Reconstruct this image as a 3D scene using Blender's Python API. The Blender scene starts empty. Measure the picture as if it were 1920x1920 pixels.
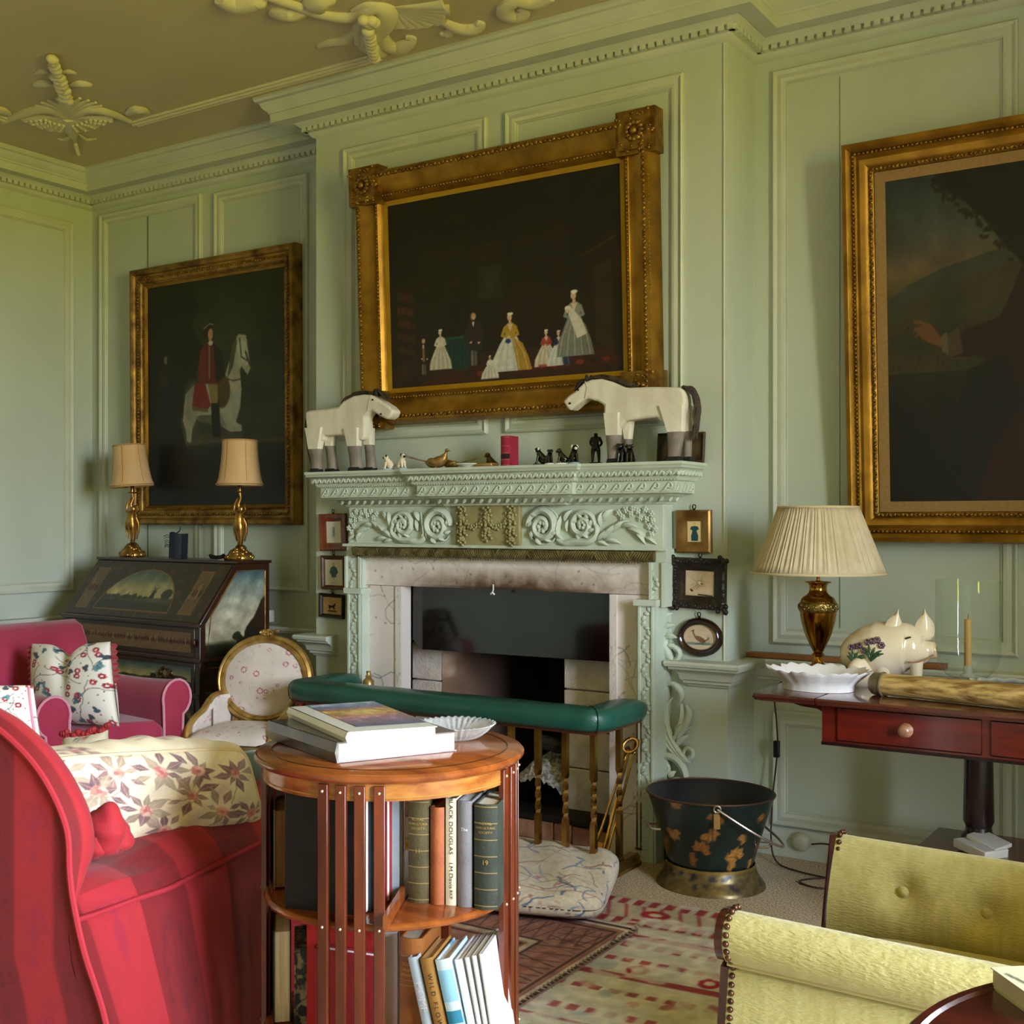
import bpy, bmesh, math, random
import numpy as np
from mathutils import Vector, Matrix, Euler, noise as mnoise
rnd = random.Random(7)
C = bpy.context.scene.collection
R = math.radians
pi = math.pi
# ---------------------------------------------------------------- camera model (pixel -> point helper)
FPX, CX, HY, EYE, YAW = 2216.0, 960.0, 980.0, 1.23, R(33)
FW = Vector((-math.sin(YAW), math.cos(YAW), 0)); RT = Vector((math.cos(YAW), math.sin(YAW), 0))
EYEP = Vector((0, 0, EYE))
def at(u, v, x=None, y=None, z=None, d=None, plane=None):
    dr = FW + RT*((u-CX)/FPX) + Vector((0, 0, -(v-HY)/FPX))
    if plane is not None: d = (plane[0]-EYEP).dot(plane[1])/dr.dot(plane[1])
    elif d is None:
        d = x/dr.x if x is not None else y/dr.y if y is not None else (z-EYE)/dr.z
    return EYEP + dr*d
# ---------------------------------------------------------------- colours and materials
def lin(c):
    if isinstance(c, str):
        c = tuple(int(c[i:i+2], 16)/255 for i in (0, 2, 4))
    return tuple(x/12.92 if x <= .04045 else ((x+.055)/1.055)**2.4 for x in c[:3])
MATS = {}
def nt_new(name):
    m = bpy.data.materials.new(name); m.use_nodes = True
    nt = m.node_tree; b = nt.nodes['Principled BSDF']
    return m, nt, b
def mat(name, col, rough=.5, metal=0, spec=.5, col2=None, vscale=6, stretch=(1,1,1), detail=4, lo=.35, hi=.65,
        bump=0, bscale=60, coat=0, sheen=0, trans=0, ior=1.45, vcol=False, sss=0, bstretch=None, rvar=0, grime=0):
    if name in MATS: return MATS[name]
    m, nt, b = nt_new(name); N = nt.nodes; L = nt.links
    b.inputs['Roughness'].default_value = rough; b.inputs['Metallic'].default_value = metal
    b.inputs['Specular IOR Level'].default_value = spec; b.inputs['IOR'].default_value = ior
    b.inputs['Coat Weight'].default_value = coat; b.inputs['Coat Roughness'].default_value = .12
    b.inputs['Sheen Weight'].default_value = sheen; b.inputs['Transmission Weight'].default_value = trans
    if sss:
        b.inputs['Subsurface Weight'].default_value = sss; b.inputs['Subsurface Radius'].default_value = (.01, .006, .004)
    tc = N.new('ShaderNodeTexCoord'); mp = N.new('ShaderNodeMapping'); mp.inputs['Scale'].default_value = stretch
    L.new(tc.outputs['Object'], mp.inputs['Vector'])
    src = None
    if vcol:
        a = N.new('ShaderNodeAttribute'); a.attribute_name = 'Col'; src = a.outputs['Color']
    if col2 is not None or rvar:
        nz = N.new('ShaderNodeTexNoise'); nz.inputs['Scale'].default_value = vscale; nz.inputs['Detail'].default_value = detail
        L.new(mp.outputs['Vector'], nz.inputs['Vector'])
        rp = N.new('ShaderNodeMapRange'); rp.inputs[1].default_value = lo; rp.inputs[2].default_value = hi
        L.new(nz.outputs['Fac'], rp.inputs[0])
        if col2 is not None:
            mx = N.new('ShaderNodeMix'); mx.data_type = 'RGBA'
            L.new(rp.outputs[0], mx.inputs['Factor'])
            mx.inputs['A'].default_value = (*lin(col), 1) if col is not None else (1,1,1,1)
            mx.inputs['B'].default_value = (*lin(col2), 1)
            if vcol:
                mm = N.new('ShaderNodeMix'); mm.data_type = 'RGBA'; mm.blend_type = 'MULTIPLY'; mm.inputs['Factor'].default_value = 1
                L.new(src, mm.inputs['A']); L.new(mx.outputs['Result'], mm.inputs['B']); src = mm.outputs['Result']
            else: src = mx.outputs['Result']
        if rvar:
            r2 = N.new('ShaderNodeMapRange'); r2.inputs[3].default_value = max(.02, rough-rvar); r2.inputs[4].default_value = rough+rvar
            L.new(rp.outputs[0], r2.inputs[0]); L.new(r2.outputs[0], b.inputs['Roughness'])
    if src is not None: L.new(src, b.inputs['Base Color'])
    else: b.inputs['Base Color'].default_value = (*lin(col), 1)
    if bump:
        n2 = N.new('ShaderNodeTexNoise'); n2.inputs['Scale'].default_value = bscale; n2.inputs['Detail'].default_value = 3
        m2 = N.new('ShaderNodeMapping'); m2.inputs['Scale'].default_value = bstretch or (1,1,1)
        L.new(tc.outputs['Object'], m2.inputs['Vector']); L.new(m2.outputs['Vector'], n2.inputs['Vector'])
        bp = N.new('ShaderNodeBump'); bp.inputs['Strength'].default_value = bump; bp.inputs['Distance'].default_value = .01
        L.new(n2.outputs['Fac'], bp.inputs['Height']); L.new(bp.outputs['Normal'], b.inputs['Normal'])
    MATS[name] = m
    return m
def wood(name, c1, c2, rough=.25, coat=.3, axis=(1,1,1), scale=4, bump=.02):
    return mat(name, c1, rough, col2=c2, vscale=scale, stretch=axis, detail=6, lo=.3, hi=.7, coat=coat, bump=bump, bscale=scale*6, bstretch=axis)
# ---------------------------------------------------------------- 2-D painter for printed cloth, canvases, covers
class Cv:
    def __init__(s, w, h, col='ffffff'):
        s.w, s.h = w, h; s.a = np.zeros((h, w, 3)); s.a[:] = s.c(col)
        s.X, s.Y = np.meshgrid((np.arange(w)+.5)/w, (np.arange(h)+.5)/h)
        s.asp = w/h
    @staticmethod
    def c(col):
        return np.array([int(col[i:i+2], 16)/255 for i in (0, 2, 4)]) if isinstance(col, str) else np.array(col[:3], float)
    def mix(s, m, col, a=1):
        m = (np.clip(m, 0, 1)*a)[..., None]; s.a = s.a*(1-m)+s.c(col)*m
    def grad(s, stops):
        ys = [p for p, _ in stops]; cs = np.array([s.c(c) for _, c in stops])
        for k in range(3): s.a[..., k] = np.interp(s.Y, ys, cs[:, k])
    def noise(s, sc, amp, seed=0, sx=1, sy=1, thr=None, col=None, a=1):
        r = np.random.RandomState(seed); n = 0; tot = 0
        for o in range(4):
            k = sc*2**o; gw = int(k*sx*s.asp)+3; gh = int(k*sy)+3; g = r.rand(gh, gw)
            fx = s.X*(gw-2); fy = s.Y*(gh-2); ix = fx.astype(int); iy = fy.astype(int); fx = fx-ix; fy = fy-iy
            fx = fx*fx*(3-2*fx); fy = fy*fy*(3-2*fy)
            v = (g[iy, ix]*(1-fx)+g[iy, ix+1]*fx)*(1-fy)+(g[iy+1, ix]*(1-fx)+g[iy+1, ix+1]*fx)*fy
            n = n+v*.5**o; tot += .5**o
        n = n/tot
        if thr is not None: s.mix((n-thr)/.04+.5, col, a)
        else: s.a = np.clip(s.a*(1+amp*(n-.5)*2)[..., None], 0, 1)
        return n
    def ell(s, x, y, rx, ry, col, ang=0, a=1, soft=.12):
        dx = (s.X-x)*s.asp; dy = s.Y-y; ca, sa = math.cos(ang), math.sin(ang)
        e = np.sqrt(((dx*ca+dy*sa)/(rx*s.asp))**2+((-dx*sa+dy*ca)/ry)**2)
        s.mix((1-e)/soft+.5, col, a)
    def poly(s, pts, col, a=1):
        xs = [p[0] for p in pts]; ys = [p[1] for p in pts]
        x0, x1 = max(0, int(min(xs)*s.w)-1), min(s.w, int(max(xs)*s.w)+2)
        y0, y1 = max(0, int(min(ys)*s.h)-1), min(s.h, int(max(ys)*s.h)+2)
        if x1 <= x0 or y1 <= y0: return
        acc = np.zeros((y1-y0, x1-x0))
        for ox in (-.25, .25):
            for oy in (-.25, .25):
                X = s.X[y0:y1, x0:x1]+ox/s.w; Y = s.Y[y0:y1, x0:x1]+oy/s.h; ins = np.zeros(X.shape, bool)
                for i in range(len(pts)):
                    (ax, ay), (bx, by) = pts[i], pts[i-1]
                    if ay == by: continue
                    ins ^= ((ay > Y) != (by > Y)) & (X < (bx-ax)*(Y-ay)/(by-ay)+ax)
                acc += ins*.25
        m = (acc*a)[..., None]; sub = s.a[y0:y1, x0:x1]; s.a[y0:y1, x0:x1] = sub*(1-m)+s.c(col)*m
    def line(s, pts, w, col, a=1):
        for (ax, ay), (bx, by) in zip(pts[:-1], pts[1:]):
            r = w*2
            x0, x1 = max(0, int((min(ax, bx)-r/s.asp)*s.w)-1), min(s.w, int((max(ax, bx)+r/s.asp)*s.w)+2)
            y0, y1 = max(0, int((min(ay, by)-r)*s.h)-1), min(s.h, int((max(ay, by)+r)*s.h)+2)
            if x1 <= x0 or y1 <= y0: continue
            X = (s.X[y0:y1, x0:x1]-ax)*s.asp; Y = s.Y[y0:y1, x0:x1]-ay; dx = (bx-ax)*s.asp; dy = by-ay
            t = np.clip((X*dx+Y*dy)/(dx*dx+dy*dy+1e-12), 0, 1); d = np.hypot(X-t*dx, Y-t*dy)
            m = (np.clip((w/2-d)*s.h+.5, 0, 1)*a)[..., None]; sub = s.a[y0:y1, x0:x1]; s.a[y0:y1, x0:x1] = sub*(1-m)+s.c(col)*m
    def get(s, u, v):   # u right, v up
        x = np.clip(np.asarray(u)*s.w-.5, 0, s.w-1.001); y = np.clip((1-np.asarray(v))*s.h-.5, 0, s.h-1.001)
        ix = x.astype(int); iy = y.astype(int); fx = (x-ix)[..., None]; fy = (y-iy)[..., None]
        ix1 = np.minimum(ix+1, s.w-1); iy1 = np.minimum(iy+1, s.h-1)
        a = s.a; return (a[iy, ix]*(1-fx)+a[iy, ix1]*fx)*(1-fy)+(a[iy1, ix]*(1-fx)+a[iy1, ix1]*fx)*fy
# ---------------------------------------------------------------- mesh collector
def rotm(rx=0, ry=0, rz=0): return Euler((rx, ry, rz)).to_matrix()
class G:
    def __init__(s): s.v = []; s.f = []; s.uv = {}; s.cols = None
    def add(s, vs, fs, M=None, off=None):
        o = len(s.v)
        for p in vs:
            p = Vector(p)
            if M is not None: p = M @ p
            if off is not None: p = p+Vector(off)
            s.v.append(p)
        s.f += [tuple(i+o for i in f) for f in fs]; return o
    def box(s, c, d, M=None, taper=1, off=None):
        x, y, z = (k/2 for k in d); c = Vector(c); t = taper
        vs = [Vector(p) for p in ((-x,-y,-z),(x,-y,-z),(x,y,-z),(-x,y,-z),(-x*t,-y*t,z),(x*t,-y*t,z),(x*t,y*t,z),(-x*t,y*t,z))]
        if M is not None: vs = [M @ p for p in vs]
        s.add([p+c for p in vs], [(0,3,2,1),(4,5,6,7),(0,1,5,4),(1,2,6,5),(2,3,7,6),(3,0,4,7)], off=off); return s
    def bx(s, x0, x1, y0, y1, z0, z1): return s.box(((x0+x1)/2, (y0+y1)/2, (z0+z1)/2), (abs(x1-x0), abs(y1-y0), abs(z1-z0)))
    def loft(s, rings, cap=True, closed=False):
        n = len(rings[0]); o = len(s.v)
        for r in rings: s.v += [Vector(p) for p in r]
        m = len(rings)
        for i in range(m if closed else m-1):
            a = o+i*n; b = o+((i+1) % m)*n
            for j in range(n):
                k = (j+1) % n; s.f.append((a+j, a+k, b+k, b+j))
        if cap and not closed:
            s.f.append(tuple(o+j for j in range(n))[::-1]); s.f.append(tuple(o+(m-1)*n+j for j in range(n)))
        return s
    def lathe(s, prof, c=(0,0,0), n=32, M=None, sx=1, sy=1, cap=True):
        rings = []
        for r, z in prof:
            ring = [Vector((max(r, 1e-4)*math.cos(2*pi*j/n)*sx, max(r, 1e-4)*math.sin(2*pi*j/n)*sy, z)) for j in range(n)]
            if M is not None: ring = [M @ p for p in ring]
            rings.append([p+Vector(c) for p in ring])
        return s.loft(rings, cap)
    def ell(s, c, d, M=None, nu=12, nv=7):
        prof = [(math.sin(pi*i/nv), -math.cos(pi*i/nv)) for i in range(nv+1)]
        rings = []
        for r, z in prof:
            ring = []
            for j in range(nu):
                p = Vector((max(r, .001)*math.cos(2*pi*j/nu)*d[0], max(r, .001)*math.sin(2*pi*j/nu)*d[1], z*d[2]))
                ring.append((M @ p if M is not None else p)+Vector(c))
            rings.append(ring)
        return s.loft(rings, True)
    def tube(s, pts, r, n=8, closed=False, flat=1.0, cap=True):
        pts = [Vector(p) for p in pts]; m = len(pts)
        rr = r if isinstance(r, (list, tuple)) else [r]*m
        rings = []; up = None
        for i in range(m):
            a = pts[i-1] if (i > 0 or closed) else pts[0]; b = pts[(i+1) % m] if (i < m-1 or closed) else pts[-1]
            t = (b-a); t = t.normalized() if t.length > 1e-9 else Vector((0,0,1))
            if up is None:
                up = Vector((0,0,1)) if abs(t.z) < .9 else Vector((1,0,0))
            up = (up-t*up.dot(t)); up = up.normalized() if up.length > 1e-6 else t.orthogonal().normalized()
            sd = t.cross(up)
            rings.append([pts[i]+(sd*math.cos(2*pi*j/n)+up*math.sin(2*pi*j/n)*flat)*rr[i] for j in range(n)])
        return s.loft(rings, cap, closed)
    def prism(s, poly, h, fn):      # fn(a,b,t) -> world, t in 0..h ; poly may be concave
        n = len(poly); o = len(s.v)
        s.v += [Vector(fn(a, b, 0)) for a, b in poly]+[Vector(fn(a, b, h)) for a, b in poly]
        for j in range(n):
            k = (j+1) % n; s.f.append((o+j, o+k, o+n+k, o+n+j))
        s.f.append(tuple(o+j for j in range(n))[::-1]); s.f.append(tuple(o+n+j for j in range(n)))
        return s
    def grid(s, fn, nu, nv, cv=None, colfn=None, flip=False, close_u=False):
        o = len(s.v); us = np.linspace(0, 1, nu); vs = np.linspace(0, 1, nv)
        for v in vs:
            for u in us: s.v.append(Vector(fn(u, v)))
        for j in range(nv-1):
            for i in range(nu-1):
                a = o+j*nu+i; q = (a, a+1, a+nu+1, a+nu)
                s.f.append(q[::-1] if flip else q)
        if cv is not None or colfn is not None:
            if s.cols is None: s.cols = {}
            U, V = np.meshgrid(us, vs)
            cc = cv.get(U, V) if cv is not None else colfn(U, V)
            cc = cc.reshape(-1, 3)
            for k in range(nu*nv): s.cols[o+k] = cc[k]
        return s
    def sweep(s, path, prof, closed=False, fn=None, cap=True):
        """path: 2-D points; profile (p,z) is pushed to the right of the travel direction with mitred corners; fn(x,y,z)->world"""
        fn = fn or (lambda x, y, z: (x, y, z)); P = [Vector(p) for p in path]; m = len(P); rings = []
        for i in range(m):
            d1 = (P[i]-P[i-1]).normalized() if (i > 0 or closed) else None
            d2 = (P[(i+1) % m]-P[i]).normalized() if (i < m-1 or closed) else None
            if d1 is None: d1 = d2
            if d2 is None: d2 = d1
            n1 = Vector((d1.y, -d1.x)); n2 = Vector((d2.y, -d2.x)); b = n1+n2; b = b/max(.15, b.dot(n1)) if b.length > 1e-6 else n1
            rings.append([Vector(fn(P[i].x+b.x*p, P[i].y+b.y*p, z)) for p, z in prof])
        return s.loft(rings, cap, closed)
    def build(s, name, m, parent=None, base=None, smooth=35, bevel=0, sub=0, solid=0):
        me = bpy.data.meshes.new(name); b = Vector(base) if base is not None and base != 'world' else Vector((0,0,0))
        inv = None
        if parent is not None and base == 'world':
            inv = parent_matrix(parent).inverted(); b = None
        elif base == 'world': b = Vector((0,0,0))
        vs = [tuple(inv @ p) for p in s.v] if inv is not None else [tuple(p-b) for p in s.v]
        me.from_pydata(vs, [], s.f); me.update()
        bm = bmesh.new(); bm.from_mesh(me); bmesh.ops.recalc_face_normals(bm, faces=bm.faces); bm.to_mesh(me); bm.free()
        if s.cols is not None:
            at_ = me.color_attributes.new('Col', 'FLOAT_COLOR', 'POINT'); arr = np.ones((len(s.v), 4))
            dflt = np.mean(list(s.cols.values()), axis=0)
            cc = np.array([s.cols.get(i, dflt) for i in range(len(s.v))])
            arr[:, :3] = np.where(cc <= .04045, cc/12.92, ((cc+.055)/1.055)**2.4)
            at_.data.foreach_set('color', arr.ravel())
        if smooth:
            me.shade_smooth()
            if smooth < 180: me.set_sharp_from_angle(angle=R(smooth))
        for mm in (m if isinstance(m, (list, tuple)) else [m]): me.materials.append(mm)
        o = bpy.data.objects.new(name, me); C.objects.link(o)
        if parent is not None: o.parent = parent
        elif b is not None: o.location = b
        if bevel:
            bv = o.modifiers.new('bevel', 'BEVEL'); bv.width = bevel; bv.segments = 2; bv.limit_method = 'ANGLE'; bv.angle_limit = R(40); bv.harden_normals = False
        if sub:
            sb = o.modifiers.new('sub', 'SUBSURF'); sb.levels = sub; sb.render_levels = sub
        return o
def parent_matrix(o):
    m = Matrix.LocRotScale(o.location, o.rotation_euler, o.scale)
    return parent_matrix(o.parent) @ m if o.parent is not None else m
def tag(o, label, cat, group=None):
    o['label'] = label; o['category'] = cat
    if group: o['group'] = group
    return o
def thing(name, label, cat, loc, rz=0, group=None, rx=0):
    o = bpy.data.objects.new(name, None); o.empty_display_size = .05; C.objects.link(o)
    o.location = loc; o.rotation_euler = (rx, 0, rz); return tag(o, label, cat, group)
def struct(o): o['kind'] = 'structure'; return o
def dup(root, loc, rz=0, label=None, rx=None):
    r = root.copy(); C.objects.link(r); r.location = loc; r.rotation_euler = (root.rotation_euler.x if rx is None else rx, 0, rz)
    if label: r['label'] = label
    for ch in list(root.children):
        c = ch.copy(); C.objects.link(c); c.parent = r
        for g in list(ch.children):
            d = g.copy(); C.objects.link(d); d.parent = c
    return r
_tx = {}
def text_geo(txt, size=1.0):
    k = txt
    if k not in _tx:
        cu = bpy.data.curves.new('t', 'FONT'); cu.body = txt; cu.align_x = 'CENTER'; cu.align_y = 'CENTER'; cu.resolution_u = 3
        o = bpy.data.objects.new('t', cu); C.objects.link(o)
        dg = bpy.context.evaluated_depsgraph_get(); me = o.evaluated_get(dg).to_mesh()
        _tx[k] = ([v.co.copy() for v in me.vertices], [tuple(p.vertices) for p in me.polygons])
        o.evaluated_get(dg).to_mesh_clear(); bpy.data.objects.remove(o); bpy.data.curves.remove(cu)
    vs, fs = _tx[k]; return [v*size for v in vs], fs
def put_text(g, txt, size, fn, sx=1):   # fn(a,b)->world, text baseline along a
    vs, fs = text_geo(txt, size); g.add([fn(v.x*sx, v.y) for v in vs], fs)
def smooth_path(pts, n=6, closed=False):
    P = [Vector(p) for p in pts]; m = len(P); out = []
    for i in range(m if closed else m-1):
        p0 = P[i-1] if (i > 0 or closed) else P[0]; p1 = P[i]; p2 = P[(i+1) % m]; p3 = P[(i+2) % m] if (i+2 < m or closed) else P[-1]
        for k in range(n):
            t = k/n
            out.append(.5*((2*p1)+(p2-p0)*t+(2*p0-5*p1+4*p2-p3)*t*t+(3*p1-p0-3*p2+p3)*t**3))
    if not closed: out.append(P[-1])
    return out
def spiral(c, r0, r1, turns, a0, n=24, dirn=1):
    return [(c[0]+(r0+(r1-r0)*i/n)*math.cos(a0+dirn*2*pi*turns*i/n), c[1]+(r0+(r1-r0)*i/n)*math.sin(a0+dirn*2*pi*turns*i/n)) for i in range(n+1)]
# ================================================================ ROOM
XL, XR, YW, YB, YF, ZC = -5.51, 2.6, 4.22, 3.967, -2.2, 3.115
WIN = [(.45, 1.85)]; WZ0, WZ1 = .6, 2.88; WB0, WB1 = .7, 1.15
BL, BR = -3.623, -1.657      # chimney breast
wallp = mat('sage_paint', 'b9c0b0', .55, col2='c1c8ba', vscale=2.2, stretch=(1,1,.35), bump=.10, bscale=22, bstretch=(1,1,.12), spec=.35)
trimp = mat('sage_trim_paint', 'bec2b0', .5, col2='c8cabb', vscale=5, bump=.06, bscale=40, spec=.35)
carvep = mat('carved_paint', 'bcc5b4', .5, col2='c6cfc0', vscale=9, bump=.08, bscale=60, spec=.35)
ceilp = mat('ceiling_paint', 'c4b48e', .8, col2='ccbd98', vscale=1.3, bump=.05, bscale=8)
ceilo = mat('plaster_ornament', 'd2c8a2', .7, col2='d8cfac', vscale=10)
sisal = mat('sisal', 'a88f70', .95, col2='d8c4a4', vscale=150, lo=.4, hi=.6, detail=2, bump=.6, bscale=170)

g = G(); g.bx(XL-.2, XR+.2, YF-.2, YW+.4, -.12, 0); struct(g.build('floor', sisal, smooth=0))
g = G(); g.bx(XL-.2, XR+.2, YF-.2, YW+.4, ZC, ZC+.12); struct(g.build('ceiling', ceilp, smooth=0))
g = G(); g.bx(XL-.15, XL, YF-.2, YW+.4, 0, ZC); struct(g.build('wall_left', wallp, smooth=0))
g = G(); g.bx(XL, BL+.02, YW, YW+.4, 0, ZC); g.bx(BR-.02, WB0, YW, YW+.4, 0, ZC); g.bx(WB1, XR, YW, YW+.4, 0, ZC); g.bx(WB0, WB1, YW, YW+.4, 0, WZ0); g.bx(WB0, WB1, YW, YW+.4, WZ1, ZC); struct(g.build('wall_back', wallp, smooth=0))
# chimney breast with the fireplace opening
OX0, OX1, OZ = -3.087, -2.098, .965
WX0, WX1 = -3.265, -1.94
g = G(); g.bx(BL, WX0, YB, YW+.4, 0, ZC); g.bx(WX1, BR, YB, YW+.4, 0, ZC); g.bx(WX0, WX1, YB, YW+.4, 1.05, ZC)
struct(g.build('wall_chimney', wallp, smooth=0))
g = G(); g.bx(XL-.15, XR+.15, YF-.15, YF, 0, ZC); struct(g.build('wall_front', wallp, smooth=0))
# window wall on the right, two tall sash windows
g = G(); ys = [YF]+[k for w in sorted(WIN) for k in w]+[YW+.4]
for i in range(0, len(ys), 2): g.bx(XR, XR+.15, ys[i], ys[i+1], 0, ZC)
for a, b in WIN: g.bx(XR, XR+.15, a, b, 0, WZ0); g.bx(XR, XR+.15, a, b, WZ1, ZC)
struct(g.build('wall_right', wallp, smooth=0))
g = G(); g.bx(1.3, XR, 2.1, 2.25, 0, ZC); struct(g.build('added_shade_wall', wallp, smooth=0))  # added slab out of view, blocks window light to darken the right-hand back wall
whitep = mat('window_paint', 'e8e6da', .4)
def window(k, a, b, fn, loc, rot):
    g = G(); bxf = lambda y0, y1, d0, d1, z0, z1: g.loft([[fn(y, d, z0) for y, d in ((y0, d0), (y1, d0), (y1, d1), (y0, d1))], [fn(y, d, z1) for y, d in ((y0, d0), (y1, d0), (y1, d1), (y0, d1))]])
    for y in (a, b-.04): bxf(y, y+.04, .03, .1, WZ0, WZ1)
    for z in (WZ0, (WZ0+WZ1)/2-.02, WZ1-.04): bxf(a, b, .03, .1, z, z+.04)
    for q in (1, 2): y = a+(b-a)*q/3; bxf(y-.009, y+.009, .05, .08, WZ0, WZ1)
    for z in (WZ0+.55, WZ1-.55): bxf(a, b, .05, .08, z-.009, z+.009)
    struct(g.build('window_%d' % k, whitep, smooth=0))
    l = bpy.data.lights.new('portal', 'AREA'); l.shape = 'RECTANGLE'; l.size = b-a; l.size_y = WZ1-WZ0; l.cycles.is_portal = True
    o = bpy.data.objects.new('daylight_portal', l); C.objects.link(o); o.location = loc; o.rotation_euler = rot
for k, (a, b) in enumerate(WIN): window(k+1, a, b, lambda y, d, z: (XR+d, y, z), (XR+.12, (a+b)/2, (WZ0+WZ1)/2), (R(90), 0, R(90)))
window(3, WB0, WB1, lambda x, d, z: (x, YW+d+.1, z), ((WB0+WB1)/2, YW+.3, (WZ0+WZ1)/2), (R(90), 0, R(180)))
# ---- mouldings that run round the room
RP = [(XL, YF), (XL, YW), (BL, YW), (BL, YB), (BR, YB), (BR, YW), (XR, YW)]
cor = [(0, 2.95), (.012, 2.955), (.022, 2.966), (.024, 2.974), (.03, 2.976), (.03, 2.992), (.05, 2.993), (.056, 3.0), (.068, 3.008), (.075, 3.014), (.077, 3.01),
       (.142, 3.008), (.144, 3.045), (.15, 3.047), (.152, 3.055), (.16, 3.06), (.172, 3.075), (.178, 3.09), (.19, 3.094), (.197, 3.104), (.197, 3.116), (0, 3.116)]
g = G(); g.sweep(RP, cor, closed=False)
for i in range(len(RP)-1):                  # dentils
    a, b = Vector(RP[i]), Vector(RP[i+1]); d = (b-a).normalized(); n = Vector((d.y, -d.x)); L = (b-a).length
    n0 = n*.036; k0 = .03 if i not in (3, 4) else -.03; k1 = L+(.03 if i in (2, 3) else -.03)
    if i == 4: k0, k1 = -.03, L-.03
    if i == 2: k0, k1 = .03, L+.03
    num = int((k1-k0)/.034)
    ang = math.atan2(d.y, d.x)
    for q in range(num+1):
        p = a+d*(k0+q*(k1-k0)/max(1, num))+n0
        g.box((p.x, p.y, 2.984), (.022, .03, .018), rotm(rz=ang))
struct(g.build('trim_1', trimp, smooth=30))
dado = [(0, .635), (.008, .637), (.012, .645), (.02, .648), (.022, .658), (.03, .662), (.034, .68), (.045, .693), (.06, .70), (.062, .708), (.072, .711), (.075, .722), (.072, .73), (0, .732)]
g = G(); g.sweep([(XL, YF), (XL, YW), (BL, YW), (BL, YB), (-3.50, YB)], dado)
g.sweep([(-1.80, YB+.08), (-1.80, YB), (BR, YB), (BR, YW), (.65, YW)], dado)
struct(g.build('trim_2', trimp, smooth=30))
sk = [(0, 0), (.022, 0), (.022, .075), (.016, .082), (.012, .1), (.006, .104), (0, .106)]
g = G(); g.sweep([(XL, YF), (XL, YW), (BL, YW), (BL, YB), (-3.42, YB)], sk); struct(g.build('baseboard_left', trimp, smooth=30))
g = G(); g.sweep([(-1.86, YB), (BR, YB), (BR, YW), (XR, YW)], sk); struct(g.build('baseboard_right', trimp, smooth=30))
# ---- panel mouldings
pm = [(0, 0), (.0, .014), (.006, .02), (.014, .016), (.018, .011), (.034, .016), (.046, .012), (.05, .004), (.054, .006), (.056, 0)]
def panel(g, a0, a1, z0, z1, fn):
    g.sweep([(a0, z0), (a0, z1), (a1, z1), (a1, z0)], pm, closed=True, fn=lambda x, y, h: fn(x, y, h))
    w = .058; # fielded centre, slightly proud
    x0, x1, y0, y1 = a0+w+.03, a1-w-.03, z0+w+.03, z1-w-.03
back = lambda x, z, h: (x, YW-h, z)
brst = lambda x, z, h: (x, YB-h, z)
left = lambda y, z, h: (XL+h, y, z)
g = G()
for a in ((-5.433, -4.632, .90, 2.918), (-4.535, -3.90, .90, 2.905)): panel(g, *a, back)
for a in ((-5.433, -4.632, .15, .56), (-4.535, -3.90, .15, .56)): panel(g, *a, back)
for a in ((-1.58, -.729, .783, 2.905), (-.63, .25, .783, 2.905), (-1.58, -.729, .11, .535), (-.63, .25, .11, .535)): panel(g, *a, back)
struct(g.build('trim_3', trimp, smooth=30))
g = G()
for a in ((-3.453, -2.692, 1.59, 2.873), (-2.602, -1.825, 1.59, 2.873)): panel(g, *a, brst)
g.tube([(BR-.012, YB-.002, .735), (BR-.012, YB-.002, 2.95)], .004, 6)
struct(g.build('trim_4', trimp, smooth=30))
g = G()
for a in ((3.42, 4.09, .86, 2.86), (2.55, 3.33, .86, 2.86), (1.3, 2.45, .86, 2.86), (3.42, 4.09, .15, .56)): panel(g, *a, left)
struct(g.build('trim_5', trimp, smooth=30))
# board joints in the old panelling
g = G()
for x, z0, z1 in ((-5.05, .97, 2.86),): g.bx(x-.002, x+.002, YW-.003, YW, z0, z1)
for x, z0, z1 in ((-1.33, .85, 2.84),): g.bx(x-.0008, x+.0008, YW-.002, YW, z0, z1)
struct(g.build('trim_6', mat('joint_line', '5d6440', .8), smooth=0))
g = G(); g.bx(-1.66, -.95, YW-.074, YW-.02, .732, .75); struct(g.build('trim_7', wood('bare_ledge', '7a4a22', '95602f', .5, 0, (.4,6,6)), bevel=.003))
# ---- plaster ceiling: ribs and sprays
zc = ZC-.004
def cp(u, v, dz=0): return at(u, v, z=zc) - Vector((0, 0, dz))
def trace(g, pts, r, n=5, sm=4, flat=.6):
    P = smooth_path([cp(*p) for p in pts], sm)
    if isinstance(r, (tuple, list)):
        rr = list(np.interp(np.linspace(0, 1, len(P)), np.linspace(0, 1, len(r)), r))
    else: rr = r
    g.tube(P, rr, n+2, flat=flat)
g = G()
y1 = cp(250, 233).y; xa = cp(250, 233).x; xb = cp(700, 103).x
for dy, r in ((0, .011), (.026, .007), (-.024, .007)):
    g.tube([(xa, y1+dy, zc), (xb, y1+dy, zc)], r, 8); g.tube([(-2.05, y1+dy, zc), (1.6, y1+dy, zc)], r, 8)
pl = cp(10, 225)
for dx, r in ((0, .011), (.026, .007), (-.024, .007)): g.tube([(pl.x+dx, pl.y, zc), (pl.x+dx, -1.5, zc)], r, 8)
struct(g.build('trim_8', ceilo, smooth=60))
g = G()
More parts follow.
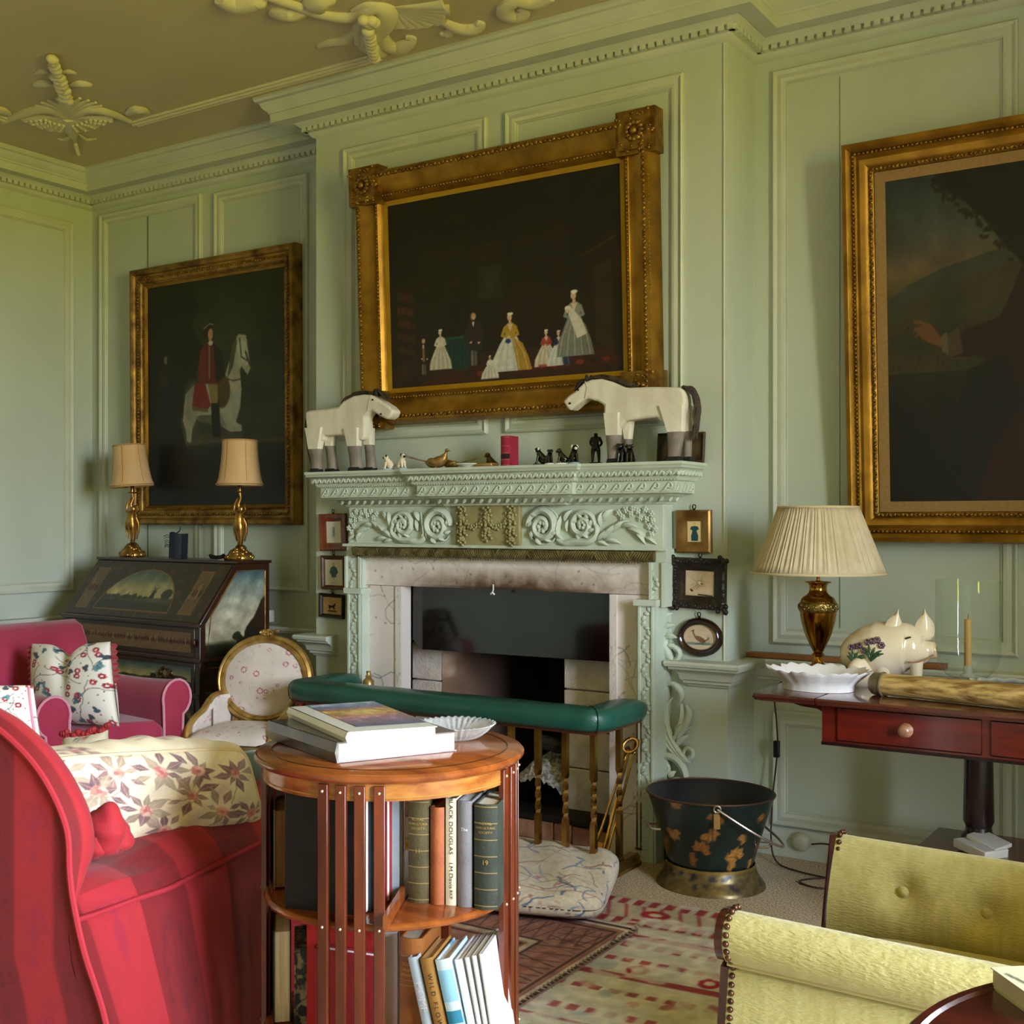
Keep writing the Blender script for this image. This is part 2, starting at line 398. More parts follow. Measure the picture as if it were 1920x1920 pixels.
# corner spray
for s in (1, -1):
    c0 = (128, 218)
    for k, (dx, dy) in enumerate(((18, 24), (34, 22), (52, 17), (70, 10), (84, 4))):
        trace(g, [(c0[0]+s*dx*.12, c0[1]+3), (c0[0]+s*dx*.6, c0[1]+dy*.55), (c0[0]+s*dx, c0[1]+dy)], (.008, .022, .03))
        for q in range(5): p = cp(c0[0]+s*dx*(.5+.11*q), c0[1]+dy*(.5+.11*q)); g.ell((p.x, p.y, zc-.012), (.011, .011, .01), nu=6, nv=4)
    for k, (dx, dy) in enumerate(((6, -36), (22, -34), (38, -30), (52, -26), (62, -20))):
        trace(g, [(c0[0]+s*2, c0[1]), (c0[0]+s*dx*.35, c0[1]+dy*.6), (c0[0]+s*dx, c0[1]+dy)], (.012, .02, .008))
    trace(g, [(c0[0]+s*6, c0[1]+2), (c0[0]+s*40, c0[1]-14), (c0[0]+s*80, c0[1]-6), (c0[0]+s*122, c0[1]+12)], (.02, .035, .03, .012))
    trace(g, [(c0[0]+s*112, c0[1]-4), (c0[0]+s*132, c0[1]-14), (c0[0]+s*150, c0[1]-6)], (.015, .04, .01))
    trace(g, [(118+s*14, 160), (118+s*35, 156), (118+s*52, 160)], (.01, .03, .014)); trace(g, [(104+s*12, 136), (104+s*25, 134), (104+s*38, 138)], (.008, .018, .006))
    trace(g, [(143+s*6, 252), (143+s*20, 262), (143+s*36, 260)], (.006, .014, .006))
for i, (u, v) in enumerate(((98, 104), (100, 110), (102, 117), (105, 124), (108, 131), (104, 137), (112, 138), (108, 144), (116, 147), (112, 153), (119, 154), (114, 160), (122, 163), (118, 169), (124, 172), (120, 178), (128, 182))):
    p = cp(u, v); g.ell((p.x, p.y, zc-.016), (.022, .03, .02), rotm(rz=i), nu=7, nv=5)
trace(g, [(128, 222), (135, 245), (140, 262), (146, 284)], (.03, .035, .01, .008))
for q in range(6): p = cp(142+q, 268+q*3.5); g.ell((p.x, p.y, zc-.01), (.012, .012, .01), nu=6, nv=4)
struct(g.build('trim_9', ceilo, smooth=60))
g = G()
# big rococo scroll in the middle of the long side
trace(g, [(500, -6), (560, 12), (600, 26), (650, 32), (676, 26), (700, 14), (722, 20), (716, 42), (698, 62), (694, 80), (712, 98), (724, 104)], (.02, .03, .03, .035, .035, .04, .05, .06, .06, .055, .045, .01), sm=6)
trace(g, [(660, 20), (690, 8), (715, 12)], (.01, .02, .02)); trace(g, [(690, 30), (676, 52), (682, 78), (700, 96)], (.01, .035, .04, .02))
trace(g, [(712, 62), (722, 82), (746, 90), (764, 80), (772, 72), (760, 70)], (.03, .04, .045, .035, .02, .015))
trace(g, [(668, 60), (648, 76), (620, 80), (598, 88)], (.02, .03, .025, .012)); trace(g, [(574, 22), (545, 26), (520, 24), (512, 30)], (.02, .05, .04, .01))
trace(g, [(600, 22), (592, 8), (606, 0), (626, 4)], (.02, .05, .05, .02)); trace(g, [(412, -2), (440, 10), (462, 8), (486, 4), (474, 14)], (.03, .05, .045, .04, .02))
for q in range(9): p = cp(690+q*1.5, 36+q*6.5); g.ell((p.x, p.y, zc-.045), (.025, .03, .022), rotm(rz=q), nu=7, nv=5)
for q in range(5): p = cp(682+q*5, 20+((q*37) % 11)); g.ell((p.x, p.y, zc-.035), (.025, .025, .02), nu=7, nv=5)
for q in range(9):                          # shell
    a = -.5+q*.36; trace(g, [(738, 14), (738+60*math.cos(a*.62), 14+22*math.sin(a*.62+.25)), (738+(100+6*math.sin(q*2))*math.cos(a*.62), 10+38*math.sin(a*.62+.3))], (.008, .03, .045), flat=.35)
trace(g, [(832, 40), (858, 52), (884, 54), (900, 46), (892, 42)], (.02, .035, .04, .025, .015)); trace(g, [(850, 56), (838, 64), (824, 62)], (.02, .025, .01))
trace(g, [(1034, -4), (1010, 6), (990, 8), (968, 2), (948, 14), (952, 28), (974, 30), (982, 20), (970, 14)], (.02, .03, .03, .03, .035, .04, .035, .025, .015))
struct(g.build('trim_10', ceilo, smooth=60))
# ================================================================ LIGHT AND CAMERA
w = bpy.data.worlds.new('daylight'); bpy.context.scene.world = w; w.use_nodes = True
N = w.node_tree.nodes; L = w.node_tree.links; bg = N['Background']
tcw = N.new('ShaderNodeTexCoord'); sx = N.new('ShaderNodeSeparateXYZ'); L.new(tcw.outputs['Generated'], sx.inputs[0])
cr = N.new('ShaderNodeValToRGB'); mr = N.new('ShaderNodeMapRange'); mr.inputs[1].default_value = -1; mr.inputs[2].default_value = 1
L.new(sx.outputs['Z'], mr.inputs[0]); L.new(mr.outputs[0], cr.inputs[0]); L.new(cr.outputs[0], bg.inputs['Color'])
E_ = cr.color_ramp.elements
E_[0].position = 0; E_[0].color = (.36, .33, .03, 1); E_[1].position = 1; E_[1].color = (.72, .95, 1.35, 1)
for p, c in ((.497, (.46, .42, .05, 1)), (.503, (.95, 1.03, 1.10, 1)), (.6, (.88, 1.02, 1.22, 1))):
    e = E_.new(p); e.color = c
bg.inputs['Strength'].default_value = 60
cam = bpy.data.cameras.new('camera'); co = bpy.data.objects.new('camera', cam); C.objects.link(co)
co.location = (0, 0, EYE); co.rotation_euler = (R(90), 0, YAW); cam.sensor_width = 36; cam.lens = FPX/1920*36; cam.shift_y = (HY-960)/1920; cam.clip_start = .05
sc = bpy.context.scene; sc.camera = co
sc.view_settings.view_transform = 'Standard'; sc.view_settings.look = 'None'; sc.view_settings.gamma = 1; sc.view_settings.exposure = 0
sc.cycles.use_denoising = True; sc.cycles.max_bounces = 8; sc.cycles.diffuse_bounces = 4; sc.cycles.glossy_bounces = 4; sc.cycles.transmission_bounces = 8; sc.cycles.sample_clamp_indirect = 6
sc.cycles.caustics_reflective = False; sc.cycles.caustics_refractive = False
# ================================================================ FIREPLACE
MX = -2.615
fp = thing('fireplace', 'tall carved green painted chimneypiece with marble slips around the hearth opening', 'fireplace', (MX, 3.9, 0))
soot = mat('sooty_paint', '84794c', .5, col2='a29a6c', vscale=7, bump=.1, bscale=40)
wm = 'world'
# plan path of shelf: left return, left wing, break forward, right wing, right return  (hw = half width at frieze)
def mpath(hw, yf, brk=.028, b0=-.205, b1=.345, ext=0):
    return [(MX-hw, YB), (MX-hw, yf), (MX+b0, yf), (MX+b0, yf-brk), (MX+b1, yf-brk), (MX+b1, yf), (MX+hw, yf), (MX+hw, YB)]
FY = 3.885
prof = [(0, 1.296), (.006, 1.298), (.01, 1.306), (.024, 1.31), (.034, 1.322), (.046, 1.328), (.048, 1.334), (.084, 1.336), (.085, 1.378), (.09, 1.381), (.098, 1.384),
        (.1, 1.39), (.104, 1.402), (.114, 1.412), (.12, 1.42), (.128, 1.424), (.13, 1.432), (.134, 1.435), (.134, 1.445), (0, 1.445)]
g = G(); P = mpath(.745, FY); g.sweep(P, prof)
g.prism([(p[0], p[1]) for p in mpath(.745+.125, FY-.125)], .006, lambda a, b, t: (a, b, 1.438+t))
# running ornament on the shelf: leaf slants on the cyma, vitruvian scroll on the fascia, leaves on the bed mould
def along(path, off, step, k0=.0):
    P2 = [Vector(p) for p in path]
    for i in range(len(P2)-1):
        d = P2[i+1]-P2[i]
        if d.length < .04: continue
        t = d.normalized(); n = Vector((t.y, -t.x)); L0 = d.length
        e0 = off if i not in (0,) else 0; e1 = off if i != len(P2)-2 else 0
        if i in (1,): e1 = -off
        num = max(1, int((L0+e0+e1)/step))
        for q in range(num):
            s_ = -e0+(q+.5)*(L0+e0+e1)/num; p = P2[i]+t*s_+n*off
            yield p, t, n, (L0+e0+e1)/num
for p, t, n, st in along(P, .112, .026):
    M = Matrix(((t.x, n.x, 0), (t.y, n.y, 0), (0, 0, 1)))
    g.ell((p.x, p.y, 1.408), (.006, .006, .019), M @ rotm(ry=R(48)), 6, 5)
    g.ell((p.x+t.x*.011, p.y+t.y*.011, 1.404), (.006, .006, .008), M, 5, 4)
for p, t, n, st in along(P, .094, .012):
    g.ell((p.x, p.y, 1.384), (.0045, .004, .005), None, 5, 4)
for p, t, n, st in along(P, .085, .05):
    pts = [(p.x+t.x*(a-.0)-n.x*-.002, p.y+t.y*a+n.y*.002, 1.358+b) for a, b in [(-.026, -.016), (-.016, -.014), (-.006, -.002), (.004, .011)]+[(.008+.009*math.cos(q), .004+.009*math.sin(q)) for q in np.linspace(1.9, -3.6, 9)]]
    g.tube(pts, [.003, .004, .005, .004]+[.0035]*9, 5)
    g.ell((p.x-t.x*.004, p.y-t.y*.004, 1.346), (.009, .004, .004), None, 5, 4)
for p, t, n, st in along(P, .03, .04):
    M = Matrix(((t.x, n.x, 0), (t.y, n.y, 0), (0, 0, 1)))
    g.ell((p.x, p.y, 1.318), (.007, .008, .017), M @ rotm(ry=R(40)), 6, 5)
for p, t, n, st in along(P, .004, .011):
    g.ell((p.x, p.y, 1.302), (.004, .005, .004), None, 5, 4)
g.build('mantel_shelf', carvep, fp, 'world', smooth=40)
# frieze block and architrave
g = G(); g.bx(MX-.745, MX+.745, FY, YB, 1.132, 1.30); g.bx(MX-.745, MX+.745, FY-.008, FY, 1.132, 1.143)
g.build('frieze', carvep, fp, 'world', bevel=.002)
g = G(); g.bx(MX-.165, MX+.14, FY-.022, FY, 1.134, 1.30); tab = g.build('tablet', soot, fp, 'world', bevel=.003); tab['label'] = 'soot darkened tablet with flower garlands'
def fz(x, z, h): return (x, FY-h, z)
cx_ = [-2.471, -2.785]
g = G()
def leaf(g, a, b, w, h=.01, fn=fz, base=.0, bend=.0):
    """pointed acanthus-like lobe from a to b in the relief plane"""
    a, b = Vector(a), Vector(b); d = b-a; L_ = d.length; t = d.normalized(); n = Vector((-t.y, t.x)); pts = []; rr = []
    for q in range(6):
        s_ = q/5; p = a+d*s_+n*(bend*math.sin(pi*s_)*L_); pts.append(fn(p.x, p.y, base+h*.5*math.sin(pi*min(1, s_*.9+.1)))); rr.append(max(.0015, 1.35*w*math.sin(pi*(.12+.86*s_))))
    g.tube(pts, rr, 6, flat=.8)
def rtube(g, pts, r, fn=fz, base=.006, n=6):
    P_ = smooth_path([Vector((p[0], p[1])) for p in pts], 3) if len(pts) < 16 else pts
    rr = list(np.interp(np.linspace(0, 1, len(P_)), np.linspace(0, 1, len(r)), r)) if isinstance(r, (tuple, list)) else r
    g.tube([fn(p[0], p[1], base) for p in P_], rr, n)
for s, x0 in ((1, -2.471), (-1, -2.785)):
    g = G(); q = lambda a: x0+s*a
    zc_ = 1.217
    c1 = (q(.095), zc_)
    rtube(g, spiral(c1, .068, .012, 1.75, pi if s > 0 else 0, 40, -s), (.013, .017, .015, .012, .009), base=.012)
    rtube(g, spiral(c1, .076, .070, .9, pi if s > 0 else 0, 24, -s), .005)
    for k in range(9):
        a = k*.7; leaf(g, (c1[0]+.05*math.cos(a), zc_+.05*math.sin(a)), (c1[0]+.072*math.cos(a+.4), zc_+.072*math.sin(a+.4)), .009, .016, base=.008)
    for k in range(6): g.ell(fz(c1[0]+.016*math.cos(k), zc_-.004+.016*math.sin(k), .014), (.01, .01, .01), None, 6, 5)
    c2 = (q(.27), zc_+.004)
    rtube(g, spiral(c2, .056, .01, 1.6, (0 if s > 0 else pi), 34, s), (.011, .014, .012, .009), base=.01)
    rtube(g, [(q(.16), zc_-.05), (q(.19), zc_-.066), (q(.23), zc_-.06), (q(.29), zc_-.058), (q(.33), zc_-.03), (q(.326), zc_+.01)], (.01, .017, .016, .011))
    for k in range(8):
        a = k*.8; leaf(g, (c2[0]+.03*math.cos(a), zc_+.03*math.sin(a)), (c2[0]+.056*math.cos(a+.5), zc_+.056*math.sin(a+.5)), .008, .014, base=.006)
    for k in range(5): g.ell(fz(c2[0]+.011*math.cos(k*1.3), zc_+.004+.011*math.sin(k*1.3), .014), (.008, .008, .008), None, 6, 5)
    for (a0, b0, a1, b1, w_) in ((.165, -.06, .19, .06, .012), (.18, -.05, .15, -.01, .01), (.19, .02, .22, .062, .012), (.2, -.02, .215, .03, .01), (.335, -.05, .40, -.02, .012), (.36, -.045, .44, .01, .012),
                                 (.40, -.02, .46, .02, .011), (.43, 0, .50, -.005, .012), (.46, -.01, .535, -.045, .013), (.36, -.055, .43, -.066, .01), (.33, -.06, .38, -.075, .009), (.345, .0, .36, .06, .012), (.36, .02, .395, .062, .01),
                                 (.49, -.02, .53, -.068, .011), (.53, -.04, .575, -.068, .009)):
        leaf(g, (q(a0), zc_+b0), (q(a1), zc_+b1), w_, .016, bend=.12*s)
    for k, (a, b) in enumerate(((.42, .05), (.45, .06), (.47, .045), (.50, .055), (.53, .06), (.555, .045), (.56, .02), (.535, .025), (.51, .03), (.57, -.01), (.545, 0), (.555, -.03), (.48, .062), (.435, .035))):
        for m_ in range(5):
            an = m_*1.257+k; g.ell(fz(q(a)+.008*math.cos(an), zc_+b+.008*math.sin(an), .006), (.006, .006, .006), None, 5, 4)
        g.ell(fz(q(a), zc_+b, .011), (.005, .005, .005), None, 5, 4)
    g.build('scroll_carving', carvep, fp, 'world', smooth=60)
g = G()
for gx, zs in ((MX-.13, (1.285, 1.268, 1.25, 1.236, 1.222, 1.208, 1.195, 1.182, 1.168, 1.15)), (MX-.01, (1.28, 1.265, 1.248, 1.232, 1.217, 1.203, 1.188, 1.17)), (MX+.105, (1.285, 1.268, 1.25, 1.236, 1.222, 1.208, 1.195, 1.182, 1.168, 1.15))):
    for k, z in enumerate(zs):
        wv = .016+.008*math.sin(k*2.1)
        for m_ in range(5):
            an = m_*1.257+k*.7; g.ell((gx+wv*math.cos(an), FY-.028-.004*math.sin(an*3), z+wv*.6*math.sin(an)), (.007, .008, .007), None, 5, 4)
        g.ell((gx, FY-.036, z), (.007, .007, .006), None, 6, 4)
for a0, a1 in ((MX-.13, MX-.01), (MX-.01, MX+.105)):
    for k in range(7):
        t_ = k/6; x = a0+(a1-a0)*t_; z = 1.25-.045*math.sin(pi*t_)+.002*k
        for m_ in range(4): g.ell((x+.009*math.cos(m_*1.6+k), FY-.028, z+.008*math.sin(m_*1.6+k)), (.0065, .008, .0065), None, 5, 4)
g.build('garland', soot, tab, 'world', smooth=60)
def ar(x, z, h): return (x, 3.90-h, z)
g = G()
AX0, AX1 = -3.371, -1.858
for a, b in ((AX0, AX0+.088), (AX1-.062, AX1)):
    g.bx(a, b, 3.878, YB, .925, 1.086); g.bx(a, a+.01, 3.868, 3.88, .925, 1.086); g.bx(b-.012, b, 3.868, 3.88, .925, 1.086)
g.bx(AX0, AX1, 3.882, YB, 1.0865, 1.136); g.bx(AX0-.006, AX1+.006, 3.862, 3.885, 1.129, 1.14)
# lower jamb strips standing forward of the ears
for x0, x1 in ((-3.345, -3.262), (-1.962, -1.885)):
    g.bx(x0, x1, 3.855, YB, 0, .93); g.bx(x0+.008, x0+.016, 3.848, 3.86, 0, .94); g.bx(x1-.016, x1-.008, 3.848, 3.86, 0, .94)
    g.box(((x0+x1)/2, 3.905, .94), (x1-x0+.014, .13, .022))
for x, z0, z1, y in ((AX0+.043, .94, 1.07, 3.874), (AX1-.043, .94, 1.07, 3.874), (-3.303, .05, .92, 3.852), (-1.923, .05, .92, 3.852)):
    k = z0
    while k < z1:                            # wandering leaf trail cut into the strip
        g.ell((x+.012*math.sin(k*70), y, k), (.012, .004, .007), rotm(ry=math.sin(k*70)), 6, 4); k += .017
g.build('architrave', carvep, fp, 'world', smooth=30)
g = G()
g.tube([(AX0+.05, 3.876, 1.107), (AX1-.04, 3.876, 1.107)], .02, 8)
x = AX0+.06; k = 0
while x < AX1-.05:
    g.ell((x, 3.857, 1.107), (.0045, .008, .021), rotm(ry=R(35 if (k//14) % 2 else -35)), 6, 5)
    if k % 14 == 0: g.tube([(x-.002, 3.874, 1.107), (x+.006, 3.874, 1.107)], .0225, 8)
    x += .0105; k += 1
for i in range(int((AX1-AX0-.1)/.012)): g.ell((AX0+.05+i*.012, 3.87, 1.0835), (.004, .004, .004), None, 5, 4)
o = g.build('leaf_moulding', mat('dark_gilt_moulding', '4d4220', .42, col2='7d7046', vscale=30, bump=.1), fp, 'world', smooth=50); o['label'] = 'sooty brown carved leaf moulding'
# marble slips (veins and soot stains belong to the stone)
marb = mat('marble', None, .28, vcol=True, spec=.5, coat=.15)
def marble(w, h, seed, sootf=None):
    c = Cv(int(w*420), int(h*420), 'e6dad3'); c.noise(4, .08, seed)
    r = random.Random(seed)
    for k in range(int(26*max(w, h))):
        x, y = r.random(), r.random(); an = r.random()*6.3; pts = [(x, y)]
        for q in range(9):
            an += r.uniform(-.9, .9); x += .035*math.cos(an)/w; y += .035*math.sin(an)/h; pts.append((x, y))
        c.line(pts, r.choice((.0016, .002, .003, .004))/h*(.35 if h < .3 else 1), r.choice(('8a7d78', '6f6664', 'a2958e')), .75)
    for k in range(int(10*max(w, h))): c.ell(r.random(), r.random(), .004/w, .006/h, '6a6466', r.random()*3, .6, .8)
    if sootf: sootf(c)
    return c
def s1(c):
    n = c.noise(3, 0, 5); f = np.clip((c.Y-.25)/.75, 0, 1)*np.clip(1-np.abs(c.X-.55)/.46, 0, 1)*(.6+.9*(n-.3))
    c.mix(np.clip(f*1.5, 0, .92), '4a2e1b')
    c.mix(np.clip((c.Y-.9)/.06, 0, 1)*np.clip(1-np.abs(c.X-.5)/.36, 0, 1), '2a1a10', .8)
MZ = 1.088; mx0, mx1 = -3.287, -1.917; MYF = 3.905
g = G(); g.bx(mx0, mx1, MYF+.001, YB, OZ, MZ); c = marble(1.37, .123, 3, s1)
g.grid(lambda u, v: (mx0+(mx1-mx0)*u, MYF, OZ+(MZ-OZ)*v), 420, 40, c); g.build('marble_lintel', marb, fp, 'world', smooth=0)
for (a, b, sd) in ((mx0, OX0, 11), (OX1, mx1, 17)):
    g = G(); g.bx(a, b, MYF+.001, YB, .0, OZ-.002); c = marble(b-a, .96, sd)
    g.grid(lambda u, v: (a+(b-a)*u, MYF, (OZ-.002)*v), 60, 280, c)
    i0, i1 = (b-.03, b) if sd == 11 else (a, a+.03); gg = [(i0, MYF-.006), (i1, MYF-.006)]
    g.grid(lambda u, v: (i0+(i1-i0)*u, MYF-.007, (OZ-.002)*v), 14, 200, c); g.bx(i0, i1, MYF-.0065, MYF, 0, OZ-.002)
    g.build('marble_jamb', marb, fp, 'world', smooth=0)
# scrolled side consoles, traced on the breast face at the right, mirrored for the left
CYF = 3.945
def cpt(u, v): p = at(u, v, y=CYF); return p.x, p.z
def console(mir):
    g = G()
    fn = (lambda x, z, h: (x, CYF-h, z)) if not mir else (lambda x, z, h: (2*MX-x, CYF-h, z))
    T = lambda pts, r, b=.008: rtube(g, [cpt(*p) for p in pts], r, fn, b)
    Lf = lambda a, b, w, bend=.15, h=.02: leaf(g, cpt(*a), cpt(*b), w, h, fn, bend=bend)
    T([(1246, 1150), (1243, 1180), (1250, 1215), (1262, 1240)], (.012, .018, .02, .012))
    for a, b, w in (((1240, 1165), (1262, 1150), .011), ((1243, 1180), (1266, 1172), .012), ((1246, 1195), (1270, 1196), .012), ((1250, 1210), (1272, 1218), .012), ((1240, 1160), (1235, 1140), .010), ((1248, 1155), (1252, 1138), .010)): Lf(a, b, w)
    T([(1262+14*math.cos(a), 1226+13*math.sin(a)) for a in np.linspace(-1.2, 5.2, 12)], (.012, .011, .009, .007))
    g.ell(fn(*cpt(1255, 1230), .012), (.012, .012, .012), None, 7, 5)
    for du in (0, 9, 17): T([(1232+du, 1228), (1231+du, 1260), (1232+du, 1300), (1236+du*.9, 1330), (1240+du*.9, 1370), (1256+du*.8, 1400), (1278+du*.5, 1422), (1296, 1428)], (.008, .010, .011, .011, .008), .01)
    T([(1292+9*math.cos(a), 1412+10*math.sin(a)) for a in np.linspace(1.4, -4.2, 10)], (.011, .010, .007, .005))
    T([(1252, 1284), (1264, 1282), (1276, 1292), (1280, 1306), (1276, 1318)], (.004, .012, .016, .012, .006))
    T([(1288, 1322), (1294, 1336), (1288, 1356), (1276, 1374), (1262, 1388)], (.006, .014, .017, .014, .008))
    for a, b, w, bd in (((1262, 1376), (1262, 1306), .014, .25), ((1266, 1380), (1276, 1310), .012, -.15), ((1258, 1374), (1258, 1330), .01, .2), ((1270, 1384), (1298, 1352), .014, .2), ((1272, 1394), (1300, 1362), .012, .2), ((1270, 1398), (1292, 1378), .01, .1)): Lf(a, b, w, bd)
    T([(1236, 1448), (1228, 1436), (1236, 1422), (1252, 1416), (1270, 1422), (1284, 1440), (1290, 1464), (1290, 1484)], (.008, .012, .014, .016, .016, .014, .012), .012)
    T([(1246+10*math.cos(a), 1440+10*math.sin(a)) for a in np.linspace(3.1, -3.2, 12)], (.011, .009, .007, .005))
    for k, (a, b) in enumerate((((1236, 1386), (1232, 1372)), ((1240, 1395), (1250, 1378)), ((1238, 1404), (1228, 1396)), ((1246, 1408), (1256, 1398)), ((1244, 1460), (1228, 1448)), ((1250, 1466), (1230, 1460)), ((1256, 1474), (1234, 1474)), ((1258, 1460), (1268, 1446)), ((1262, 1470), (1276, 1458)), ((1262, 1480), (1250, 1462)))): Lf(a, b, .009)
    # backing board and plinth
    xs = [cpt(1229, 1300)[0], cpt(1262, 1300)[0]]
    for x0, x1, z0, z1 in ((-1.93, -1.878, 0, .92), (-1.93, -1.79, 0, .25)):
        if mir: x0, x1 = 2*MX-x1, 2*MX-x0
        g.bx(x0, x1, 3.925, YB, z0, z1)
    return g
console(False).build('side_console', carvep, fp, 'world', smooth=60); console(True).build('side_console', carvep, fp, 'world', smooth=60)
# ---- recess behind
blockm = mat('lime_block', 'c8bcb2', .9, col2='d8cec4', vscale=20, bump=.5, bscale=90)
firem = mat('fire_brick', None, .9, vcol=True, bump=.3, bscale=60)
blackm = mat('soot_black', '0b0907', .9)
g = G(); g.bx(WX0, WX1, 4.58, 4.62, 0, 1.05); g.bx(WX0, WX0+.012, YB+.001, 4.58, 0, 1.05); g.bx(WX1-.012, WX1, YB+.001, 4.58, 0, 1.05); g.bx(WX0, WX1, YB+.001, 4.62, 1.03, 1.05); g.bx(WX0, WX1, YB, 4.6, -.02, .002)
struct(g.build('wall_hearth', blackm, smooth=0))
def piers():
    p = thing('hearth_blocks', 'rough whitewashed block piers lining both sides of the fire opening', 'masonry', (MX, 4.2, 0))
    xl0, xl1 = at(772, 1300, y=4.06).x, at(829, 1300, y=4.06).x; xr0 = at(1057, 1300, y=4.06).x; xr1 = at(1150, 1300, y=4.06).x
    for nm, x0, x1, zs in (('pier', xl0, xl1, (.0, .3, .555, .72, .95)), ('pier', xr0, WX1-.014, (0, .26, .41, .57, .72, .95))):
        g = G()
        for za, zb in zip(zs[:-1], zs[1:]): g.bx(x0, x1, 4.06, 4.5, za, zb-.004)
        g.build(nm, blockm, p, 'world', bevel=.006)
    # sooty inner cheek of the left pier
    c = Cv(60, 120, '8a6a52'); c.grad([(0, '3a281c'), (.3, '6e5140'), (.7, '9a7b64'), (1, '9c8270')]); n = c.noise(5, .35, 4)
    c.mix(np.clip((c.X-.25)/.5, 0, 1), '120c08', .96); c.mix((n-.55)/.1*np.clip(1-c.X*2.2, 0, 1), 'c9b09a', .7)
    g = G(); xe = 0
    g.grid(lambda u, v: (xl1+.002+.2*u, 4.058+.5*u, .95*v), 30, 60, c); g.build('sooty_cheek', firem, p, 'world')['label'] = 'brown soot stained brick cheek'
    c = Cv(40, 260, '4a2c20'); r = random.Random(2)
    for k in range(34):
        y = k/34; c.poly([(0, y), (1, y-.035), (1, y-.017), (0, y+.016)], r.choice(('c9a793', 'b8907a', 'd2b7a6')), .9)
    g = G(); xb = at(752, 1300, y=3.97).x
    xa_ = at(750, 1300, y=3.99).x
    g.grid(lambda u, v: (xa_+(xl0-.01-xa_)*u, 3.99+.06*u, .72*v), 20, 130, c); g.build('brick_reveal', firem, p, 'world')
    return p
piers()
# hearth kerb and ashes
p = thing('hearth_kerb', 'low kerb of worn red bricks along the front of the fire', 'kerb', (MX, 3.95, 0))
kb = mat('worn_brick', '7d4e37', .85, col2='a87c60', vscale=14, bump=.3)
for k in range(12):
    x = OX0+.01+k*.0815; g = G(); g.bx(x, x+.078, 3.9, 4.04, 0, .072+.004*math.sin(k*5)); g.build('brick', kb, p, 'world', bevel=.006)
g = G(); g.bx(OX0+.01, OX1-.01, 3.895, 4.05, .078, .098); g.build('iron_lip', mat('black_iron', '1c1a19', .6, metal=.6, col2='2d2927', bump=.2), p, 'world', bevel=.003)
ashm = mat('ash', '8d8a88', .95, col2='e4e0dc', vscale=60, lo=.4, hi=.62, bump=.6, bscale=80)
g = G(); rr_ = np.random.RandomState(3); H = rr_.rand(20, 30)
g.grid(lambda u, v: (-2.66+.32*u, 4.06+.45*v, .09+.17*math.sin(pi*min(1, .15+.85*u))*math.sin(pi*(.18+.7*v))+.03*H[int(v*19), int(u*29)]), 30, 20)
o = tag(g.build('ash_heap', ashm, smooth=60), 'heap of pale wood ash on the hearth behind the brick kerb', 'ash'); o['kind'] = 'stuff'
charm = mat('charred', '17120f', .9, col2='3a332e', vscale=40, bump=.5)
for k, (x, y, z, l, rz, ry, lb) in enumerate(((-2.43, 4.16, .31, .26, .5, .25, 'charred log end lying across the ash heap'), (-2.45, 4.27, .335, .2, 1.3, -.3, 'short blackened log at the back of the ash heap'))):
    g = G(); M = rotm(0, ry, rz)
    g.tube([M @ Vector((l*(t-.5), .006*math.sin(t*9), 0)) for t in np.linspace(0, 1, 8)], [.026, .03, .031, .027, .03, .028, .025, .02], 9)
    o = g.build('charred_log', charm); o.location = (x, y, z); tag(o, lb, 'log')
# black fire cover plate
fpm = mat('polished_plate', '060707', .06, spec=.6, col2='0d0f10', vscale=3, coat=.6)
t = thing('fire_cover', 'polished black metal plate closing the top of the fire opening', 'fire cover', (MX, 3.99, .69))
pl0 = at(770, 1222, y=3.975); pl1 = at(1142, 1243, y=3.975); tl = at(752, 1100, y=3.975)
g = G(); g.prism([(OX0+.004, .963), (OX1-.003, .963), (OX1-.003, .70), (OX0+.05, .695), (OX0+.02, .72), (OX0+.004, .735)], .012, lambda a, b, h: (a, 3.985-h, b)); g.build('plate', fpm, t, 'world', bevel=.002)
g = G(); p = at(925, 1106, y=3.9); g.tube([(p.x, 3.899, .985), (p.x+.002, 3.897, .965), (p.x-.002, 3.897, .95)], .0025, 6); g.tube([(p.x-.01, 3.897, .947), (p.x, 3.894, .953), (p.x+.008, 3.897, .944)], .004, 6); g.build('pull_cord', mat('white_cord', 'eeeeea', .7), t, 'world')
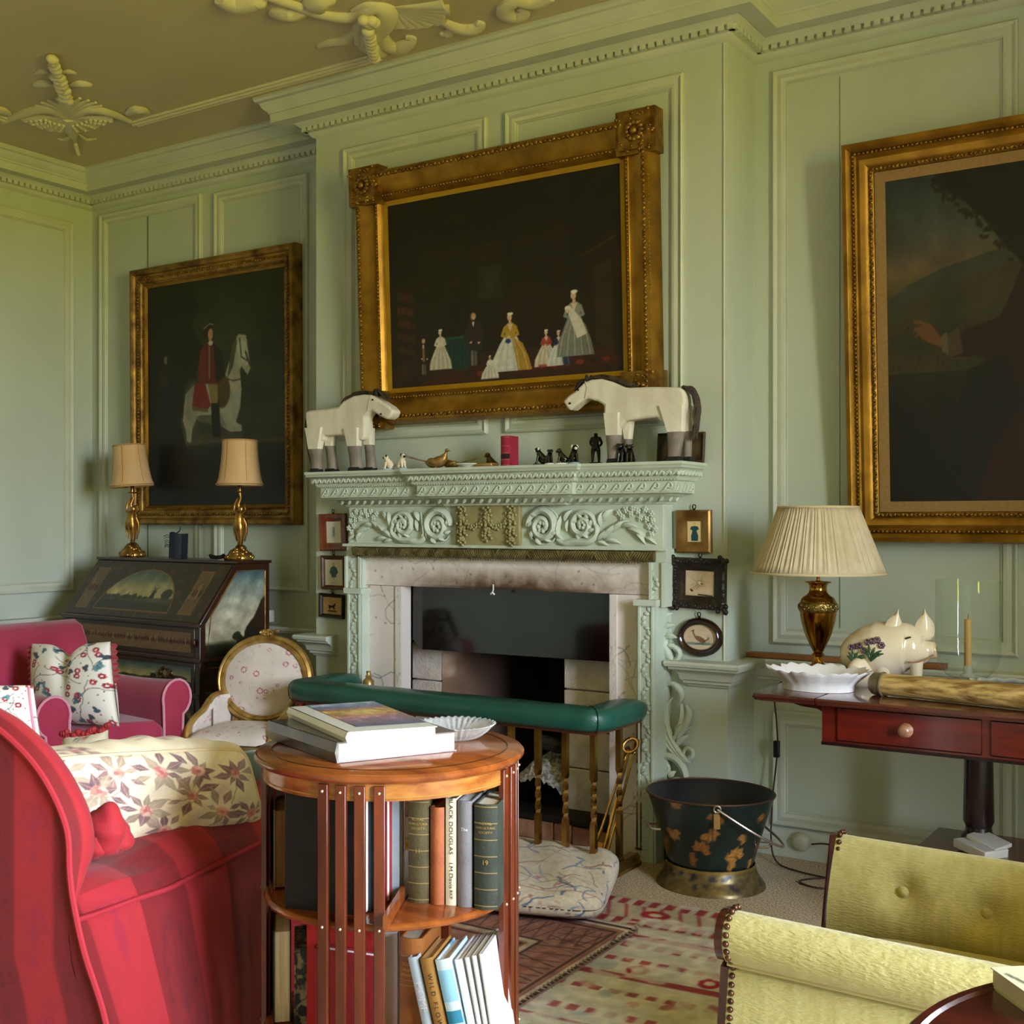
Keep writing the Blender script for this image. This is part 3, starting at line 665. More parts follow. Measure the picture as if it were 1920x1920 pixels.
# ================================================================ THINGS ON THE MANTELSHELF
MZT = 1.4455
def horse(name, label, px, org, scl, y, flip, neck_band):
    """px: dict of outlines in crop pixels"""
    def q(p): w_ = at(org[0]+p[0]/scl, org[1]+p[1]/scl, y=y); return (w_.x, w_.z)
    body = [q(p) for p in px['body']]; zs = []
    legs = px['legs']; zmin = min(q((0, l[3]))[1] for l in legs)
    dz = MZT-zmin
    cxm = sum(p[0] for p in body)/len(body)
    t = thing(name, label, 'toy horse', (cxm, y, MZT))
    whitem = mat('chalk_painted_wood', 'cfc6b6', .75, col2='e2dbcd', vscale=14, stretch=(1,1,.4), bump=.25, bscale=40)
    greym = mat('grey_painted_leg', '7a7069', .8, col2='8d837b', vscale=20, bump=.2)
    hoofm = mat('black_hoof', '1b1a1b', .6); hairm = mat('horse_hair', '2b211b', .75, col2='4c3e33', vscale=40, stretch=(1,1,.2), bump=.6, bscale=120)
    Z = lambda b: b+dz
    g = G(); T = .03
    def rounded(poly, T):
        c_ = Vector((sum(p[0] for p in poly)/len(poly), sum(p[1] for p in poly)/len(poly)))
        g.prism(poly, 2*T, lambda a, b, h: (a, y-T+h, Z(b)))
    rounded(body, T)
    g.build('body', whitem, t, 'world', bevel=.009, smooth=50)
    for i, (u0, u1, v0, v1, near, w0) in enumerate(legs):
        yy = y-.02 if near else y+.02
        (xa, za), (xb, zb) = q((u0, v0)), q((u1, v1)); (x0t, _), (x1t, _) = q((w0[0], v0)), q((w0[1], v0))
        g = G(); zt, zb2 = Z(za), MZT+.012
        rings = []
        for tt in np.linspace(0, 1, 6):
            x0 = x0t+(xa-x0t)*tt; x1 = x1t+(xb-x1t)*tt; z = zt+(zb2-zt)*tt; d_ = .017-.003*math.sin(pi*tt)
            rings.append([(x0, yy-d_*.6, z), (x0+.004, yy-d_, z), (x1-.004, yy-d_, z), (x1, yy-d_*.6, z), (x1, yy+d_*.6, z), (x1-.004, yy+d_, z), (x0+.004, yy+d_, z), (x0, yy+d_*.6, z)])
        g.loft(rings); l = g.build('leg', greym, t, 'world', smooth=60)
        g = G(); g.box(((xa+xb)/2+(.004 if flip else -.004), yy, MZT+.008), (abs(xb-xa)+.012, .04, .016), taper=.86); g.build('hoof', hoofm, l, 'world', bevel=.002)
        # upper, white part of the leg runs into the body
        (ut0, _), (ut1, _) = q((px['thigh'][i][0], px['thigh'][i][2])), q((px['thigh'][i][1], px['thigh'][i][2])); zt2 = Z(q((0, px['thigh'][i][2]))[1])
        g = G(); rings = []
        for tt in np.linspace(0, 1, 5):
            x0 = ut0+(x0t-ut0)*tt; x1 = ut1+(x1t-ut1)*tt; z = zt2+(zt-zt2)*tt; d_ = .02-.003*tt
            rings.append([(x0, yy-d_*.6, z), (x0+.004, yy-d_, z), (x1-.004, yy-d_, z), (x1, yy-d_*.6, z), (x1, yy+d_*.6, z), (x1-.004, yy+d_, z), (x0+.004, yy+d_, z), (x0, yy+d_*.6, z)])
        g.loft(rings); g.build('upper_leg', whitem, t, 'world', smooth=60)
    for nm in ('mane', 'tail', 'forelock'):
        if nm not in px: continue
        g = G(); r = random.Random(len(nm))
        P = [Vector((*q(p), 0)) for p in px[nm]]
        for k in range(26 if nm != 'forelock' else 12):
            oy = r.uniform(-.016, .016); j = .006
            pts = smooth_path([(p.x+r.uniform(-j, j), y+oy+r.uniform(-.004, .004), Z(p.y)+r.uniform(-j, j)*.7) for p in P], 4)
            g.tube(pts, list(np.interp(np.linspace(0, 1, len(pts)), [0, .3, 1], [.004, .0055, .0015])), 4)
        g.build('mane' if nm == 'forelock' else nm, hairm, t, 'world')
    g = G()
    for p in px['eyes']: a, b = q(p); g.ell((a, y-T-.001, Z(b)), (.0045, .004, .0045), None, 8, 6)
    g.build('eye', hoofm, t, 'world')
    g = G()
    for p in px['ears']: a, b = q(p); g.lathe([(.008, 0), (.01, .006), (.006, .018), (.001, .026)], (a, y-.012, Z(b)), 8, rotm(rx=.2)); g.lathe([(.008, 0), (.01, .006), (.006, .018), (.001, .026)], (a, y+.012, Z(b)), 8, rotm(rx=-.2))
    g.build('ear', hoofm, t, 'world')
    g = G(); P = [q(p) for p in neck_band]
    for s in (-1, 1): g.tube([(a, y+s*(T+.0005), Z(b)) for a, b in P], .0022, 5)
    g.build('halter', mat('old_cord', 'b9ad97', .8), t, 'world')
    return t
horse('toy_horse', 'white wooden toy horse with head lowered, at left end of mantelshelf', dict(
    body=[(88, 470), (110, 450), (230, 440), (360, 420), (400, 370), (480, 330), (560, 318), (625, 322), (690, 360), (770, 410), (808, 450), (790, 495), (757, 522), (700, 497), (640, 455), (612, 458), (575, 505), (580, 640), (560, 690), (440, 690), (400, 650), (240, 652), (225, 700), (118, 700), (95, 560)],
    legs=[(462, 540, 740, 940, 1, (438, 525)), (540, 598, 725, 930, 0, (525, 582)), (148, 205, 765, 958, 1, (120, 206)), (222, 285, 735, 950, 0, (205, 262))],
    thigh=[(410, 530, 620), (500, 580, 620), (95, 235, 600), (190, 290, 620)],
    mane=[(370, 410), (400, 360), (480, 312), (560, 296), (620, 310)], forelock=[(615, 312), (650, 285), (690, 310), (735, 350)],
    tail=[(92, 480), (82, 600), (100, 760), (128, 880), (138, 945)], eyes=[(645, 362), (712, 478)], ears=[(650, 322)]), (560, 660), 4.364, 3.80, False, [(625, 325), (612, 380), (600, 455)])
horse('toy_horse', 'larger white wooden toy horse facing left at right end of mantelshelf', dict(
    body=[(437, 432), (480, 385), (560, 328), (650, 240), (720, 214), (820, 205), (940, 240), (1050, 288), (1100, 294), (1300, 285), (1500, 285), (1605, 287), (1645, 330), (1662, 420), (1650, 520), (1615, 600), (1610, 680), (1480, 680), (1440, 640), (1370, 588), (1240, 600), (1060, 622), (1010, 700), (862, 700), (845, 560), (848, 470), (790, 435), (680, 400), (600, 450), (510, 527), (470, 490)],
    legs=[(888, 985, 770, 1075, 1, (870, 1005)), (1010, 1050, 800, 1075, 0, (1000, 1062)), (1490, 1590, 735, 1075, 1, (1480, 1640)), (1600, 1655, 720, 1050, 0, (1590, 1665))],
    thigh=[(850, 1010, 600), (960, 1090, 600), (1400, 1650, 560), (1560, 1660, 560)],
    mane=[(1120, 280), (1050, 250), (930, 205), (820, 180), (720, 185), (640, 225)], forelock=[(650, 225), (600, 235), (555, 275), (540, 320)],
    tail=[(1625, 285), (1680, 300), (1730, 400), (1745, 540), (1735, 680), (1720, 800)], eyes=[(595, 318), (515, 452)], ears=[(660, 225)]), (980, 660), 5.333, 3.80, True, [(665, 232), (685, 300), (665, 400)])
# --- small china
def dog(name, label, cat, loc, h, body, dark, basem, rz=0, group=None, prof='pug'):
    t = thing(name, label, cat, loc, rz, group); k = h/.07; S = lambda *a: tuple(i*k for i in a)
    g = G(); b0 = .008 if basem is not None else 0
    g.ell(S(.012, 0, b0+.016), S(.02, .014, .017), None, 12, 8); g.tube([S(.014, 0, b0+.018), S(.0, 0, b0+.034), S(-.008, 0, b0+.046)], [.0155*k, .0135*k, .011*k], 10)
    for s in (-1, 1):
        g.tube([S(-.008, s*.007, b0+.032), S(-.012, s*.0075, b0+.014), S(-.014, s*.0075, b0+.001)], [.006*k, .005*k, .005*k], 7); g.ell(S(-.017, s*.0075, b0+.003), S(.006, .005, .003), None, 7, 5)
        g.ell(S(.012, s*.012, b0+.008), S(.013, .007, .009), None, 8, 6)
    g.ell(S(-.011, 0, b0+.054), S(.0125, .0115, .0105), None, 10, 8)
    g.tube([S(.028, 0, b0+.008), S(.036, 0, b0+.016), S(.03, 0, b0+.024)], [.004*k, .003*k, .0015*k], 6)
    g.build('body', body, t, smooth=70)
    g = G(); g.ell(S(-.021, 0, b0+.051), S(.006, .007, .006), None, 8, 6)
    for s in (-1, 1): g.ell(S(-.008, s*.011, b0+.059), S(.005, .004, .007), rotm(rx=s*.5), 7, 5)
    g.build('face', dark, t, smooth=70)
    if basem is not None:
        g = G(); g.lathe([(.0, 0), (.026*k, 0), (.028*k, .003*k), (.026*k, .008*k), (.0, .009*k)], n=20, sx=1.1, sy=.75); g.build('base', basem, t)
    return t
glz = lambda n, c: mat(n, c, .12, coat=.5)
puw, blk, blw, whw = glz('pug_glaze', 'e6d6bd'), glz('black_glaze', '0d0c0d'), glz('blue_base', 'a9c6d6'), glz('white_base', 'e9e6e0')
def mp(u, y): return (at(u, 870, y=y).x, y, MZT)
dog('pug_figurine', 'cream china pug on pale blue base, nearest the left toy horse', 'figurine', mp(728, 3.81), .062, puw, blk, blw, .5, 'china pugs')
dog('pug_figurine', 'cream china pug on pale blue base, second from the left toy horse', 'figurine', mp(754, 3.80), .064, puw, blk, blw, pi-.4, 'china pugs')
dog('dog_figurine', 'black china dog on dark green base, leftmost of the four black dogs', 'figurine', mp(1013, 3.80), .066, blk, glz('white_muzzle', 'd8d2c8'), glz('green_base', '39463a'), .6, 'black china dogs')
dog('dog_figurine', 'small black china dog on white base, second of the four black dogs', 'figurine', mp(1030, 3.775), .056, blk, blk, whw, pi-.6, 'black china dogs')
dog('dog_figurine', 'small black china dog on white base, third of the four black dogs', 'figurine', mp(1053, 3.79), .058, blk, blk, whw, .5, 'black china dogs')
dog('dog_figurine', 'black china dog on blue base, rightmost and tallest of the four black dogs', 'figurine', mp(1076, 3.80), .07, blk, glz('white_muzzle', 'd8d2c8'), glz('blue_white_base', '8fa6c8'), pi-.7, 'black china dogs')
bronze = mat('black_bronze', '14110f', .35, metal=.5, col2='231d18', vscale=20)
def figure(label, loc, h, rz):
    o = thing('statuette', label, 'statuette', loc, rz); k = h/.145; S = lambda *a: Vector(a)*k
    me = bpy.data.meshes.new('body'); V = [S(0,0,.07), S(0,0,.088), S(0,0,.108), S(0,.001,.119), S(0,-.001,.127), S(0,-.002,.137),
        S(-.012,0,.066), S(-.014,.002,.04), S(-.015,.004,.012), S(-.015,-.006,.01), S(.012,0,.066), S(.014,-.002,.04), S(.015,0,.012), S(.015,-.01,.01),
        S(-.018,0,.112), S(-.026,.006,.092), S(-.014,.012,.076), S(.018,0,.112), S(.027,.006,.092), S(.014,.013,.078)]
    Eg = [(0,1),(1,2),(2,3),(3,4),(4,5),(0,6),(6,7),(7,8),(8,9),(0,10),(10,11),(11,12),(12,13),(2,14),(14,15),(15,16),(2,17),(17,18),(18,19)]
    rad = [.014,.013,.015,.006,.0085,.0085,.011,.008,.006,.005,.011,.008,.006,.005,.008,.006,.005,.008,.006,.005]
    me.from_pydata([tuple(v) for v in V], Eg, []); b = bpy.data.objects.new('body', me); C.objects.link(b); b.parent = o; me.materials.append(bronze)
    sk_ = b.modifiers.new('skin', 'SKIN'); sk_.use_smooth_shade = True
    for i, sv in enumerate(me.skin_vertices[0].data): sv.radius = (rad[i]*k, rad[i]*k); sv.use_root = (i == 0)
    ss = b.modifiers.new('sub', 'SUBSURF'); ss.levels = 2; ss.render_levels = 2
    g = G(); g.lathe([(0, 0), (.03*k, 0), (.032*k, .003*k), (.026*k, .008*k), (0, .009*k)], n=16); g.build('plinth', bronze, o)
    return o
figure('tall black bronze standing boy with hands behind back, beside the larger toy horse', mp(1117, 3.82), .122, .3)
for k, (u, y, h, lb) in enumerate(((1166, 3.772, .075, 'tiny black seated dog under the larger toy horse, against its front leg'), (1181, 3.772, .07, 'tiny black upright dog under the larger toy horse, second from its front leg'))):
    dog('dog_figurine', lb, 'figurine', mp(u, y), h, blk, blk, None, pi/2+.3*k)
gilt = mat('bright_brass', 'b08a45', .3, metal=.9, col2='8a6326', vscale=12)
gold = mat('old_gold', '8d6a35', .38, metal=.6, col2='b8925a', vscale=25)
def pheasant(label, loc, rz, m, L_):
    t = thing('pheasant_figurine', label, 'figurine', loc, rz, 'pheasants'); g = G(); k = L_/.2
    S = lambda a, b, c: Vector((a*k, b*k, c*k))
    pts = smooth_path([S(-.055, 0, .03), S(-.03, 0, .024), S(0, 0, .026), S(.028, 0, .036), S(.042, 0, .056), S(.047, 0, .068)], 4)
    g.tube(pts, list(np.interp(np.linspace(0, 1, len(pts)), [0, .25, .5, .7, .85, 1], [.006*k, .02*k, .024*k, .016*k, .007*k, .006*k])), 10)
    g.ell(S(.05, 0, .074), (.009*k, .007*k, .007*k), None, 9, 7); g.lathe([(.003*k, 0), (.0005, .011*k)], S(.057, 0, .072), 6, rotm(ry=R(100)))
    for s in (-1, 1): g.tube([S(.0, s*.008, .014), S(.002, s*.01, 0)], .0025*k, 6); g.ell(S(-.005, s*.019, .03), (.03*k, .006*k, .014*k), rotm(ry=.2), 8, 6)
    g.ell(S(0, 0, .002), (.03*k, .02*k, .002), None, 12, 5)
    g.build('body', m, t, smooth=70); g = G()
    for j in (-1, 0, 1): g.tube([S(-.05, j*.004, .031), S(-.1, j*.006, .042), S(-.165, j*.004, .058+.004*j)], [.006*k, .004*k, .0012*k], 6, flat=.5)
    g.build('tail', mat('feather_brown', '6d5138', .6, col2='9a7c5c', vscale=60, stretch=(1,1,1)), t); return t
pheasant('dull gold pheasant with neck raised and tail to the left', mp(819, 3.82), 0, gold, .2)
pheasant('bright brass pheasant with head lowered and tail to the right', mp(845, 3.86), pi+.25, gilt, .15)
g = G(); g.lathe([(0, .002), (.022, 0), (.026, .003), (.052, .012), (.054, .015), (.05, .0145), (.028, .006), (0, .005)], n=28); o = g.build('dish', whw); o.location = mp(877, 3.775); tag(o, 'small shallow white china dish on the mantelshelf', 'dish')
def book(name, label, th, H, D, cov, pages, loc, rz=0, group=None, rx=0, ry=0, rib=0, ribm=None, text=None, cat='book', pmat=None, curve=.006, lab2=None):
    """spine faces -y, thickness along x, stands on z=0"""
    t = thing(name, label, cat, loc, rz, group); t.rotation_euler = (rx, ry, rz)
    g = G(); b = .003
    n = 9; outer = [(-th/2+th*i/(n-1), -curve*math.sin(pi*i/(n-1))) for i in range(n)]
    inner = [(x*(1-2*b/th), y+b) for x, y in outer]
    poly = [(-th/2, D)]+outer+[(th/2, D), (th/2-b, D)]+inner[::-1]+[(-th/2+b, D)]
    g.prism(poly, H, lambda a, c_, h: (a, c_, h))
    for q in range(rib): z = H*(.14+.72*q/max(1, rib-1)); g.tube([(x*1.0, y-.0006, z) for x, y in outer], .0014, 6)
    g.build('cover', cov, t, smooth=30)
    g = G(); g.bx(-th/2+b, th/2-b, .003, D-.004, .003, H-.004); g.build('pages', pages, t, smooth=0)
    if text:
        for (txt, z, sz, vert, tm, sxx) in text:
            g = G()
            yv = lambda x: -curve*math.sin(pi*min(1, max(0, (x+th/2)/th)))-.0008
            if vert: put_text(g, txt, sz, lambda a, c_: (c_, yv(c_), z-a), sxx)
            else: put_text(g, txt, sz, lambda a, c_: (a, yv(a), z+c_), sxx)
            g.build('lettering', tm, t, smooth=0)
    if ribm is not None:
        for m_, zs in ribm:
            for z, hh in zs:
                g = G(); g.prism([(x, y-.0005) for x, y in outer]+[(x, y+.001) for x, y in outer[::-1]], hh, lambda a, c_, h: (a, c_, z+h)); g.build('spine_band', m_, t, smooth=0)
    return t
cloth = lambda n, c, c2: mat(n, c, .65, col2=c2, vscale=18, bump=.15, bscale=150)
pagem = mat('page_block', 'e6d9bf', .85, col2='cdb998', vscale=120, stretch=(1,.05,.05), detail=2)
pagew = mat('white_pages', 'f4f1ea', .8, col2='e2ddd2', vscale=140, stretch=(1,.05,.05), detail=2)
goldt = mat('gilt_lettering', 'c9a557', .35, metal=.6); blackt = mat('black_lettering', '16130f', .7)
rl = cloth('crimson_leather', '8c1830', 'a3263f'); rd = cloth('dark_red_cloth', '7d1528', '8c1c30'); bl2 = mat('black_label', '171013', .5)
x0 = at(949, 815, y=3.80).x; x1 = at(966, 815, y=3.80).x
book('book', 'crimson leather book with black spine label standing upright at middle of mantelshelf', .041, .118, .062, rl, pagem, (at(950, 815, y=3.80).x, 3.79, MZT), 0, rib=0, ribm=[(bl2, [(.030, .018)]), (mat('pale_red_rule', 'b8606c', .6), [(.005, .0015), (.026, .0015), (.052, .0015), (.078, .0015), (.112, .0015)])])
g = G(); g.box((0, 0, .008), (.086, .05, .014)); o = g.build('gilt_box', gold, bevel=.004); o.location = mp(911, 3.785); tag(o, 'low flat gilt box lying left of the red books', 'box')
t = dog('monkey_figurine', 'dark brass monkey crouching behind the flat gilt box', 'figurine', mp(919, 3.87), .066, mat('dark_brass', '5e4a2a', .35, metal=.8), gold, None, .3)
frm_d = mat('ebonised', '1d1512', .4, col2='2c201a')
for k, (u0, u1, v0, v1, yy, lb) in enumerate(((1233, 1262, 812, 862, 3.935, 'small dark framed picture leaning behind the larger toy horse, left one'), (1284, 1321, 811, 861, 3.945, 'small brown framed picture leaning at the right end of the mantelshelf'))):
    a = at(u0, v1, y=yy); b = at(u1, v0, y=yy); t = thing('small_picture', lb, 'picture', ((a.x+b.x)/2, yy, MZT), 0); w_ = b.x-a.x; h_ = .112
    t.rotation_euler = (R(-6), 0, 0)
    g = G(); g.sweep([(-w_/2, 0), (-w_/2, h_), (w_/2, h_), (w_/2, 0)], [(0, 0), (0, .01), (.004, .012), (.01, .006), (.01, 0)], closed=True, fn=lambda x, z, h: (x, -h, z)); g.build('frame', frm_d if k == 0 else mat('brown_frame', '4a3522', .5), t)
    c = Cv(40, 60, '2b2018' if k == 0 else '40301f'); c.noise(4, .4, k); c.ell(.5, .55, .25, .3, '6d5738', .5, .5, .8)
    g = G(); g.grid(lambda u, v: (-w_/2+w_*u, -.003, h_*v), 20, 28, c); g.build('panel', mat('painted_canvas', None, .45, vcol=True, spec=.3), t)
# ================================================================ PICTURES
canv = mat('oil_canvas', None, .5, vcol=True, spec=.45, coat=.12)
paperm = mat('aged_paper', None, .8, vcol=True)
giltf = mat('gilt_frame', '7d5716', .42, metal=.7, col2='a87a28', vscale=9, bump=.12, bscale=60)
giltd = mat('gilt_ornament', '6d4a1c', .42, metal=.7, col2='9a7430', vscale=30, bump=.15, bscale=90)
giltr = mat('rubbed_gilt', '5a3a16', .42, metal=.55, col2='a27a34', vscale=14, bump=.2, bscale=70)
slipm = mat('gold_slip', 'b88c18', .45, metal=.5, col2='a87a10', vscale=6)
def rect_path(w, h, i=0): return [(-w/2+i, i), (-w/2+i, h-i), (w/2-i, h-i), (w/2-i, i)]
def frame(name, label, cat, w, h, loc, tilt, prof, mats, beads=(), cv=None, cres=(240, 190), pic_off=.02, inner=.1, slip=None, rz=0, group=None, extra=None, pm_=None, sm=40):
    t = thing(name, label, cat, loc, rz, group, rx=tilt)
    F = lambda x, z, d: (x, -d, z)
    g = G(); g.sweep(rect_path(w, h), prof, closed=True, fn=F); fo = g.build('frame', mats[0], t, smooth=sm)
    for (off, dep, rr, step, mt, nm, ang) in beads:
        g = G(); P = rect_path(w, h, off)
        for i in range(4):
            a = Vector(P[i]); b = Vector(P[(i+1) % 4]); d = b-a; n = max(1, int(d.length/step)); an = math.atan2(d.y, d.x)
            for q in range(n):
                p = a+d*((q+.5)/n); g.ell((p.x, -dep, p.y), rr, rotm(ry=-an) @ rotm(ry=ang if q % 2 else -ang), 6, 4)
        g.build(nm, mt, fo, smooth=60)
    if slip:
        g = G(); g.sweep(rect_path(w, h, inner-slip[0]), [(0, pic_off), (0, slip[1]), (slip[0], pic_off+.002), (slip[0], pic_off)], closed=True, fn=F); g.build('slip', slip[2], fo, smooth=0)
    if cv is not None:
        g = G(); x0, x1, z0, z1 = -w/2+inner-.002, w/2-inner+.002, inner-.002, h-inner+.002
        g.grid(lambda u, v: (x0+(x1-x0)*u, -pic_off, z0+(z1-z0)*v), cres[0], cres[1], cv); g.build('canvas', pm_ or canv, t, smooth=0)
    if extra: extra(t, fo, F)
    return t
# --- painter's helpers
def lady(c, x, y, h, dress, bodice, skirtw=.32, cap='ddd6c6', side=None, lean=0, k=1.0, hair='4a3a2c'):
    """standing or seated lady, feet at (x,y), height h (fractions of canvas height)"""
    A = 1/c.asp; P = lambda a, b: (x+a*h*A, y-b*h)
    w = skirtw
    c.poly([P(-w, 0), P(-w*.92, .2), P(-w*.55, .45), P(-.09, .6), P(.09, .6), P(w*.5, .45), P(w*.86, .2), P(w*.95, 0)], dress)
    if side: c.poly([P(.02, .58), P(w*.6, .45), P(w*.9, .2), P(w*1.05, 0), P(.12, 0)], side)
    for q in range(9):
        a = -w*.85+q*w*.21; c.line([P(a*.3, .55), P(a*.8, .28), P(a, .02)], .0045, '8b867c' if q % 2 else 'f4f0e6', .35)
    c.poly([P(-.085, .58), P(-.1, .74), P(-.05, .79), P(.05, .79), P(.1, .74), P(.085, .58)], bodice)
    c.poly([P(-.05, .78), P(0, .66), P(.05, .78)], 'd9b99b'); c.poly([P(-.025, .77), P(-.02, .84), P(.02, .84), P(.025, .77)], 'cfa98a')
    c.line([P(-.09, .73), P(-.14, .6), P(-.04, .56)], .028*h*1.6, bodice); c.line([P(.09, .73), P(.13, .6), P(.02, .56)], .028*h*1.6, bodice)
    c.ell(*P(-.03, .56), .03*h*A, .022*h, 'd9b99b')
    c.ell(*P(0, .9), .05*h*A, .062*h, hair); c.ell(*P(-.008, .885), .038*h*A, .05*h, 'd8b394'); c.ell(*P(.005, .945), .05*h*A, .026*h, cap)
    c.ell(*P(-.022, .89), .006*h*A, .005*h, '3a2a20'); c.ell(*P(.006, .89), .006*h*A, .005*h, '3a2a20'); c.line([P(-.018, .862), P(0, .862)], .006*h, '9a4a3c', .8)
def man(c, x, y, h, coat, waist, seated=False):
    A = 1/c.asp; P = lambda a, b: (x+a*h*A, y-b*h)
    c.poly([P(-.05, .02), P(-.06, .4), P(.06, .4), P(.05, .02)], '221a16'); c.line([P(-.03, .3), P(-.03, .02)], .05*h, '6d6a66'); c.line([P(.035, .3), P(.035, .02)], .05*h, '5d5a56')
    c.poly([P(-.12, .3), P(-.13, .62), P(-.09, .8), P(.09, .8), P(.14, .62), P(.16, .28), P(.05, .26)], coat)
    c.poly([P(-.03, .34), P(-.035, .78), P(.03, .78), P(.035, .34)], waist); c.poly([P(-.025, .8), P(0, .7), P(.025, .8)], 'ddd5c5')
    c.line([P(-.11, .74), P(-.16, .5), P(-.06, .44)], .07*h, coat); c.line([P(.11, .74), P(.17, .52), P(.1, .42)], .07*h, coat)
    c.ell(*P(-.05, .43), .025*h*A, .02*h, 'cfa58a'); c.ell(*P(.1, .41), .025*h*A, .02*h, 'cfa58a')
    c.ell(*P(0, .9), .06*h*A, .075*h, '6d5640'); c.ell(*P(.01, .9), .038*h*A, .055*h, 'cf9f80'); c.ell(*P(0, .91), .006*h*A, .005*h, '3a2a20'); c.ell(*P(.024, .91), .006*h*A, .005*h, '3a2a20')
# --- family group over the mantel (a plain conversation piece in a dark panelled room)
c = Cv(520, 420, '140d05')
c.grad([(0, '0d0905'), (.3, '150e06'), (.6, '1b1107'), (1, '1d1008')]); c.noise(3, .25, 1)
c.poly([(0, 0), (1, 0), (.86, .2), (.14, .22)], '17110a', .7)
for x0, x1 in ((.15, .24), (.26, .36), (.38, .54), (.56, .66), (.68, .78)):
    c.poly([(x0, .3), (x1, .29), (x1, .72), (x0, .73)], '20150a', .6); c.line([(x0, .3), (x0, .73)], .004, '33240f', .7); c.line([(x0, .3), (x1, .29)], .005, '3a2912', .8)
c.poly([(.41, .4), (.52, .4), (.52, .58), (.41, .58)], '232012'); c.ell(.465, .48, .03, .05, '34321c', 0, .7, .6)
for y in (.24, .26, .285): c.line([(.14, y), (.86, y-.02)], .004, '2c1d0d', .8)
c.poly([(.86, .38), (1, .3), (1, .96), (.86, .85)], '1d1208'); c.poly([(.89, .48), (.96, .45), (.96, .9), (.89, .84)], '2b1c0b'); c.line([(.84, .42), (1, .33)], .012, '36250f')
c.poly([(.03, .42), (.12, .46), (.12, .84), (.03, .9)], '1e1206')
r = random.Random(5)
for k in range(5):
    for q in range(9): c.poly([(.037+q*.009, .47+k*.075+q*.004), (.044+q*.009, .472+k*.075+q*.004), (.044+q*.009, .525+k*.07+q*.003), (.037+q*.009, .523+k*.07+q*.003)], r.choice(('4a1c0c', '3a1d10', '2a2a18', '552310')))
c.poly([(0, .9), (.12, .84), (.86, .84), (1, .93), (1, 1), (0, 1)], '2b150b'); c.noise(14, .25, 8)
c.poly([(.3, .92), (.95, .88), (1, .96), (.1, 1)], '401509', .7)
for k in range(12): c.ell(.36+k*.052, .955-.002*k, .016, .012, r.choice(('6d2410', '1c120a', '7d3015')), 0, .9)
c.poly([(.245, .91), (.255, .765), (.36, .755), (.365, .91), (.33, .93)], '14332b'); c.poly([(.245, .765), (.26, .752), (.35, .745), (.365, .757)], '1d463a')
for k in range(6): c.line([(.26+k*.018, .77), (.257+k*.019, .92)], .006, '0d241e', .7)
man(c, .155, .935, .2, '1d1610', '7a6420'); man(c, .385, .91, .285, '2b1f1f', '2a1c1c'); lady(c, .235, .915, .22, 'b9b09a', 'cfc8b6', .3)
lady(c, .545, .955, .31, 'cdcac0', 'b08a2a', .34, side='a9812a'); c.ell(.535, .8, .012, .012, '1d3a6b', soft=.3)
lady(c, .455, .985, .125, 'c9c2b4', 'd8d2c6', .4); lady(c, .695, .945, .19, 'c2b49c', 'a33a34', .34); c.line([(.665, .94), (.725, .945)], .012, '9a2d28', .8)
lady(c, .745, .945, .18, 'c9c9c2', '1d2d4d', .34, side='172440'); lady(c, .81, .905, .335, '77776c', '85857a', .27, side='6a6a60')
c.poly([(.782, .68), (.80, .665), (.84, .73), (.86, .8), (.82, .82)], 'cdc6b8'); c.ell(.785, .675, .012, .016, 'd8b394'); c.ell(.785, .665, .013, .01, 'ddd6c8')
c.noise(60, .10, 9); c.a = c.a*.92
profA = [(0, 0), (0, .05), (.012, .075), (.03, .082), (.045, .074), (.06, .06), (.085, .05), (.098, .052), (.104, .058), (.115, .058), (.122, .05), (.132, .034), (.132, 0)]
W1, H1 = 1.40, 1.065
def corners(t, fo, F):
    for sx_ in (-1, 1):
        for zz in (0, 1):
            g = G(); cx_, cz = sx_*(W1/2-.06), (.06 if not zz else H1-.06)
            g.box((cx_-sx_*0, -.045, cz), (.16, .066, .16)); g.box((sx_*(W1/2-.06), -.05, cz), (.13, .075, .13))
            for q in range(12):
                a = q*pi/6; g.ell((cx_+.03*math.cos(a), -.092, cz+.03*math.sin(a)), (.011, .008, .011), None, 6, 4)
            g.ell((cx_, -.096, cz), (.014, .01, .014), None, 8, 5)
            r = random.Random(3)
            for q in range(40):
                ax, az = r.uniform(-.075, .075), r.uniform(-.075, .075)
                if abs(ax) > .045 or abs(az) > .045: g.ell((cx_+ax, -.084, cz+az), (.008, .008, .006), None, 5, 4)
            g.build('corner_ear', giltd, fo, smooth=50)
frame('framed_painting', 'gilt framed dark painting of a family group, hanging above the mantelshelf', 'painting', W1, H1, (-2.598, YB-.012, 1.648), R(2.4), profA, [giltf],
      [(.03, .083, (.011, .008, .007), .02, giltd, 'leaf_band', R(40)), (.11, .06, (.007, .006, .005), .015, giltd, 'bead_band', R(30)), (.016, .072, (.006, .006, .006), .014, giltd, 'bead_band', 0)],
      c, (330, 250), .03, .15, (.02, .036, slipm), extra=corners)
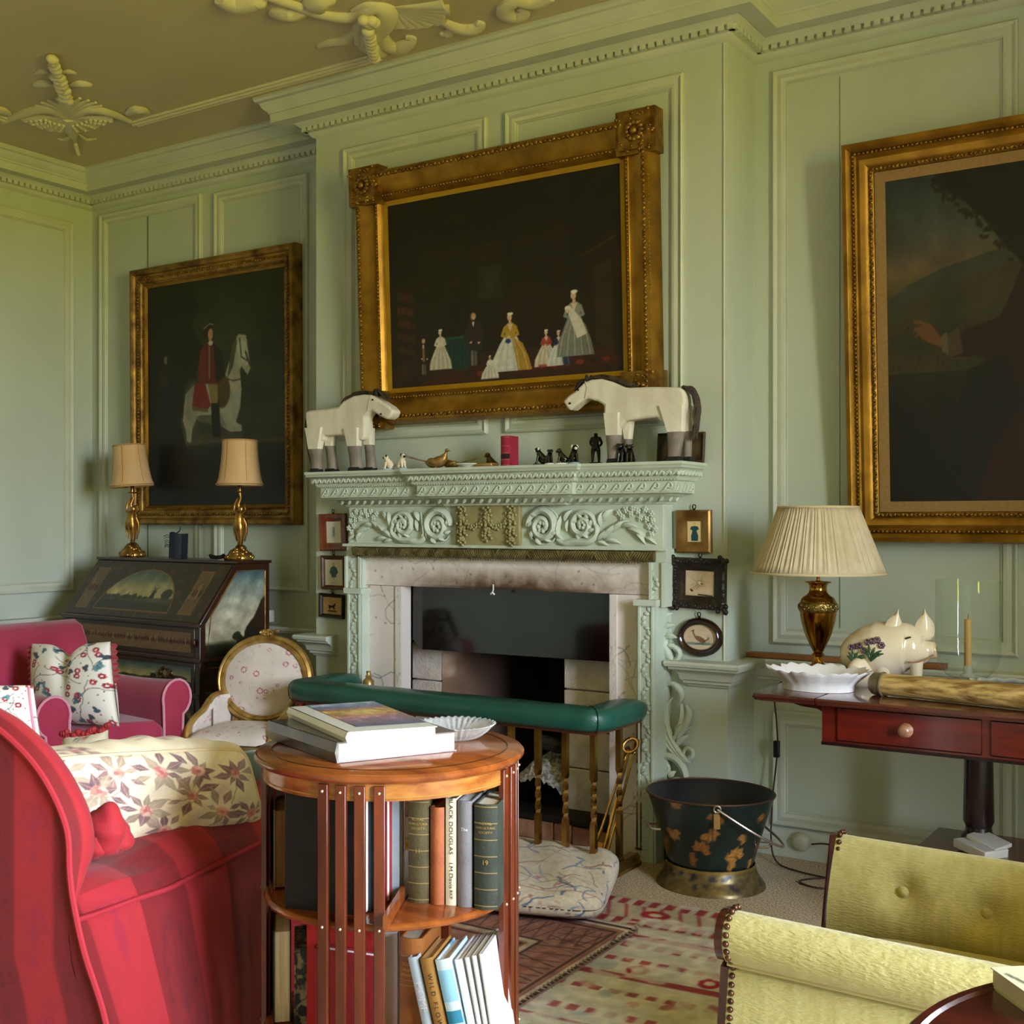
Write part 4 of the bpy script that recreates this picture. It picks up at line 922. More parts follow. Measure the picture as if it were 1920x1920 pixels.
# --- rider on a grey horse
c = Cv(300, 360, '0c0d08'); c.grad([(0, '1b2010'), (.25, '262a16'), (.5, '23261a'), (.68, '3a3826'), (.72, '4a4430'), (.74, '22211a'), (.85, '0d0c0a'), (1, '080808')]); c.noise(3, .35, 2)
c.poly([(0, 0), (.32, 0), (.4, .12), (.34, .2), (.42, .3), (.36, .42), (.3, .5), (.25, .62), (.3, .75), (0, .9)], '0b0c07', .95); c.noise(8, .3, 4)
c.poly([(.75, .6), (.86, .585), (1, .59), (1, .72), (.7, .72)], '2b2a1c', .8)
c.poly([(.27, .62), (.29, .5), (.36, .46), (.5, .45), (.58, .44), (.62, .36), (.64, .3), (.68, .26), (.735, .27), (.75, .34), (.765, .41), (.745, .44), (.70, .4), (.69, .42), (.7, .5), (.69, .58), (.66, .64), (.7, .655), (.7, .68), (.62, .68), (.57, .66), (.52, .6), (.38, .6), (.34, .66), (.33, .72), (.3, .71), (.29, .66)], 'a29e88')
c.poly([(.66, .3), (.7, .28), (.735, .3), (.75, .4), (.72, .4), (.69, .36)], 'b7b39d'); c.poly([(.34, .6), (.55, .6), (.6, .66), (.4, .63)], '6f6c5a', .7); c.ell(.33, .55, .05, .1, '807c68', 0, .6, .8)
c.poly([(.63, .3), (.66, .25), (.67, .3), (.64, .4), (.6, .45)], '3a3527', .8); c.line([(.665, .26), (.66, .23), (.675, .26)], .008, '2b281e'); c.line([(.7, .25), (.705, .225), (.715, .26)], .008, '2b281e')
c.line([(.69, .28), (.7, .36), (.745, .38)], .006, '1d1a12'); c.line([(.57, .44), (.64, .46), (.70, .455)], .005, '2d2618'); c.line([(.73, .34), (.76, .4)], .01, '3a352a')
c.poly([(.36, .46), (.43, .44), (.48, .56), (.45, .58), (.34, .56)], '7a1a14'); c.poly([(.34, .555), (.46, .575), (.46, .59), (.34, .575)], '6b5a26'); c.ell(.56, .5, .06, .075, '4a3d1d'); c.noise(30, .12, 6)
c.poly([(.48, .54), (.54, .54), (.55, .7), (.49, .7)], '0d0b09'); c.poly([(.46, .46), (.53, .47), (.53, .55), (.48, .55)], '8a7440')
c.poly([(.38, .44), (.4, .33), (.44, .28), (.5, .28), (.56, .34), (.58, .42), (.55, .47), (.4, .46)], '5e1a16'); c.poly([(.5, .28), (.57, .34), (.58, .44), (.52, .46)], '171412'); c.line([(.42, .32), (.41, .4), (.43, .42)], .03, '6d211b'); c.line([(.47, .3), (.47, .44)], .006, '94803c')
c.ell(.475, .245, .022, .03, 'b98063'); c.ell(.455, .235, .03, .035, '1b130d', 0, .9); c.ell(.478, .247, .017, .024, 'bd8868'); c.poly([(.43, .225), (.46, .195), (.52, .2), (.5, .22)], '171310'); c.line([(.43, .22), (.47, .2), (.5, .205)], .006, '8f8a76'); c.ell(.48, .285, .018, .01, 'c9c3b0')
c.ell(.14, .34, .012, .02, '8a7a64', 0, .8); c.poly([(.09, .4), (.13, .36), (.17, .4), (.17, .46), (.1, .46)], '2e120d', .9); c.noise(60, .08, 3); c.a = c.a*.85
profB = [(0, 0), (0, .05), (.008, .062), (.022, .066), (.032, .058), (.036, .046), (.05, .042), (.06, .048), (.074, .044), (.082, .03), (.09, .026), (.09, 0)]
frame('framed_painting', 'upright framed painting of a rider on a grey horse, on the wall above the bureau', 'painting', 1.18, 1.345, (-4.513, YW-.014, 1.219), R(.4), profB, [giltr],
      [(.055, .048, (.009, .007, .006), .018, giltd, 'leaf_band', R(40)), (.084, .032, (.005, .005, .004), .011, giltd, 'bead_band', 0)], c, (200, 240), .018, .1, (.012, .03, giltf))
# --- officer pointing over a landscape (right wall, runs out of view)
c = Cv(330, 380, '14100a'); c.grad([(0, '3b4a54'), (.12, '4b565a'), (.22, '5d5e54'), (.29, '7d6a50'), (.33, '6b6448'), (.42, '403c22'), (.6, '282413'), (.8, '15120b'), (1, '0f0c09')]); c.noise(3, .22, 5)
c.poly([(0, .37), (.08, .33), (.2, .29), (.3, .27), (.4, .25), (.5, .26), (.6, .22), (1, .2), (1, .45), (0, .45)], '3d4844', .8); c.poly([(0, .42), (.15, .36), (.35, .31), (.6, .27), (1, .3), (1, .6), (0, .6)], '4a4628', .75); c.noise(9, .3, 6)
for k in range(90): c.ell(r.random()*.42, .45+r.random()*.3, .004, .006, r.choice(('3a1410', '141008', '4d4a38')), 0, .6)
c.poly([(.2, 0), (1, 0), (1, .5), (.5, .3), (.42, .22), (.36, .15), (.3, .1), (.2, .04), (.17, .02)], '100906', .98)
for k in range(46):
    t_ = r.random(); c.ell(.18+.28*t_+r.uniform(-.02, .02), .03+.25*t_**1.2+r.uniform(-.02, .02), .012, .006, '241a0c', r.random()*3, .9)
c.poly([(.42, .45), (.46, .38), (.5, .3), (.6, .26), (1, .3), (1, 1), (.32, 1), (.36, .9), (.44, .72), (.4, .6), (.35, .56), (.24, .56), (.235, .5), (.33, .47)], '2d0906'); c.poly([(.3, .6), (.44, .56), (.5, .7), (.38, .85), (.32, 1), (.2, 1)], '0f0a08', .9); c.poly([(.38, .88), (.5, .75), (.6, .8), (.6, 1), (.33, 1)], '380a07', .9)
c.poly([(.225, .49), (.27, .47), (.285, .55), (.24, .56)], '5d5038'); c.poly([(.2, .5), (.225, .48), (.235, .555), (.21, .54)], '7d7460')
c.poly([(.2, .49), (.17, .455), (.13, .44), (.105, .437), (.1, .445), (.14, .455), (.105, .46), (.1, .475), (.12, .47), (.105, .49), (.125, .485), (.13, .495), (.16, .51), (.21, .53)], '8a5a3c'); c.noise(60, .08, 7); c.a = c.a*np.array([.66, .62, .55])
profC = [(0, 0), (0, .05), (.006, .066), (.02, .07), (.03, .062), (.036, .05), (.044, .052), (.05, .046), (.062, .052), (.074, .046), (.088, .034), (.096, .036), (.104, .03), (.106, .018), (.106, 0)]
linm = mat('linen_slip', '8d6b3c', .7, col2='99774a', vscale=80)
frame('framed_painting', 'large gilt framed portrait of a red coated officer pointing, above the side table', 'painting', 1.16, 1.385, (-.70, YW-.014, 1.163), R(3.4), profC, [giltf],
      [(.04, .055, (.007, .007, .006), .015, giltd, 'bead_band', R(20)), (.096, .037, (.009, .006, .006), .014, giltd, 'leaf_band', R(40))], c, (210, 250), .022, .142, (.036, .026, linm))
# --- small pictures either side of the chimneypiece
def mini(label, u0, v0, u1, v1, bw, prof_h, m, cv, oval=False, roll=0, hang=True, carved=False, ring=True):
    y = YB-.008; a = at(u0, v1, y=y); b = at(u1, v0, y=y); w_, h_ = b.x-a.x, b.z-a.z
    t = thing('miniature', label, 'miniature', ((a.x+b.x)/2, YB-.001, a.z), 0, 'miniatures round the chimneypiece'); t.rotation_euler = (R(1.5), R(roll), 0)
    if oval:
        n = 48; P = [(w_/2*math.cos(2*pi*k/n), h_/2+h_/2*math.sin(-2*pi*k/n)) for k in range(n)]
        g = G(); g.sweep(P, [(0, 0), (.002, .012), (.012, .02), (.022, .014), (.027, .005), (.027, 0)], closed=True, fn=lambda x, z, d: (x, -d, z)); fo = g.build('frame', m, t, smooth=60)
        g = G(); ri = .024; rx, rz_ = w_/2-ri, h_/2-ri; g.grid(lambda u, v: (rx*(.02+.98*v)*math.cos(2*pi*u), -.004, h_/2+rz_*(.02+.98*v)*math.sin(2*pi*u)), 50, 36, colfn=lambda U, V: cv.get(.5+.5*V*np.cos(2*pi*U), .5+.5*V*np.sin(2*pi*U))); g.build('picture', paperm, t, smooth=0)
    else:
        g = G(); hp = prof_h; g.sweep(rect_path(w_, h_), [(0, 0), (0, hp*.8), (bw*.15, hp), (bw*.5, hp*.85), (bw*.75, hp*.5), (bw, hp*.35), (bw, 0)], closed=True, fn=lambda x, z, d: (x, -d, z))
        fo = g.build('frame', m, t, smooth=30)
        if carved:
            g = G(); P = rect_path(w_, h_, .012); r = random.Random(8)
            for i in range(4):
                p0 = Vector(P[i]); d = Vector(P[(i+1) % 4])-p0; n = int(d.length/.011)
                for q in range(n):
                    p = p0+d*(q/n); nn = Vector((-d.y, d.x)).normalized()*r.uniform(-.004, .008); g.ell((p.x+nn.x, -hp*.8, p.y+nn.y), (.008, .008, .008), None, 6, 4)
            for sx_ in (-1, 1):
                for z in (0, h_):
                    for q in range(9): g.ell((sx_*(w_/2-.008)+r.uniform(-.016, .016), -hp*.9, abs(z-.008)+r.uniform(-.014, .014)), (.01, .01, .01), None, 6, 4)
            g.build('carving', m, fo, smooth=60)
        g = G(); x0 = -w_/2+bw-.002; g.grid(lambda u, v: (x0+(-2*x0)*u, -.005, bw-.002+(h_-2*bw+.004)*v), 60, 80, cv); g.build('picture', paperm, t, smooth=0)
    if ring:
        g = G(); g.tube([(.006*math.cos(q), -.006, h_+.012+.008*math.sin(q)) for q in np.linspace(0, 2*pi, 12)[:-1]], .0018, 5, closed=True); g.bx(-.003, .003, -.008, 0, h_-.004, h_+.005); g.build('hanging_ring', bronze, t)
    return t
mahog = wood('mahogany_frame', '5c2413', '7d3a1e', .35, .3, (8,8,1), 8)
c = Cv(80, 110, 'dcd5c6'); 
for k in range(16): c.line([(.4+.2*r.random(), .25+.5*r.random()) for _ in range(3)], .012, '8a8a8c', .7)
c.ell(.5, .3, .05, .05, 'a9a4a0'); c.line([(.5, .34), (.52, .5), (.44, .62), (.6, .66)], .02, '77777c', .8)
mini('small red mahogany framed pencil sketch, top of the three left of the fireplace', 602, 963, 651, 1032, .034, .02, mahog, c, roll=-1)
c = Cv(80, 110, 'd9d0bb'); c.poly([(.5, .25), (.34, .32), (.26, .5), (.36, .6), (.36, .68), (.64, .68), (.64, .58), (.74, .5), (.66, .32)], '4a6076'); c.ell(.5, .2, .07, .07, 'b8a898'); c.poly([(.44, .68), (.56, .68), (.54, .76), (.46, .76)], '7d8890', .5)
for k in range(8): c.line([(.3+.05*k, .9), (.33+.05*k, .885)], .012, '7a6a50', .8)
mini('small dark framed watercolour of a figure in blue coat, middle left of the fireplace', 604, 1042, 648, 1104, .018, .018, mat('walnut_frame', '3a2013', .4, col2='5d3a20', vscale=20), c)
c = Cv(80, 60, 'b9955f'); c.noise(6, .1, 2); c.poly([(.3, .45), (.4, .5), (.55, .48), (.62, .36), (.68, .4), (.64, .5), (.6, .62), (.66, .72), (.6, .72), (.5, .6), (.42, .6), (.38, .72), (.33, .7)], '1d140d')
for k in range(14): c.ell(.3+.03*k, .8, .03, .03, '1d140d', 0, .9)
mini('tiny black framed silhouette of an animal on tan paper, lowest left of the fireplace', 600, 1114, 645, 1157, .016, .02, mat('black_frame', '15100d', .35, col2='231a15'), c, roll=2)
c = Cv(80, 110, 'd8bf8a'); c.poly([(.5, .25), (.3, .27), (.2, .4), (.33, .44), (.36, .5), (.27, .7), (.28, .93), (.72, .93), (.74, .7), (.64, .5), (.67, .44), (.8, .4), (.7, .27)], '16434a'); c.ell(.5, .17, .075, .09, 'c7a33a'); c.ell(.5, .19, .05, .05, 'd8bf8a')
for k in range(5): c.line([(.34+.08*k, .55), (.32+.09*k, .9)], .012, '0f343b', .6)
mini('gilt framed picture of a blue dressed figure, top right of the fireplace', 1270, 956, 1335, 1036, .04, .024, mat('dull_gilt_frame', '6d4c24', .35, metal=.6, col2='a27c44', vscale=10), c)
c = Cv(100, 90, 'd9c2aa'); c.noise(4, .08, 3)
for k in range(26): c.line([(.5+.25*(r.random()-.5), .5+.25*(r.random()-.5)), (.5+.7*(r.random()-.5), .5+.6*(r.random()-.5))], .012, r.choice(('8a6a4a', '6b4a32', 'a98a68')), .6)
c.ell(.52, .5, .1, .06, 'e9e0d2', .5); c.ell(.56, .52, .05, .04, 'a3562d', .6); c.ell(.22, .78, .06, .04, '5a1c10', .6); c.line([(.45, .93), (.9, .96)], .05, '2a1a12', .9)
mini('black carved leafy frame round a pale flower print, middle right of the fireplace', 1263, 1047, 1361, 1139, .046, .028, mat('carved_ebony', '17100d', .4, col2='2b1e17', vscale=30, bump=.3), c, carved=True, roll=1.5)
c = Cv(120, 100, 'cdb596'); c.noise(4, .07, 3); c.ell(.3, .75, .22, .05, '4d7268', 0, .8, .5); c.ell(.62, .74, .26, .05, '3f6a66', 0, .8, .4)
c.ell(.52, .58, .17, .09, '7a5640', .5); c.line([(.38, .5), (.32, .36), (.31, .28)], .06, '7d5a42'); c.ell(.305, .26, .035, .035, '6b4634'); c.line([(.3, .27), (.25, .28)], .02, '5a3a2a'); c.line([(.62, .66), (.74, .56), (.76, .5)], .05, '6d4a36')
for k in range(30): c.ell(.42+.24*r.random(), .52+.14*r.random(), .012, .008, r.choice(('4a3020', 'a5805f')), r.random()*3, .8)
for k in range(10): c.line([(.7+.2*r.random(), .7), (.62+.32*r.random(), .32+.2*r.random())], .009, '7d8a6a', .7)
c.line([(.5, .68), (.48, .76)], .015, '5a3a2a'); c.line([(.56, .68), (.57, .76)], .015, '5a3a2a'); c.ell(.2, .5, .05, .06, 'd39a72', 0, .6, .6)
mini('oval dark framed picture of a brown pheasant, lowest right of the fireplace', 1269, 1160, 1355, 1229, .025, .02, mat('rosewood_oval', '1d0f0b', .2, col2='2d1812', coat=.5), c, oval=True)
# ================================================================ BUREAU AND WHAT STANDS ON IT
BA = R(-5)          # turned a little out of the wall
bo = Vector((-4.02, 3.86, 0)); bd = Vector((-.996, .087, 0)); bf = Vector((-.087, -.996, 0))   # left along the front, and out towards the room
BW, BT, BFL = 1.10, 1.04, .775
def bp(a, o, z): return bo+bd*a+bf*o+Vector((0, 0, z))     # a: 0 right .. BW left
bc = bp(BW/2, 0, 0)
t = thing('bureau', 'dark painted slant front bureau with landscape panels, in the far left corner', 'bureau', bc, 0)
ww = wood('bureau_wood', '21100a', '3d2012', .32, .3, (1,1,5), 6)
pan = mat('painted_panel', None, .4, vcol=True, coat=.2)
RUN = .20
def bg(g, a0, a1, o0, o1, z0, z1):
    g.loft([[bp(a, o, z0) for a, o in ((a0, o0), (a1, o0), (a1, o1), (a0, o1))], [bp(a, o, z1) for a, o in ((a0, o0), (a1, o0), (a1, o1), (a0, o1))]])
g = G(); side = [(-.20, .10), (RUN, .10), (RUN, BFL), (0, BT), (-.20, BT)]
g.prism(side, BW, lambda o, z, h: bp(h, o, z)); bg(g, -.012, BW+.012, -.205, .006, BT, BT+.014)
for z in (.10, .28, .455, .615): bg(g, -.01, BW+.01, -.2, RUN+.012, z-.012, z+.006)
bg(g, 0, BW, RUN-.03, RUN+.012, BFL-.016, BFL+.001)
g.build('carcase', ww, t, 'world', bevel=.003)
for a in (.05, BW-.05):
    for o in (-.15, RUN-.04):
        g = G(); p = bp(a, o, 0); g.lathe([(.02, 0), (.038, .012), (.045, .04), (.036, .07), (.03, .09)], p, 14); g.build('foot', ww, t, 'world')
def scene(w, h, seed, kind):
    c = Cv(w, h, '6d6448'); r = random.Random(seed)
    c.grad([(0, '34464a'), (.2, '56604f'), (.5, '988a5c'), (.66, 'a89a66'), (.70, '4a4a2c'), (1, '191a10')]); c.noise(4, .28, seed)
    if kind == 'side':
        c.grad([(0, '3a525a'), (.15, '7a857a'), (.45, 'aba38a'), (.72, 'b8ad90'), (.76, '4a4a30'), (1, '16170e')]); c.noise(4, .3, seed)
        c.poly([(.6, .78), (.68, .6), (.8, .5), (.92, .32), (1, .28), (1, .8)], '2b1c10'); c.noise(12, .2, seed)
        for k in range(14): c.ell(.5+.45*r.random(), .62+.14*r.random(), .06, .05, '1c1d10', r.random(), .9)
    else:
        for k in range(18):
            x = r.random(); c.ell(x, .70-.02*r.random(), .03+.02*r.random(), .03+.05*r.random(), '23260f' if r.random() < .7 else '33351a', 0, .9, .4)
        c.ell(.9, .58, .07, .12, '1d2210', 0, .95); c.poly([(.68, .7), (.70, .5), (.73, .5), (.75, .7)], '1c1710'); c.line([(.68, .42), (.75, .56)], .014, '1c1710'); c.line([(.76, .43), (.67, .54)], .012, '1c1710'); c.poly([(.36, .7), (.38, .55), (.395, .7)], '26221a')
    c.poly([(0, .76), (1, .8), (1, 1), (0, 1)], '14150c', .55); c.noise(40, .08, seed); return c
def scroll(w, h, seed, base='6d5230'):
    c = Cv(w, h, base); r = random.Random(seed); n = max(4, int(5*w/h))
    for k in range(n):
        x = (k+.5)/n; s = 1 if k % 2 else -1; pts = spiral((x, .5), .42/n, .06/n, 1.4, s*1.2, 20, s); c.line([(a, .5+(b-.5)*w/h) for a, b in pts], .07, '241308', .9)
        c.ell(x, .5, .16/n, .16, r.choice(('7a2414', '8a3a1c', '251a14', 'a5823c')), 0, .9); c.ell(x+.5/n, .4, .12/n, .12, r.choice(('a5823c', '6d1f12', '3a2a18')), 0, .8)
    c.noise(20, .2, seed); return c
# slant: flap plane coordinates s across (from right), q down the slope
def slant(s, q, lift=.002): n_ = Vector((bf.x*(BT-BFL), bf.y*(BT-BFL), RUN)).normalized(); return bp(s, RUN*q, BT+(BFL-BT)*q)+n_*lift
c = Cv(380, 120, '24120b'); c.noise(14, .5, 3, thr=.62, col='5d3418', a=.5)
sc_ = scene(240, 90, 12, 'slant')
X = (c.X-.20)/.53; Y = (c.Y-.13)/.75; m_ = ((X > 0) & (X < 1) & (Y < 1) & (((X-.52)/.52)**2+((1-Y)/.98)**2 < 1)).astype(float)
c.a = c.a*(1-m_[..., None])+sc_.get(np.clip(X, 0, 1), np.clip(1-Y, 0, 1))*m_[..., None]
th_ = np.linspace(pi, 2*pi, 40); c.line([(.20+.53*(.52+.52*math.cos(q)), .13+.75*(1+.98*math.sin(q))) for q in th_]+[(.20, .88)], .022, '7d5424', .9)
for x0 in (.055, .83):
    s_ = scroll(40, 84, int(x0*50), '5d4628'); X = (c.X-x0)/.085; Y = (c.Y-.14)/.74; mm = ((X > 0) & (X < 1) & (Y > 0) & (Y < 1)).astype(float)
    c.a = c.a*(1-mm[..., None])+s_.get(np.clip(X, 0, 1), np.clip(1-Y, 0, 1))*mm[..., None]; c.line([(x0, .14), (x0+.085, .14), (x0+.085, .88), (x0, .88), (x0, .14)], .02, '7a5a30', .8)
g = G(); g.grid(lambda u, v: slant(BW-.012-(BW-.024)*u, 1-.02-.96*v, .003), 300, 100, c); g.build('writing_flap', pan, t, 'world')['label'] = 'slant flap painted with a windmill landscape in an arch'
# right end panel (upper quad) and lower panel
c = scene(110, 170, 5, 'side'); g = G(); e0 = .02
def sidep(u, v):
    z = BFL-.20+(BT-.03-(BFL-.20))*v; ofr = RUN-.03 if z < BFL else (RUN*(BT-z)/(BT-BFL)-.03)
    return bp(-.0015, -.17+(ofr+.17)*(1-u), z)
g.grid(sidep, 70, 100, c, flip=True); p_ = g.build('side_panel', pan, t, 'world'); p_['label'] = 'end panel painted with a pale sky and dark trees'
g = G(); P = [sidep(0, 0), sidep(1, 0), sidep(1, .99), sidep(0, .99), sidep(0, .55)]; g.tube([q-bd*.002 for q in P], .004, 6, closed=True); g.build('gilt_line', giltr, p_, 'world')
c = scene(60, 90, 6, 'side'); g = G(); g.grid(lambda u, v: bp(-.0015, -.17+(RUN-.03+.17)*(1-u), .14+.33*v), 30, 40, c, flip=True); g.build('side_panel', pan, t, 'world')
brz = mat('bureau_handle', '3a2a18', .35, metal=.8, col2='6d522c', vscale=20)
for k, (z0, z1) in enumerate(((.625, .755), (.465, .6), (.292, .44), (.115, .265))):
    if k == 0: c = scroll(300, 40, 9)
    else:
        c = scene(300, 60, 20+k, 'slant'); 
    dr_w = BW-.07
    g = G(); bg(g, .035, BW-.035, RUN-.02, RUN+.004, z0, z1); d = g.build('drawer', ww, t, 'world', bevel=.003)
    g = G(); g.grid(lambda u, v: bp(BW-.055-(BW-.11)*u, RUN+.0055, z0+.02+(z1-z0-.04)*v), 200, 30, c); g.build('painted_face', pan, d, 'world')
    for a in ((.24, BW-.24) if k else (.03, BW-.03)):
        g = G()
        if k:
            for s in (-1, 1): p = bp(a+s*.04, RUN+.008, (z0+z1)/2+.01); g.ell(p, (.014, .008, .016), None, 8, 6)
            p0 = (z0+z1)/2; g.tube([bp(a+.045*math.cos(q), RUN+.018, p0+.01-.045*math.sin(q)*.8) for q in np.linspace(0, pi, 10)], .004, 6)
            for q in range(7): g.ell(bp(a+.035*math.cos(q*.9), RUN+.007, p0+.012+.022*math.sin(q*.9)), (.011, .005, .011), None, 6, 4)
        else: g.ell(bp(a, RUN+.008, (z0+z1)/2), (.008, .008, .02), None, 8, 6)
        g.build('handle', brz, d, 'world')
g = G(); p = bp(-.012, -.17, .735); g.box((p.x, p.y, p.z), (.02, .03, .058), rotm(rz=BA)); o = tag(g.build('plug_adaptor', mat('white_plastic', 'dedbd2', .4), base=p, bevel=.004), 'small white plug adaptor on the panelling at right end of bureau', 'plug')
o.location = at(508, 1155, y=4.195); g = G(); 
# --- gilt figure lamps
silkm = mat('peach_silk', 'c9a06c', .7, col2='d6b284', vscale=9, stretch=(1,1,.3), sss=0, sheen=.2, bump=.06, bscale=200)
giltl = mat('lamp_gilt', '6d4c22', .3, metal=.85, col2='c0924a', vscale=22, bump=.1, bscale=60)
def silk_lamp(label, base, tiltx, tilty, zt, uc, vb, vt, wb, wt_):
    t = thing('table_lamp', label, 'lamp', base, rnd.uniform(0, 2), 'gilt figure lamps')
    g = G(); r = random.Random(int(uc))
    g.lathe([(0, 0), (.062, 0), (.066, .008), (.058, .02), (.04, .036), (.022, .05), (.012, .06), (0, .06)], n=20)
    for k in range(30):
        a = k*2.4; q = r.random(); g.ell(((.064-.05*q)*math.cos(a), (.064-.05*q)*math.sin(a), .006+.045*q), (.014, .014, .01), rotm(rz=a, rx=r.random()), 6, 4)
    g.build('foot', giltl, t, smooth=60)
    g = G(); pts = smooth_path([(0, 0, .055), (.004, 0, .085), (0, 0, .125), (-.004, .002, .165), (.002, 0, .195)], 4)
    g.tube(pts, list(np.interp(np.linspace(0, 1, len(pts)), [0, .25, .55, .8, 1], [.011, .014, .027, .024, .012])), 12)
    for s in (-1, 1): g.tube([(s*.018, 0, .17), (s*.03, .005, .145), (s*.03, .008, .11), (s*.02, .01, .075)], [.006, .008, .007, .003], 7)
    g.ell((.006, 0, .205), (.014, .013, .016), None, 9, 7)
    for s, top in ((-1, .262), (1, .225)): g.tube([(s*.012, 0, .185), (s*.03, 0, .2), (s*.026, 0, .225), (s*.008, 0, top-.012)], [.007, .006, .006, .005], 7)
    g.build('figure', giltl, t, smooth=60)
    g = G(); g.tube([(.0, 0, .20), (-.008, 0, .225), (.006, 0, .25), (0, 0, .275)], [.007, .008, .006, .008], 8); g.lathe([(.022, .272), (.026, .277), (.01, .279), (.009, .305), (.007, .31)], n=14); g.build('candle_socket', giltl, t, smooth=60)
    g = G(); z0 = vb-base[2]; z1 = vt-base[2]; N_ = 48
    M = rotm(tiltx, tilty, 0); cz = z0+.02; rings = []
    for tt in np.linspace(0, 1, 14):
        r_ = wt_+(wb-wt_)*(1-tt)**1.9; 
        if tt < .09: r_ = wb*1.02
        ring = []
        for j in range(N_):
            a = 2*pi*j/N_; sc2 = 1-.02*abs(math.sin(3*a)); p = M @ Vector((r_*sc2*math.cos(a), r_*sc2*math.sin(a), (z1-z0)*tt)); ring.append(p+Vector((0, 0, z0)))
        rings.append(ring)
    g.loft(rings, cap=False); s_ = g.build('lamp_shade', silkm, t, smooth=50); so = s_.modifiers.new('thick', 'SOLIDIFY'); so.thickness = .002
    g = G()
    for rr_, zz in ((wb*1.03, .008), (wt_*1.0, z1-z0-.002)): g.tube([M @ Vector((rr_*math.cos(q), rr_*math.sin(q), zz))+Vector((0, 0, z0)) for q in np.linspace(0, 2*pi, 37)[:-1]], .003, 5, closed=True)
    for k in range(6): g.tube([M @ Vector(((wt_+(wb-wt_)*(1-tt)**1.9+.001)*math.cos(k*pi/3+.3), (wt_+(wb-wt_)*(1-tt)**1.9+.001)*math.sin(k*pi/3+.3), (z1-z0)*tt))+Vector((0, 0, z0)) for tt in np.linspace(.1, 1, 8)], .0012, 4)
    g.build('shade_trim', mat('silk_braid', 'b58a58', .7), s_)
    return t
p = bp(.855, -.12, BT+.015); d_ = 6.1
for lb, u, ub, vbt, vtp, wbp, wtp, tx, ty, zoff in (('gilt figure lamp with tilted peach silk shade, at left end of the bureau', 248, 248, 913, 834, 77, 58, 0, R(-4.5), 0), ('gilt figure lamp with upright peach silk shade, at right end of the bureau', 449, 446, 911, 825, 85, 65, 0, 0, 0)):
    # stand on the bureau top, at the depth of its centre line
    best = None
    for k in range(200):
        q = bp(BW*k/200, -.10, BT+.015); s_ = CX+FPX*(q.dot(RT))/(q.dot(FW))
        if best is None or abs(s_-u) < best[0]: best = (abs(s_-u), q)
    q = best[1]; dd = q.dot(FW)
    zb = EYE+(HY-vbt)/FPX*dd; zt = EYE+(HY-vtp)/FPX*dd
    lt = silk_lamp(lb, q, tx, ty, 0, u, zb, zt, wbp/2/FPX*dd, wtp/2/FPX*dd)
    zs = (zb-q.z)/.30
    for ch in lt.children:
        if ch.name.split('.')[0] != 'lamp_shade': ch.scale = (1, 1, zs)
navy = cloth('navy_leather', '121422', '1c1e2e')
q = None
for k in range(200):
    w_ = bp(BW*k/200, -.06, BT+.015); s_ = CX+FPX*(w_.dot(RT))/(w_.dot(FW))
    if abs(s_-330) < 3: q = w_
t = book('book', 'worn navy book standing upright on the bureau between the two lamps', .062, .122, .09, navy, pagem, q, R(28), ry=R(2)); 
g = G(); r = random.Random(4)
for k in range(7): z = r.uniform(.05, .115); g.tube([(-.03, -.003, z), (-.04, -.006, z+.005), (-.05-r.random()*.01, -.004, z-.004)], .0014, 4)
g.tube([(.0, .01, .122), (.012, .02, .135), (.018, .02, .155)], [.004, .003, .002], 5); g.tube([(-.03, 0, .122), (-.02, .01, .127), (-.004, .01, .124)], .004, 5)
g.build('torn_binding', navy, t)
for k in range(200):
    w_ = bp(BW*k/200, -.05, BT+.015); s_ = CX+FPX*(w_.dot(RT))/(w_.dot(FW))
    if abs(s_-408) < 3: q = w_
g = G(); g.tube([(-.045, 0, .022), (-.035, 0, .014), (0, 0, .01), (.03, 0, .013), (.05, 0, .018)], [.006, .01, .01, .009, .012], 9); o = g.build('spectacle_case', blackm); o.location = q; tag(o, 'small black curved case lying on the bureau by the right lamp', 'case')
# ================================================================ CUSHIONS AND SEATS (far group)
printm = mat('printed_cotton', None, .85, vcol=True, bump=.08, bscale=250, sheen=.1)
def berry_print(w, h, seed, bg_='e9e2d6', n=26):
    c = Cv(w, h, bg_); r = random.Random(seed); A = w/h
    for k in range(max(4, n//5)):
        x, y = r.random(), r.random(); an = r.random()*6; pts = [(x, y)]
        for q in range(10): an += r.uniform(-.6, .6); x += .05*math.cos(an)/A; y += .05*math.sin(an); pts.append((x, y))
        c.line(pts, .008, '5a4a44', .8)
    for k in range(n):
        x, y = r.random(), r.random()
        if k % 2:
            for q in range(7): a = q*.9+k; c.ell(x+.024*math.cos(a)/A, y+.024*math.sin(a), .012/A, .012, r.choice(('a01f2e', 'b83040', '7a1826')))
        else:
            a = r.random()*6; c.ell(x, y, .035/A, .022, r.choice(('4f7880', '3d5a68', '6a8f92', '46424e')), a); c.ell(x+.03*math.cos(a+1.4)/A, y+.03*math.sin(a+1.4), .028/A, .018, r.choice(('4f7880', '37505e')), a+1.2)
    for k in range(n): c.ell(r.random(), r.random(), .008/A, .008, r.choice(('7a2030', '4a4048')))
    return c
